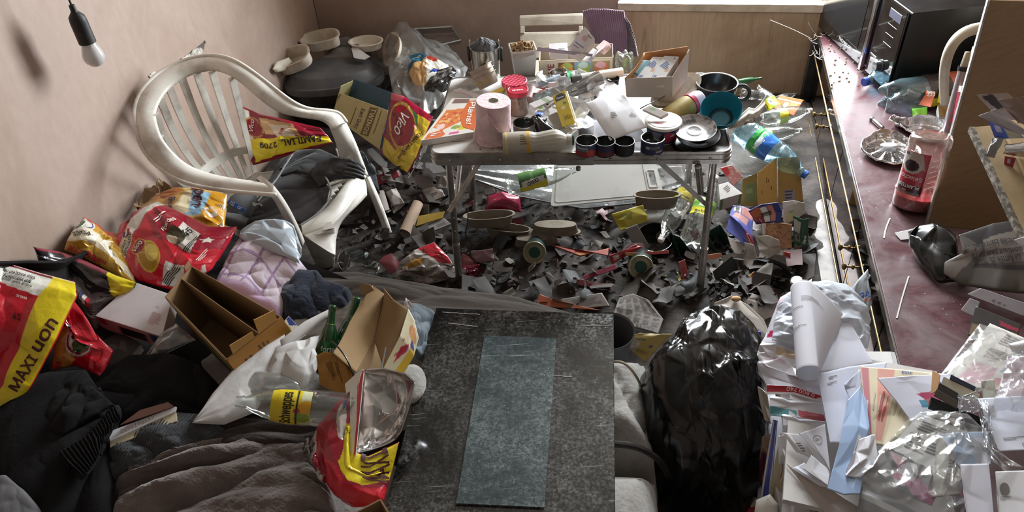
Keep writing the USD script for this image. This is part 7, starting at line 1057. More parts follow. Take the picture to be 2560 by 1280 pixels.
# ------------------------------------------------------------------ dark glass plate on the sofa
GZ = .452
g0,g1,g2,g3 = P(1088,770,GZ),P(1535,785,GZ),P(1540,1280,GZ),P(960,1280,GZ); g2,g3 = g1 + (g2 - g1) * 1.25,g0 + (g3 - g0) * 1.25
def dusty(name,base,dust,amt,rough,rhi):
    n = {'g': ('geometry',{}),'n1': ('noise_texture',{'scale': 3.6,'detail': 14.,'roughness': .75,'distortion': .4}),'n2': ('noise_texture',{'scale': 110.,'detail': 6.,'roughness': .85}),'r1': ('rgb_ramp',{'ramp': [(.40,(.06,) * 3),(.64,(amt,) * 3)]}),'r2': ('rgb_ramp',{'ramp': [(.44,(.15,) * 3),(.58,(1,1,1))]}),'mm': ('mix_color',{'blend_type': 'multiply','fac': 1.}),
         'v': ('voronoi_texture',{'scale': 75.}),'rv': ('rgb_ramp',{'ramp': [(.09,(.85,) * 3),(.16,(0,0,0))]}),'n3': ('noise_texture',{'scale': 12.,'detail': 5.}),'r3': ('rgb_ramp',{'ramp': [(.5,(0,0,0)),(.6,(1,1,1))]}),'m3': ('mix_color',{'blend_type': 'multiply','fac': 1.}),
         'mp': ('mapping',{'scale': (3.,60.,3.),'rotation': (0,0,-.14)}),'n4': ('noise_texture',{'scale': 2.2,'detail': 4.}),'r4': ('rgb_ramp',{'ramp': [(.66,(0,0,0)),(.72,(.55,) * 3)]}),'ad': ('mix_color',{'blend_type': 'lighten','fac': 1.}),'ad2': ('mix_color',{'blend_type': 'lighten','fac': 1.}),
         'mx': ('mix_color',{'a': lin(base),'b': lin(dust)}),'rr': ('map_range',{'from_min': 0.,'from_max': .7,'to_min': rough,'to_max': rhi}),'p': ('principled_bsdf',{'specular_ior_level': .6})}
    L = [('g.position','n1.vector'),('g.position','n2.vector'),('n1.fac','r1.fac'),('n2.fac','r2.fac'),('r1.color','mm.a'),('r2.color','mm.b'),('g.position','v.vector'),('v.distance','rv.fac'),('g.position','n3.vector'),('n3.fac','r3.fac'),('rv.color','m3.a'),('r3.color','m3.b'),('g.position','mp.vector'),('mp.vector','n4.vector'),('n4.fac','r4.fac'),
         ('mm.result','ad.a'),('m3.result','ad.b'),('ad.result','ad2.a'),('r4.color','ad2.b'),('ad2.result','mx.fac'),('mx.result','p.base_color'),('ad2.result','rr.value'),('rr.result','p.roughness')]
    return usdkit.material(stage,'/World/Looks/' + name,n,L,surface='p.BSDF')
T = Thing('glass_shelf','large dusty black glass plate lying on the sofa in the middle foreground','glass plate')
T.part('glass_plate',rbox(np.vstack([[g0,g1,g2,g3],np.array([g0,g1,g2,g3]) - UP * .012]),.0015),dusty('black_dusty_glass','060708','8f8d88',.55,.08,.5),False)
for k,(a,b,w) in enumerate((((1105,780),(1200,786),.0025),((1120,808),(1195,816),.003),((1440,815),(1530,813),.002),((1215,926),(1310,925),.004),((1355,937),(1430,941),.003))):
    q = poly(PP((*a,GZ + .001),(*b,GZ + .001)),9); r = rngf(k); q[1:-1] += r.normal(0,.0012,(7,3)) * [1,1,0]; T.part('dried_streak',ribbon(q + TY * w / 2,q - TY * w / 2,.0006,20,3,poly)[1],M('dried_drip','8d8a84',.8),False)
a = PP((1210,838,GZ + .0065),(1392,846,GZ + .0065),(1362,1268,GZ + .0065),(1138,1258,GZ + .0065))
solo('glass_strip',rbox(np.vstack([a,a - UP * .0055]),.001),dusty('pale_dusty_glass','2c383b','939fa1',.7,.12,.45),'narrow pale greenish glass strip lying on the black glass plate','glass plate',smooth=False)
# ------------------------------------------------------------------ black bin bag
BIN = M('bin_bag','040405',.2,spec=.6,bump=.04,bscale=40)
S = pcoons([(1655,905,.36),(1690,830,.43),(1725,785,.47),(1785,760,.49),(1850,775,.48),(1885,810,.46),(1908,870,.42)],[(1908,870,.42),(1915,950,.36),(1925,1100,.22),(1930,1240,.06)],[(1625,1290,.04),(1720,1330,.03),(1850,1320,.03),(1930,1240,.06)],[(1655,905,.36),(1605,955,.27),(1618,1060,.20),(1630,1180,.10),(1625,1290,.04)],150,150)
u,v = S.U,S.V; W_ = S.A - CAM; zt_ = .04 + .45 * (1 - np.clip((v - .02) / .98,0,1) ** 2.1) - .16 * np.abs(2 * u - 1) ** 3.5 * (1 - v)
S.A = CAM + W_ * ((zt_ - EYE) / W_[...,2])[...,None]; S.norm(); A0,N0 = S.A.copy(),S.N.copy(); top = np.clip(1.5 - 2.6 * v + .9 * (u - .5),0,1)
S.push(.03 * env(u,v,.6) + env(u,v,.3) * (top * (.030 * facet(u,v,50,71) + .020 * facet(u,v,200,72) + .008 * facet(u,v,700,75)) + (1 - top) * (.012 * fold(u,v,4,35,.2,71) + .005 * ridge(u,v,12,38,.15,73)) + .004 * facet(u,v,500,74)))
solo('bin_bag',S.solid(.01,A0 - N0 * .06 * env(u,v,.5)[...,None] - N0 * .006),BIN,'full black plastic bin bag on the floor right of the sofa','bin bag',smooth=True)
S = pcoons([(1600,950,.27),(1640,915,.33),(1660,900,.36)],[(1660,900,.36),(1690,960,.34),(1665,1040,.28)],[(1600,1000,.23),(1665,1040,.28)],[(1600,950,.27),(1600,1000,.23)],30,30); S.push(.015 * ridge(S.U,S.V,4,60,.3,3)); solo('plastic_bag',S.solid(.003),M('grey_black_film','232426',.25,coat=.4),'grey-black plastic bag corner squeezed beside the cushion and bin bag','plastic bag',smooth=True)
flat('dark card packet behind the grey cushion, under the cream cable',((1552,950,.22),(1600,935,.24),(1615,985,.2),(1570,995,.18)),'3a3436',[(Pg((.2,.5),(.6,.4),(.6,.7),(.2,.8)),lin('5d1c22'))],None,name='packet',cat_='packet')
T = box6('pastry_box','cream pastry box with a picture of a bun at the foot of the bin bag','food box',PP((1762,1208,.16),(1905,1248,.15),(1890,1310,.10),(1735,1270,.11)),.06,lin('d8d2b8'),[(Rr(.14,.06,.42,.28),lin('1c1e2c')),(El(.34,.46,.13,.12,10),lin('b0703a')),(El(.34,.44,.1,.07,10),lin('c99a5a')),(Pg((.12,.6),(.4,.68),(.38,.76),(.14,.68)),lin('8f4a6a')),(Pg((.78,.4),(1,.35),(1,1),(.74,1)),lin('b81c38'))],lambda p: (p.lines(.3,.86,.4,.12,2,IKGY),p.text('BRIOCHE',.28,.17,.22,ink('8a8a90'))))

# ------------------------------------------------------------------ things on the sideboard
F0,F1 = P(2048,66,CZ + .015),P(2222,228,CZ + .015); mv = unit(F1 - F0); md = np.array([mv[1],-mv[0],0]); md = md if md @ np.array([1,0,0]) > 0 else -md; MW,MH,MD = np.linalg.norm(F1 - F0),.34,.36
mwp = lambda a,b,c: F0 + mv * a * MW + md * b + UP * c
def mbox(a0,a1,b0,b1,c0,c1,ch=.002): return rbox(np.array([mwp(a,b,c) for a in (a0,a1) for b in (b0,b1) for c in (c0,c1)]),ch)
MWB = M('microwave_black','0e0f10',.35,coat=.3,dirt='2e2d2b',dscale=9,damt=.4); MWG = M('microwave_glass','0b0c0d',.06,coat=1.,spec=.8,dirt='3a3a3a',dscale=8,damt=.35)
T = Thing('microwave_oven','black microwave oven with chrome handle bar at the far end of the sideboard','microwave'); T.part('housing',mbox(0,1,.0,MD,0,MH,.006),MWB,False); dr = T.part('door',mbox(.0,.66,-.014,0,.004,MH - .004),MWG,False); T.part('door_window',mbox(.06,.58,-.0155,-.013,.06,MH - .05),M('door_window','16181a',.15,coat=.6),False,parent=dr)
T.part('handle_bar',mbox(.672,.70,-.03,-.008,0.0,MH),CHROME,False); T.part('handle_bar',mbox(.64,.655,-.02,-.008,0.0,MH),M('dark_chrome','5d5d5f',.2,metal=1.),False); T.part('control_panel',mbox(.71,.995,-.010,0,.004,MH - .004),MWG,False)
for c0,w_ in ((.25,.10),(.21,.09),(.17,.09)): T.part('button_line',mbox(.83,.83 + w_,-.0115,-.009,c0,c0 + .002,.0003),M('button_print','b5b5b8',.5),False)
T.part('display',mbox(.82,.95,-.0115,-.009,.275,.315),M('display_grey','4a4a5a',.3),False); kc = mwp(.87,-.010,.075); T.part('knob',put(lathe([(.026,0),(.026,.004),(.021,.006),(.02,.026),(.018,.028),(0,.028)],32),kc,basis(-md)),M('knob_grey','2c2d2e',.3,coat=.4),35)
T.part('knob_mark',mbox(.73,.80,-.0115,-.009,.085,.093,.0005),STEEL,False); S = Surf(np.array([[mwp(a,-.0155,c) for a in np.linspace(.33,.52,12)] for c in (.05,.035)])); p = Print(S,.0006); p.text('TECHWOOD',.5,.5,.95,ink('b0aeaa')); p.done(T)
for a in (.08,.92): T.part('foot',mbox(a - .02,a + .02,.03,.06,-.015,0),BLACKP,False)
bottle('clear blue-tinted soda bottle lying base first on the sideboard',P(2208,246,CZ + .045),P(2520,205,CZ + .05),'soda',PETB,None,lin('3a2e2a'),.05,81,[(Rr(.0,.0,.62,.40),lin('c9694a')),(Rr(.62,0,.8,1),lin('d0b820')),(Pg((0,0),(1,0),(1,.0),(0,.0)),BLK)],None,lz=(.10,.20),width=1.0,span=3.0)
bottle('blue water bottle with dark blue cap lying behind the soda bottle',P(2330,150,CZ + .05),P(2158,206,CZ + .035),'water',CLEAR('deep_blue_plastic',(.5,.72,.82),.07,.08,.1,.12,26,'7fb0c4'),'22408f',None,.04,82,width=1.2)
S = pcoons([(2312,208,CZ + .088),(2332,200,CZ + .09)],[(2332,200,CZ + .09),(2338,235,CZ + .08),(2326,270,CZ + .05)],[(2296,264,CZ + .045),(2326,270,CZ + .05)],[(2312,208,CZ + .088),(2314,236,CZ + .085),(2296,264,CZ + .045)],12,24); S.A = S.A + UP * .004; T = Thing('bottle_label','salmon and yellow paper label wrapped on the lying soda bottle','label')
T.part('salmon_panel',S.solid(.001),M('salmon_label','c9694a',.45),True); p = Print(S,.001); p.text('AGRUMES',.5,.5,1.6,IKW,-80,h=.2); p.done(T)
S = pcoons([(2336,188,CZ + .095),(2362,184,CZ + .095)],[(2362,184,CZ + .095),(2364,225,CZ + .085),(2360,262,CZ + .05)],[(2342,258,CZ + .05),(2360,262,CZ + .05)],[(2336,188,CZ + .095),(2348,225,CZ + .088),(2342,258,CZ + .05)],12,24); S.A = S.A + UP * .004; T.part('yellow_panel',S.solid(.001),M('yellow_label','cdb41e',.45),True); p = Print(S,.001); p.text('Schweppes',.5,.5,2.4,IKB,-82,h=.34); p.done(T)
# white jug
JUG = M('jug_plastic','b5ad9c',.5,dirt='8a7a5a',dscale=7,damt=.5); T = Thing('cream_jug','large cream plastic jug with a loop handle beside the shelf panel','jug')
hp = spl(PP((2362,262,CZ + .07),(2360,210,CZ + .16),(2366,150,CZ + .27),(2386,105,CZ + .34),(2420,78,CZ + .37),(2462,70,CZ + .37)),40); T.part('handle',tube(hp,np.linspace(.016,.022,40),14),JUG,True)
b0 = P(2440,262,CZ + .0) + md * .03; T.part('jug_body',put(lathe([(0,0),(.075,0),(.085,.012),(.085,.20),(.07,.27),(.04,.33),(.03,.36),(.03,.39),(0,.39)],44),b0 + md * .06),JUG,35); T.part('inner_rib',tube(spl(PP((2440,118,CZ + .3),(2424,170,CZ + .22),(2408,215,CZ + .15)),16),.012,10),JUG,True)
solo('yellow_packet',(lambda S: (S.push(.006 * facet(S.U,S.V,8,2)),S)[1])(pcoons([(2280,272,CZ + .01),(2318,268,CZ + .02)],[(2318,268,CZ + .02),(2318,296,CZ + .005)],[(2282,292,CZ + .004),(2318,296,CZ + .005)],[(2280,272,CZ + .01),(2282,292,CZ + .004)],10,10)).solid(.002),M('lime_card','8aa82a',.5),'lime green card slip under the lying soda bottle','card')
box6('tan_box','small tan carton behind the foil dishes by the shelf panel','box',PP((2345,262,CZ + .06),(2376,262,CZ + .06),(2378,290,CZ + .03),(2348,292,CZ + .03)),.03,lin('8f6a30'))
# pump and brush leaning at the panel
q = PP((2366,328,CZ + .03),(2420,130,CZ + .33)); T = Thing('silver_tube','tall silver spray tube leaning against the shelf panel','tube'); T.part('tube_body',tube([q[0],q[0] * .2 + q[1] * .8],.017,18),M('silver_paint','a89ca0',.3,metal=.6),True); T.part('collar',tube([q[0] * .22 + q[1] * .78,q[0] * .17 + q[1] * .83],.02,18),BLACKP,35); T.part('spout',tube([q[0] * .17 + q[1] * .83,q[1]],[.014,.010],14),JUG,True)
q = PP((2382,330,CZ + .05),(2402,228,CZ + .2)); T = Thing('red_toothbrush_pack','red and silver packet wedged between the silver tube and panel','packet'); T.part('film',bar(q[0],q[1],.02,.012,up=md),M('red_shiny','8f1a38',.25,coat=.4),False); T.part('foil_end',bar(q[0] - (q[1] - q[0]) * .3,q[0],.018,.010,up=md),FOIL,False); T.part('white_tip',bar(q[1],q[1] + (q[1] - q[0]) * .12,.018,.01,up=md),WHITEP,False)
# lighter, foil dishes, syrup bottle
q = PP((2178,296,CZ + .008),(2206,320,CZ + .008)); T = Thing('lighter','small silver lighter lying near the sideboard middle','lighter'); T.part('lighter_body',tube([q[0] * .8 + q[1] * .2,q[1]],.0085,14),STEEL,True); T.part('black_end',tube([q[0],q[0] * .8 + q[1] * .2],.009,14),BLACKP,True)
def foildish(label,out,ctr,z,dip,seed,n=70):
    o = spl(PP(*[(x,y,z + dz) for x,y,dz in out + out[:1]]),n + 1)[:-1]; c = P(*ctr,z - dip); rings = []
    for k,(f,hz) in enumerate(((1.05,-.004),(1.03,.002),(1.0,.002),(.93,-.35),(.86,-.9),(.8,-1.),(.4,-1.),(.05,-1.))):
        q = c + (o - c) * f; q[:,2] = (z + (o[:,2] - z) * min(1,max(0,(f - .8) / .2)) + (hz * dip if hz < -.1 else hz)); w = np.linspace(0,2 * math.pi,n,endpoint=False); q[:,2] += (.0016 * np.sin(w * 23 + k) + .002 * np.sin(w * 11 + seed)) * (f > .5); rings.append(q)
    A = np.array(rings); A = np.concatenate([A,A[:,:1]],1); S = Surf(A); T = Thing('foil_dish',label,'foil dish'); T.part('foil_shell',S.solid(.0012),FOIL,True); return T
T = foildish('crinkled shell-shaped foil dish nearest on the sideboard',[(2158,350,.012),(2185,332,.02),(2200,325,.025),(2240,330,.02),(2275,350,.015),(2300,375,.012),(2290,398,.01),(2230,405,.01),(2180,390,.01),(2156,368,.012)],(2225,365),CZ + .012,.01,1)
T.part('white_residue',put(hull(trimesh.creation.icosphere(2,1).vertices * [.032,.016,.004]),P(2222,362,CZ + .012),basis(UP,CR)),M('white_fat','e6e4e4',.25),True)
foildish('second crinkled foil dish behind the shell-shaped one',[(2225,300,.012),(2232,290,.02),(2262,295,.03),(2300,288,.03),(2345,295,.025),(2376,318,.015),(2360,335,.01),(2300,338,.01),(2262,318,.015)],(2305,315),CZ + .014,.01,2)
a = P(2282,512,CZ + .004); b = P(2332,336,CZ + .25); R = basis(b - a,CR); L = np.linalg.norm(b - a); r = 50 / ppm(2300,430,CZ + .12); T = Thing('syrup_bottle','upturned clear syrup container with red liquid and upside-down label by the panel','bottle')
T.part('container',put(lathe([(r * .96,.0),(r,.012),(r,L * .2),(r * 1.02,L * .24),(r * .98,L * .27),(r * .96,L * .8),(r * .98,L * .93),(r * .88,L),(r * .5,L - .006),(0,L - .012)],56),a,R),CLEAR('syrup_plastic',(.93,.84,.8),.1,.07,.12,.12,26,'d0b0a4'),True)
T.part('red_liquid',put(lathe([(0,.002),(r * .93,.002),(r * .97,.012),(r * .97,L * .16),(0,L * .16)],48),a,R),M('red_syrup','9a0f26',.15,coat=.8),35); T.part('neck_ring',put(lathe([(r * .99,L * .2),(r * 1.04,L * .22),(r * 1.04,L * .235),(r * .99,L * .25)],56),a,R),PET,True)
for k in range(6): w = 1.0 + .0; zz = L * (.34 + .075 * k); an0 = math.atan2((R.T @ (CAM - a))[1],(R.T @ (CAM - a))[0]); T.part('moulded_rib',tube(np.array([a + R @ np.array([r * .965 * math.cos(an0 + .35 + .5 * t),r * .965 * math.sin(an0 + .35 + .5 * t),zz + .012 * t]) for t in np.linspace(0,1,8)]),.0015,5),PET)
S = band([(r * .975,0),(r * .975,L)],L * .22,L * .80,an0 - 1.25,an0 + .22,a,R,1.,off=.001); S.paint(lin('a8283a'),[(Rr(0,0,1,.36),lin('a89a90')),(El(.45,.34,.36,.17),lin('b5a89c')),(El(.45,.32,.28,.13),lin('2d1420')),(Rr(.0,.75,1,1),lin('4a1420')),(Pg((.75,0),(1,0),(1,.5)),lin('a8283a')),(El(.42,.93,.09,.05),lin('c9808a')),(Rr(.08,.04,.28,.12),lin('2a2430'))]); T.part('label',S.solid(.0005),FILM,True,color=S.colors(True)); p = Print(S,.0008); p.text('Sélection',.5,.60,.85,IKW,180,False); p.text('PLANTEUR',.5,.80,.8,IKW,180); p.done(T)
# bookcase panel and shelf on the sideboard
PNL = M('bookcase_oak','6d5438',.55,dirt='55402a',dscale=5,damt=.5,stretch=(3.,30.,3.),bump=.05,bscale=60); EDG = M('panel_edge','8d8a86',.35,metal=.4,dirt='4a4642',dscale=16,damt=.6)
T = Thing('bookcase','brown open bookcase side panel and sloping shelf standing on the sideboard','bookcase')
pb = P(2318,562,CZ + .001); pt_ = P(2474,0,1.02); pw = CXv * .36 - CYv * .02; T.part('side_panel',rbox(np.vstack([[pb,pt_,pt_ + pw,pb + pw],np.array([pb,pt_,pt_ + pw,pb + pw]) + CYv * .016]),.001),PNL,False)
T.part('front_edge',rbox(np.vstack([[pb - CXv * .006,pt_ - CXv * .006,pt_ + CXv * .002,pb + CXv * .002],np.array([pb - CXv * .006,pt_ - CXv * .006,pt_ + CXv * .002,pb + CXv * .002]) + CYv * .018]) - CYv * .004,.001),EDG,False)
s0,s1 = P(2426,318,.80),P(2600,690,.62); sd = CXv * .30 + UP * .05
T.part('shelf',rbox(np.vstack([[s0,s1,s1 + sd,s0 + sd],np.array([s0,s1,s1 + sd,s0 + sd]) - UP * .018]),.001),M('raw_board','a8926d',.7,dirt='7d684a',dscale=8,damt=.5),False); T.part('shelf_edge',rbox(np.vstack([[s0 - CXv * .004,s1 - CXv * .004,s1 + CXv * .012,s0 + CXv * .012],np.array([s0 - CXv * .004,s1 - CXv * .004,s1 + CXv * .012,s0 + CXv * .012]) - UP * .02]) + UP * .003,.001),M('speckled_edge','5d564e',.6,dirt='c9c2b4',dscale=70,damt=.8),False)
q0 = np.array([s0,s1]) + CXv * .09 + UP * .03; T.part('drawer_rail',bar(q0[0],q0[1],.05,.012),M('raw_board2','b59d74',.7,dirt='8d7450',dscale=8,damt=.5),False)
fz = lambda label,q,col,sh=(),pr=None,**k: flat(label,q,col,sh,pr,name=k.pop('name','letter'),cat_=k.pop('cat_','letter'),h=.0015,**k)
fz('pale envelope top on the sloping shelf, dark print at its corner',((2440,236,.90),(2520,232,.92),(2590,300,.86),(2500,300,.85)),'8d7f74',[(Pg((.1,.1),(.5,.0),(.5,.5),(.2,.6)),lin('2a2024'))]); fz('brown folded paper on the sloping shelf',((2492,250,.93),(2570,240,.95),(2620,345,.86),(2540,300,.88)),'7d685a',(),None,crump=.01)
fz('white pointed envelope stack on the sloping shelf',((2445,290,.90),(2490,272,.92),(2590,345,.86),(2530,330,.86)),'a8a4a8',(),None,crump=.006); fz('blue and cream leaflet hanging over the shelf edge',((2470,300,.87),(2540,325,.87),(2560,345,.84),(2488,348,.82)),'4a5aa8',[(Rr(.5,.2,1,1),lin('a8a288')),(Rr(.15,.2,.35,.6),lin('a8a8b4'))])
fz('grey curled paper strip below the blue leaflet',((2482,345,.82),(2510,345,.83),(2485,395,.78),(2460,388,.78)),'7d7a78',(),None,crump=.012); S = pcoons([(2512,362,.82),(2600,350,.84)],[(2600,350,.84),(2600,400,.79)],[(2508,385,.79),(2600,400,.79)],[(2512,362,.82),(2508,385,.79)],20,12); S.push(.015 * np.sin(S.V * np.pi)); solo('foil_roll',S.solid(.003),FOIL,'rolled silver foil bag on the sloping shelf','foil',smooth=True); fz('red plastic tag standing below the silver foil',((2512,390,.78),(2540,395,.78),(2530,425,.75),(2510,415,.75)),'8a2430',[(Rr(.3,.2,.6,.6),lin('a8a0a0'))],name='tag',cat_='tag')
S = pcoons([(2535,600,.69),(2570,590,.70)],[(2570,590,.70),(2580,625,.66)],[(2545,610,.67),(2580,625,.66)],[(2535,600,.69),(2545,610,.67)],8,8); solo('white_sheet_corner',S.solid(.001),PAPER,'white paper corner at the right edge below the shelf','paper')
S = pcoons([(2270,580,CZ + .05),(2300,565,CZ + .07),(2345,562,CZ + .08),(2390,590,CZ + .08)],[(2390,590,CZ + .08),(2400,650,CZ + .05),(2420,700,CZ + .01)],[(2290,620,CZ + .01),(2320,670,CZ + .005),(2350,710,CZ + .004),(2420,700,CZ + .01)],[(2270,580,CZ + .05),(2275,605,CZ + .03),(2290,620,CZ + .01)],50,50); S.push(.03 * env(S.U,S.V) + .015 * facet(S.U,S.V,24,5)); solo('black_bag',S.solid(.006),M('black_gloss_film','121213',.25,coat=.3),'crumpled black plastic bag in front of the bookcase panel','plastic bag',smooth=40)
fz('white card corner under the crumpled black bag',((2236,582,CZ + .006),(2290,570,CZ + .02),(2290,596,CZ + .01),(2252,600,CZ + .004)),'a8a2a0',name='card',cat_='card')
S = pcoons([(2395,590,CZ + .11),(2480,560,CZ + .12),(2600,545,CZ + .12)],[(2600,545,CZ + .12),(2620,740,CZ + .06)],[(2335,672,CZ + .03),(2400,712,CZ + .03),(2490,730,CZ + .05),(2620,740,CZ + .06)],[(2395,590,CZ + .11),(2405,630,CZ + .09),(2335,672,CZ + .03)],60,60); S.push(.015 * env(S.U,S.V) + .01 * fold(S.U,S.V,2,0,.4,3)); S.paint(lin('4d463e'),[(Pg((0,0),(1,0),(1,.25),(.2,.3)),lin('221e1f')),(Pg((.06,.3),(.25,.34),(.2,1),(0,1)),lin('7a706a')),(Pg((.27,.24),(1,.1),(1,.58),(.32,.64)),lin('6d645e')),(Rr(.3,.66,1,.72),lin('2c2726'))])
T = Thing('tobacco_pouch','brown tobacco pouch with an upside-down health warning on the sideboard','pouch'); T.surf('pouch_film',S,M('pouch_film',rough=.5,vcol=True),.006); p = Print(S,.0025); K2 = ink('2d2826')
for tx_,q in (('La fumée du tabac',((2550,652),(2438,665),(2436,650),(2548,636))),('contient plus de 70',((2552,630),(2430,648),(2428,632),(2550,614))),('substances cancérigènes',((2580,606),(2408,632),(2406,615),(2578,588)))): p.ptext(tx_,q,K2,off=.001)
p.done(T)
fz('white letter corner under the tobacco pouch',((2418,735,CZ + .055),(2450,720,CZ + .07),(2600,770,CZ + .07),(2560,790,CZ + .05)),'a29ca2',(),lambda p: p.lines(.3,.5,.2,.3,3,IKGY)); fz('folded white card beside the leather-look wallet',((2402,775,CZ + .02),(2425,745,CZ + .04),(2450,755,CZ + .04),(2438,792,CZ + .015)),'a8a4a8',name='card',cat_='card')
fz('photo card with dark top, red stripes and wooden foreground',((2440,765,CZ + .05),(2555,812,CZ + .05),(2540,850,CZ + .03),(2418,838,CZ + .02)),'2a2522',[(Pg((0,.6),(1,.6),(1,1),(0,1)),lin('7d684c')),(Pg((.55,.2),(1,.3),(1,.5),(.6,.4)),lin('a02040'))],None,name='photo_card',cat_='card')
for k,q in enumerate((((2225,545),(2215,570),(2210,595)),((2272,690),(2258,735),(2242,795)))): solo('paper_strip',ribbon(PP(*[(x - 2,y,CZ + .002) for x,y in q]),PP(*[(x + 2,y,CZ + .002) for x,y in q]),.0008,16,3)[1],PAPER2,('short white paper sliver on the sideboard near the syrup container','long white paper sliver on the near half of the sideboard')[k],'paper strip')
cr = [put(trimesh.creation.icosphere(1,.002 + .003 * r_.random()),P(2065 + 110 * r_.random(),90 + 130 * r_.random(),CZ + .002)) for _ in range(60)]; solo('dust_crumbs',cat(cr),M('dust_crumbs','8f7d66',.95),'brown crumbs and dust in front of the microwave','crumbs',kind='stuff',smooth=False)
# cobweb at the cabinet's far corner
wb = []; rw = rngf(12)
for k in range(16): a_ = P(2030 + 25 * rw.random(),75 + 60 * rw.random(),CZ + .02 * rw.random()); a_ = a_ - DD * .03; b_ = a_ + np.array([-.05,-.02,.02]) * rw.random() + rw.normal(0,.02,3); wb.append(tube(spl([a_,(a_ + b_) / 2 - UP * .006,b_],8),.0012,4))
wb.append(tube(spl(PP((1925,50,.68),(1985,75,.58),(2030,98,CZ)),12),.0016,4)); solo('cobweb',cat(wb),M('cobweb_threads','c9c2b6',.9),'dusty cobweb threads at the far corner of the sideboard','cobweb',kind='stuff',smooth=False)

# ------------------------------------------------------------------ heap of letters in front of the sideboard
rp = rngf(88); MG = [PAPER,PAPER2,M('cream_pages','cfc3a4',.85),M('brown_pages','8d7866',.85),M('blue_pages','4a58a0',.6),M('plum_pages','4d3444',.7),M('white_gloss','d8d8dc',.3)]; zz = .015
for k in range(26):
    th = .010 + .014 * rp.random(); cx,cy = (.86 - .06 * (1 - k / 26)) + .012 * rp.normal(),1.14 + .03 * rp.normal(); w_,l_ = .34 + .04 * rp.random(),.50 + .08 * rp.random(); R = rotz(math.radians(-12) + .10 * rp.normal()); q = np.array([(-w_ / 2,-l_ / 2),(w_ / 2,-l_ / 2),(w_ / 2,l_ / 2),(-w_ / 2,l_ / 2)]); q = np.c_[q,0 * q[:,0]] @ R.T + np.array([cx,cy,zz])
    solo('magazine',rbox(np.vstack([q,q + UP * th]),.001),MG[[0,1,2,3,1,0,5,4,6][k % 9] if k < 20 else k % 2],'magazine or letter in the lower stack under the loose post','magazine','magazines in the lower stack',smooth=False); zz += th + .0008
ZT = zz
def sh(label,t,r,b,l,mat=None,col='e2e2ea',shapes=(),pr=None,bend=.004,fac=10,seed=1,n=(40,40),thick=.002,name='letter',cat_='letter',infl=0.,off=.0012,curve=poly):
    S = pcoons(t,r,b,l,*n,curve); S.push(bend * facet(S.U,S.V,fac,seed) + infl * env(S.U,S.V)); S.paint(lin(col),shapes); T = Thing(name,label,cat_); T.surf('sheet',S,mat or PAPERV,thick)
    if pr: p = Print(S,off); pr(p); p.done(T)
    return T,S
GLOSSV = M('gloss_print',rough=.28,vcol=True,coat=.4)
q4 = lambda a,b,c,d: ([a,b],[b,c],[d,c],[a,d])
sh('plastic-wrapped magazine with crimson GRATUIT band, left of the rolled sheet',*q4((1950,745,.50),(2030,700,.52),(2020,880,.50),(1902,860,.46)),GLOSSV,'d0ccd4',[(Pg((.1,.72),(1,.76),(1,.9),(.05,.86)),lin('b02a58')),(Rr(.4,.35,1,.72),lin('8a93aa')),(Rr(.0,.1,.5,.3),lin('c9a4ac'))],lambda p: p.text('GRATUIT',.62,.82,.6,IKW,-4),.010,30,5,infl=.01,name='magazine',cat_='magazine')
sh('white magazine wrapped in wrinkled film below the GRATUIT one',*q4((1905,855,.475),(2020,880,.50),(2010,950,.485),(1882,905,.45)),GLOSSV,'d9d6dc',[(Rr(.35,.1,.95,.4),lin('c9b49a')),(Rr(.2,.5,.6,.7),lin('c9b8c4'))],None,.008,60,6,name='magazine',cat_='magazine')
T,S = sh('white letter under the wrapped magazines, curled at its left edge',[(1893,905,.455),(1960,930,.47),(2060,960,.48)],[(2060,960,.48),(2060,990,.475)],[(1915,960,.44),(1980,980,.465),(2060,990,.475)],[(1893,905,.455),(1896,935,.44),(1915,960,.44)],None,'d5d5e0',(),None,.003)
S = pcoons([(1945,760,.515),(2000,708,.55),(2060,700,.56),(2115,708,.55),(2150,735,.53)],[(2150,735,.53),(2178,800,.5),(2170,870,.49)],[(1930,850,.50),(2050,880,.51),(2170,870,.49)],[(1945,760,.515),(1935,800,.505),(1930,850,.50)],80,70); S.push(.02 * env(S.U,S.V) + .008 * facet(S.U,S.V,120,9) + .004 * facet(S.U,S.V,500,10)); WFILM = M('white_film','dde2ea',.22,coat=.5,trans=.35,bump=.2,bscale=60); solo('mail_wrapper',S.solid(.003),WFILM,'crinkled white translucent wrapper spread beneath the rolled sheet','plastic wrapper',smooth=True)
S = pcoons([(2128,720,.54),(2170,672,.56),(2174,700,.55)],[(2174,700,.55),(2180,760,.51),(2165,812,.49)],[(2125,800,.50),(2165,812,.49)],[(2128,720,.54),(2124,760,.52),(2125,800,.50)],40,50); S.push(.012 * env(S.U,S.V) + .008 * facet(S.U,S.V,50,11)); T = Thing('mail_wrapper','grey translucent wrapper printed in blue beside the sideboard knobs','plastic wrapper'); T.part('film',S.solid(.002),M('grey_film','a8b0b8',.25,coat=.4,trans=.2),True); p = Print(S,.0015); p.text('GAN',.6,.45,.6,IKBL,-5); p.text('habitat',.6,.56,.4,ink('b0563a'),-5); p.done(T)
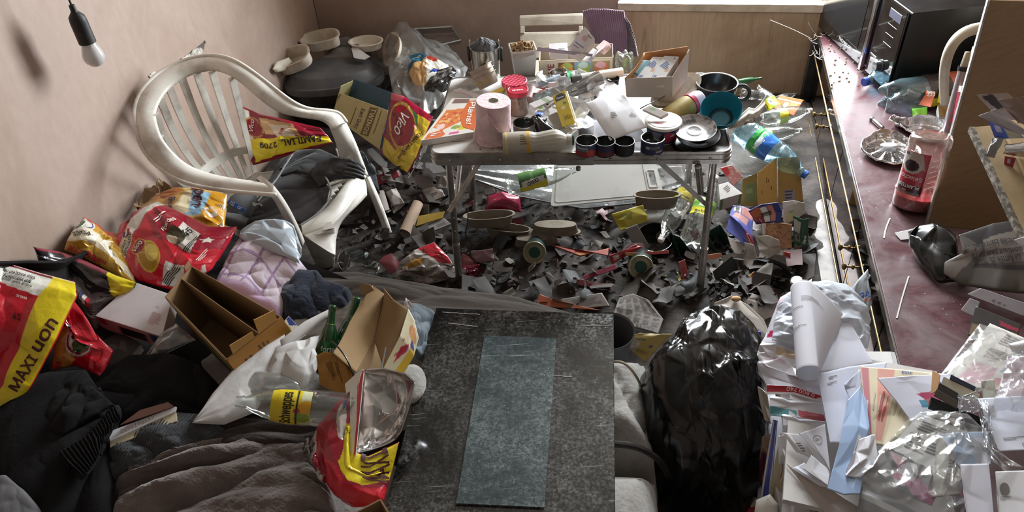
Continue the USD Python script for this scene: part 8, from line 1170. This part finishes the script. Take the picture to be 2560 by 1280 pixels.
# rolled sheet
rl = PP((2008,722,.585),(2026,935,.56)); ax = rl[1] - rl[0]; e1 = unit(np.cross(ax,UP)); e1 = e1 if e1 @ CR > 0 else -e1; e2 = unit(np.cross(e1,ax)); e2 = e2 if e2[2] > 0 else -e2; rr2 = .034; A = []
for v_ in np.linspace(0,1,40):
    c_ = rl[0] + ax * v_; far = P(2112,786,.545) * (1 - v_) + P(2030,940,.52) * v_; row = [c_ + rr2 * (e1 * math.cos(t) + e2 * math.sin(t)) for t in np.linspace(-1.2 * math.pi,-2.5 * math.pi + math.pi * .0,46)][::-1]
    row = [c_ + rr2 * (e1 * math.cos(t) + e2 * math.sin(t)) for t in np.linspace(math.pi * 1.75,math.pi * .38,44)]; end = row[-1]; tip = P(2112,790,.535) * (1 - v_) + P(2048,935,.515) * v_; A.append(row + [end * (1 - w) + tip * w + UP * .006 * math.sin(w * math.pi) for w in np.linspace(.06,1,16)])
S = Surf(np.array(A)); T = Thing('rolled_letter','typed white sheet curled into a wide roll on the heap of letters','letter'); T.part('sheet',S.solid(.0012),M('roll_white','d0d0d8',.7,spec=.3),True); p = Print(S,.0015)
for u_,v_,w_,n_ in ((.72,.22,.26,4),(.62,.32,.34,1),(.55,.55,.3,2)): p.lines(u_,v_,w_,.012 * n_ + .01,n_,IKGY,0,3,.35)
p.done(T)
sh('plain white sheet with a cut diagonal edge right of the roll',[(2112,786,.53),(2114,788,.53)],[(2114,788,.53),(2150,850,.51),(2182,908,.50)],[(2048,930,.51),(2110,925,.505),(2182,908,.50)],[(2112,786,.53),(2085,850,.52),(2048,930,.51)],None,'d9dbe8',(),None,.002,infl=.004)
sh('red and white strip with a reversed telephone number at the left of the heap',[(1915,962,.475),(1985,966,.485),(2055,990,.48)],[(2055,990,.48),(2052,1006,.475)],[(1914,985,.465),(1985,986,.475),(2052,1006,.475)],[(1915,962,.475),(1914,985,.465)],GLOSSV,'e0dee2',[(Rr(.0,.05,1,.72),lin('b51c34')),(El(.98,.7,.06,.3),WHT)],lambda p: p.text('0 800 740',.62,.36,.5,IKW,180),.002)
for lb,q,c_,sp in (('teal and red wrapped magazine under the telephone strip',((1925,990,.465),(2055,1008,.475),(2066,1055,.465),(1922,1036,.45)),'d4d2d8',[(Pg((0,.55),(.5,.6),(.5,1),(0,1)),lin('5aa0aa')),(Pg((.52,.55),(1,.65),(1,1),(.54,.95)),lin('c05a68'))]),('white wrapped leaflet with a blue corner below the teal magazine',((1955,1035,.46),(2068,1055,.465),(2070,1090,.455),(1960,1085,.445)),'d2d3de',[(Rr(.35,.4,.5,.8),lin('5a6ab0'))])): sh(lb,*q4(*q),GLOSSV,c_,sp,None,.006,24,12,name='magazine',cat_='magazine')
sh('large white envelope with a boxed postmark corner in the middle of the heap',[(2043,935,.525),(2120,918,.53),(2218,905,.525)],[(2218,905,.525),(2190,1000,.52),(2130,1108,.51)],[(2075,1108,.505),(2130,1108,.51)],[(2043,935,.525),(2060,1020,.515),(2075,1108,.505)],None,'d0d4e4',(),lambda p: (p.lines(.22,.10,.14,.05,2,IKGY),p.lines(.2,.18,.16,.04,2,IKGY),p.shape(El(.5,.88,.03,.012),IKGY)),.003,10,13,name='envelope',cat_='envelope')
sh('small open envelope flap lying over the large white envelope',[(2110,962,.54),(2145,930,.545),(2155,960,.54)],[(2155,960,.54),(2140,1015,.53)],[(2122,990,.535),(2140,1015,.53)],[(2110,962,.54),(2122,990,.535)],None,'c9cfe2',(),None,.003,name='envelope',cat_='envelope')
sh('cream newspaper with a pink headline column in the middle of the heap',[(2150,916,.54),(2250,922,.545),(2380,935,.54)],[(2380,935,.54),(2320,1040,.535),(2250,1120,.525)],[(2172,1110,.52),(2250,1120,.525)],[(2150,916,.54),(2160,1010,.535),(2172,1110,.52)],None,'d6cbb0',[(Rr(0,0,.10,1),lin('b87a82')),(Rr(.10,0,.2,1),lin('d0c4a8')),(Rr(.2,.0,.38,.95),lin('cf9a8c'))],lambda p: (p.lines(.7,.5,.4,.7,14,ink('b8ac98'),85,4,.2),p.lines(.29,.5,.7,.07,2,ink('a8484a'),85),p.text('EDF',.52,.04,.12,IKBL),p.lines(.8,.07,.2,.05,2,ink('a89a88')),p.lines(.05,.5,.8,.03,1,ink('d8b0b0'),86)),.004,12,14,n=(60,60),name='newspaper',cat_='newspaper')
sh('white sheet edge standing beside the cream newspaper',[(2145,925,.53),(2160,930,.535)],[(2160,930,.535),(2178,1040,.52),(2190,1130,.51)],[(2168,1120,.5),(2190,1130,.51)],[(2145,925,.53),(2168,1120,.5)],None,'d6d6da',(),None,.003)
sh('white leaflet with red and teal drawing on top of the cream newspaper',[(2194,945,.56),(2290,938,.565),(2385,935,.56)],[(2385,935,.56),(2360,1010,.555),(2335,1060,.545)],[(2285,1062,.54),(2335,1060,.545)],[(2194,945,.56),(2240,1000,.55),(2285,1062,.54)],None,'d2d4e2',[(Pg((.42,.38),(.66,.36),(.9,.42),(.95,.72),(.75,.72),(.62,.55)),lin('b04a6a')),(Pg((.55,.5),(.8,.48),(.85,.62),(.6,.62)),lin('b06a68')),(Pg((.44,.52),(.6,.52),(.66,.68),(.48,.66)),lin('5a8fa8')),(Pg((.62,.36),(.85,.34),(.85,.42)),lin('8a8290'))],lambda p: (p.lines(.8,.2,.14,.12,3,IKBL,40),p.lines(.45,.13,.5,.01,1,IKGY)),.003,10,15,n=(70,60),name='leaflet',cat_='leaflet')
# blue envelope with window
sh('pale blue window envelope running down the middle of the heap',[(2120,1000,.55),(2150,965,.555),(2166,1000,.55)],[(2166,1000,.55),(2175,1090,.545),(2150,1235,.53)],[(2068,1222,.52),(2110,1238,.525),(2150,1235,.53)],[(2120,1000,.55),(2098,1110,.54),(2068,1222,.52)],GLOSSV,'9ab2d4',[(Pg((.62,.46),(1,.5),(.9,.86),(.45,.84)),lin('d6d6de'))],None,.006,26,16,n=(50,80),name='envelope',cat_='envelope')
sh('white window pane sheet of the blue envelope, shiny and folded',[(2148,1098,.555),(2188,1085,.56)],[(2188,1085,.56),(2196,1150,.55),(2150,1195,.535)],[(2112,1190,.535),(2150,1195,.535)],[(2148,1098,.555),(2112,1190,.535)],GLOSSV,'d8d8e0',(),None,.008,14,17,name='wrapper',cat_='plastic wrapper')
for lb,q,c_,pr_ in (('grey envelope with a round postmark, folded to a point',((1998,1085,.50),(2062,1058,.515),(2076,1178,.505),(2060,1150,.5)),'c2c2ca',lambda p: (p.shape(El(.55,.32,.22,.13).difference(El(.55,.32,.2,.115)),IKGY),p.lines(.55,.32,.25,.08,3,IKGY,-30))),('white envelope corner below the postmarked envelope',((1956,1082,.48),(2000,1084,.49),(2040,1150,.485),(1990,1130,.47)),'cfcfd4',lambda p: p.lines(.6,.6,.4,.4,4,IKGY,20)),('folded white letter pointing left under the blue envelope',((2028,1138,.50),(2076,1175,.505),(2070,1215,.50),(2008,1172,.49)),'d4d4da',None),('white letter below the folded letter',((1980,1172,.475),(2010,1155,.485),(2072,1220,.49),(2050,1215,.48)),'d0d2dc',None),('grey-brown sheet sloping down at the front of the heap',((1966,1160,.465),(2070,1225,.485),(2260,1330,.50),(2100,1330,.46)),'b0a6a0',None),('dark magazine edge sloping under the grey-brown sheet',((1962,1168,.445),(1990,1175,.455),(2140,1300,.455),(2060,1310,.43)),'6d5d52',None)): sh(lb,*q4(*q),None,c_,(),pr_,.004,8,18,n=(24,24))
# left cliff: standing edges
for lb,q,c_,sp in (('blue and white folded magazine standing on edge at the left of the heap',((1932,1050,.44),(1942,1052,.445),(1925,1268,.25),(1898,1262,.24)),'5560b8',[(Rr(0,0,.25,1),WHT),(Rr(.8,0,1,1),WHT)]),('cream rolled leaflet next to the blue magazine edge',((1950,1085,.44),(1968,1100,.445),(1955,1262,.28),(1922,1250,.27)),'bfb49a',[(Rr(.7,.4,.8,.6),BLK)]),('brown torn paper edges at the left side of the heap',((1905,1095,.38),(1925,1085,.40),(1920,1160,.32),(1900,1150,.31)),'8d7462',()),('plum red card edge low at the left side of the heap',((1902,1130,.35),(1914,1135,.36),(1908,1230,.26),(1898,1200,.26)),'4d2434',()),('pale paper edge curving below the telephone strip',((1892,965,.44),(1916,985,.455),(1930,1060,.42),(1912,1050,.40)),'b0a69c',()),('shiny plastic fold between blue magazine and letters',((1945,1090,.455),(1962,1085,.465),(1970,1165,.43),(1948,1160,.42)),'c2c2c6',())): sh(lb,*q4(*q),GLOSSV,c_,sp,None,.006,10,19,n=(16,30),name='magazine',cat_='magazine')
S = pcoons([(1890,1250,.30),(1925,1235,.33),(1945,1260,.33)],[(1945,1260,.33),(1950,1330,.28)],[(1880,1330,.25),(1950,1330,.28)],[(1890,1250,.30),(1880,1330,.25)],20,20); S.push(.02 * env(S.U,S.V)); solo('white_cup',S.solid(.003),WHITEP,'rounded white plastic edge at the bottom left of the letter heap','plastic',smooth=True)
# right side: sleeves with print, wallet, envelopes
sh('white page with lines and a teal band in a shiny sleeve, upper right',*q4((2475,808,.54),(2620,868,.55),(2570,985,.56),(2345,960,.53)),None,'c9c4bc',[(Pg((.62,.48),(.9,.42),(.78,.72),(.55,.68)),lin('7ab0bc')),(Pg((.2,.6),(.55,.62),(.5,.95),(.15,.9)),lin('d0a8b0')),(Pg((.55,.8),(.75,.75),(.75,.9),(.6,.95)),lin('c08a8a'))],lambda p: (p.lines(.62,.16,.6,.2,5,ink('4a4744'),-3),p.lines(.45,.42,.4,.16,5,IKGY,-3)),.003,8,21,n=(60,50))
def sleeve(label,t,r,b,l,seed,infl=.012,n=(70,70),cr=.005): S = pcoons(t,r,b,l,*n); S.push(infl * env(S.U,S.V,.4) + cr * facet(S.U,S.V,70,seed) + cr * .5 * facet(S.U,S.V,350,seed + 1)); return solo('plastic_sleeve',S.solid(.0015),SLEEVE,label,'plastic sleeve',smooth=True)
sleeve('wrinkled clear sleeve around the teal-banded page',*q4((2450,808,.562),(2640,880,.572),(2560,1000,.58),(2330,965,.55)),31)
T = Thing('worn_wallet','stuffed black and brown wallet among the clear sleeves','wallet'); q = PP((2338,925,.60),(2470,990,.60),(2468,1050,.57),(2325,1010,.565)); T.part('black_cover',rbox(np.vstack([PP((2330,985,.59),(2470,1042,.595),(2468,1062,.58),(2326,1012,.572)),PP((2330,985,.59),(2470,1042,.595),(2468,1062,.58),(2326,1012,.572)) - UP * .025]),.004),M('black_leather','17181a',.45,dirt='33312f',dscale=20,damt=.4),30)
for k,(q,c_) in enumerate(((((2330,925,.61),(2352,938,.615),(2345,975,.60),(2326,985,.595)),'b98a58'),(((2350,955,.612),(2400,985,.615),(2396,1010,.602),(2340,980,.60)),'2b2422'),(((2342,972,.606),(2396,1002,.606),(2392,1022,.597),(2334,990,.597)),'4a3f36'),(((2360,940,.622),(2450,985,.625),(2440,1010,.612),(2352,960,.612)),'c0b8a4'),(((2378,935,.63),(2440,966,.63),(2436,978,.625),(2374,948,.624)),'22243c'))): T.part('card_insert',panel(PP(*q),.004),M('insert_' + c_,c_,.5),False)
sleeve('small scrunched clear bag knotted on the wallet',*q4((2395,985,.635),(2440,990,.64),(2450,1030,.62),(2395,1030,.615)),33,.015,(40,40),.014); solo('wire_tie',tube(spl(PP((2410,992,.65),(2440,980,.655),(2475,968,.65)),12),.0018,6),STEEL,'twisted wire tie on the small scrunched bag','wire')
sh('printed white page below the wallet in a clear sleeve',*q4((2325,1030,.57),(2480,1075,.575),(2455,1085,.56),(2300,1075,.55)),None,'c6c2bc',(),lambda p: p.lines(.5,.5,.8,.7,5,IKGY,-4),.002,n=(30,20))
T,S = sh('dark photo magazine page with white NotreVie roundel in a clear sleeve',[(2300,1035,.565),(2360,1055,.57),(2420,1080,.57)],[(2420,1080,.57),(2370,1180,.56),(2330,1265,.55)],[(2155,1185,.535),(2250,1235,.545),(2330,1265,.55)],[(2300,1035,.565),(2230,1110,.55),(2155,1185,.535)],GLOSSV,'c2bfba',[(Pg((0,.55),(1,.62),(1,1),(0,1)),lin('4a4548')),(Pg((.1,.60),(.3,.62),(1,.88),(1,1),(.7,.95)),lin('8a3a62')),(El(.48,.76,.15,.15),lin('b5b0b4')),(Pg((.33,.78),(.62,.82),(.6,.88),(.35,.86)),lin('a04a70'))],lambda p: (p.lines(.45,.14,.6,.14,4,ink('3d3a38'),0,2),p.lines(.55,.38,.75,.2,5,ink('3d3a38'),0,5),p.text('Notre',.42,.73,.16,ink('7a2a50'),-2),p.text('Vie',.57,.73,.1,ink('3a6a44'),-2),p.text('Grand',.2,.28,.18,ink('2d2a28'),0)),.003,8,22,n=(80,80),name='magazine',cat_='magazine')
sleeve('big wrinkled clear sleeve over the NotreVie page',[(2300,1025,.58),(2420,1030,.60),(2480,1090,.60)],[(2480,1090,.60),(2440,1200,.59),(2400,1310,.58)],[(2130,1205,.548),(2250,1270,.56),(2400,1310,.58)],[(2300,1025,.58),(2210,1110,.565),(2130,1205,.548)],35,.015,(90,90),.010)
sh('grey folded magazine sides under the clear sleeve at the bottom',*q4((2158,1200,.525),(2300,1285,.54),(2290,1340,.53),(2140,1290,.50)),GLOSSV,'8a8c8e',[(Rr(0,.3,1,.5),lin('b5b5b4'))],None,.006,12,23,name='magazine',cat_='magazine')
sh('beige crumpled page with faint print inside the big clear sleeve',*q4((2345,1080,.575),(2440,1085,.58),(2420,1230,.57),(2330,1240,.56)),None,'aca498',(),lambda p: p.lines(.6,.55,.5,.2,4,IKGY,-4),.012,14,24)
sh('white envelope in a blue-tinted sleeve at the right of the heap',*q4((2350,1085,.59),(2475,1080,.60),(2478,1160,.60),(2400,1165,.59)),GLOSSV,'b4c2d4',[(Rr(.55,.2,1,1),lin('c9cad2'))],lambda p: p.text('TSA',.55,.45,.12,ink('4a4744'),-3),.006,16,25,name='envelope',cat_='envelope')
box6('navy_card','navy and red plastic card peeping from under the white sheet','card',PP((2400,1175,.585),(2420,1170,.59),(2425,1245,.58),(2402,1245,.575)),.004,lin('23264a'),[(Rr(0,.75,1,1),lin('8a1c34'))])
sh('plain white sheet standing out at the bottom right',*q4((2400,1162,.62),(2472,1160,.625),(2490,1340,.60),(2425,1340,.595)),None,'d2d2dc',(),None,.003)
sh('white letter with boxed sender and postal logo at the right edge',*q4((2445,998,.625),(2580,990,.645),(2600,1125,.64),(2498,1128,.625)),None,'c9cad6',[(Pg((.0,.15),(.25,.15),(.25,.35),(.08,.4)),lin('a8a6a8'))],lambda p: (p.text('Post',.72,.90,.24,IKGY,3),p.lines(.5,.78,.6,.06,2,IKGY,2)),.003)
sh('white printed letter with an emblem at the bottom right corner',*q4((2488,1180,.64),(2620,1175,.66),(2640,1340,.65),(2500,1340,.62)),None,'c6c4c6',[(Rr(.62,.62,.95,.85),lin('8a8886'))],lambda p: (p.shape(El(.15,.28,.09,.09),IKGY),p.lines(.17,.42,.22,.05,3,IKGY),p.shape(Pg((.52,.6),(.6,.52),(.72,.62),(.7,.75),(.55,.78)),IKB)),.003)
sh('grey-green envelope under the clear bag at the right',*q4((2452,952,.615),(2485,950,.62),(2492,1000,.61),(2458,998,.605)),None,'a8a89c',(),None,.002,name='envelope',cat_='envelope')
sh('pale pink sheet inside the bulging clear bag at the right edge',*q4((2520,900,.65),(2640,880,.67),(2640,1010,.65),(2480,1020,.63)),None,'c9b4bc',(),None,.006)
sleeve('bulging clear bag at the right edge, above the white letters',[(2525,890,.665),(2560,870,.68),(2640,870,.68)],[(2640,870,.68),(2650,1020,.665)],[(2472,1032,.645),(2560,1028,.655),(2650,1020,.665)],[(2525,890,.665),(2500,960,.655),(2472,1032,.645)],37,.02,(60,60),.012)
S = pcoons([(2520,860,.68),(2560,850,.70),(2600,852,.7)],[(2600,852,.7),(2600,900,.68)],[(2530,880,.67),(2600,900,.68)],[(2520,860,.68),(2530,880,.67)],16,12); S.push(.012 * env(S.U,S.V)); solo('curled_letter',S.solid(.0015),PAPER,'curled pale letter end over the teal-banded page at the right edge','letter',smooth=True)
sleeve('long clear wrapper strip running down beside the postal letter',[(2440,995,.64),(2470,1000,.645)],[(2470,1000,.645),(2490,1120,.64),(2560,1170,.65)],[(2470,1150,.63),(2520,1185,.64),(2560,1170,.65)],[(2440,995,.64),(2455,1080,.635),(2470,1150,.63)],39,.01,(40,70),.010)
for _t in THINGS: _t.write()
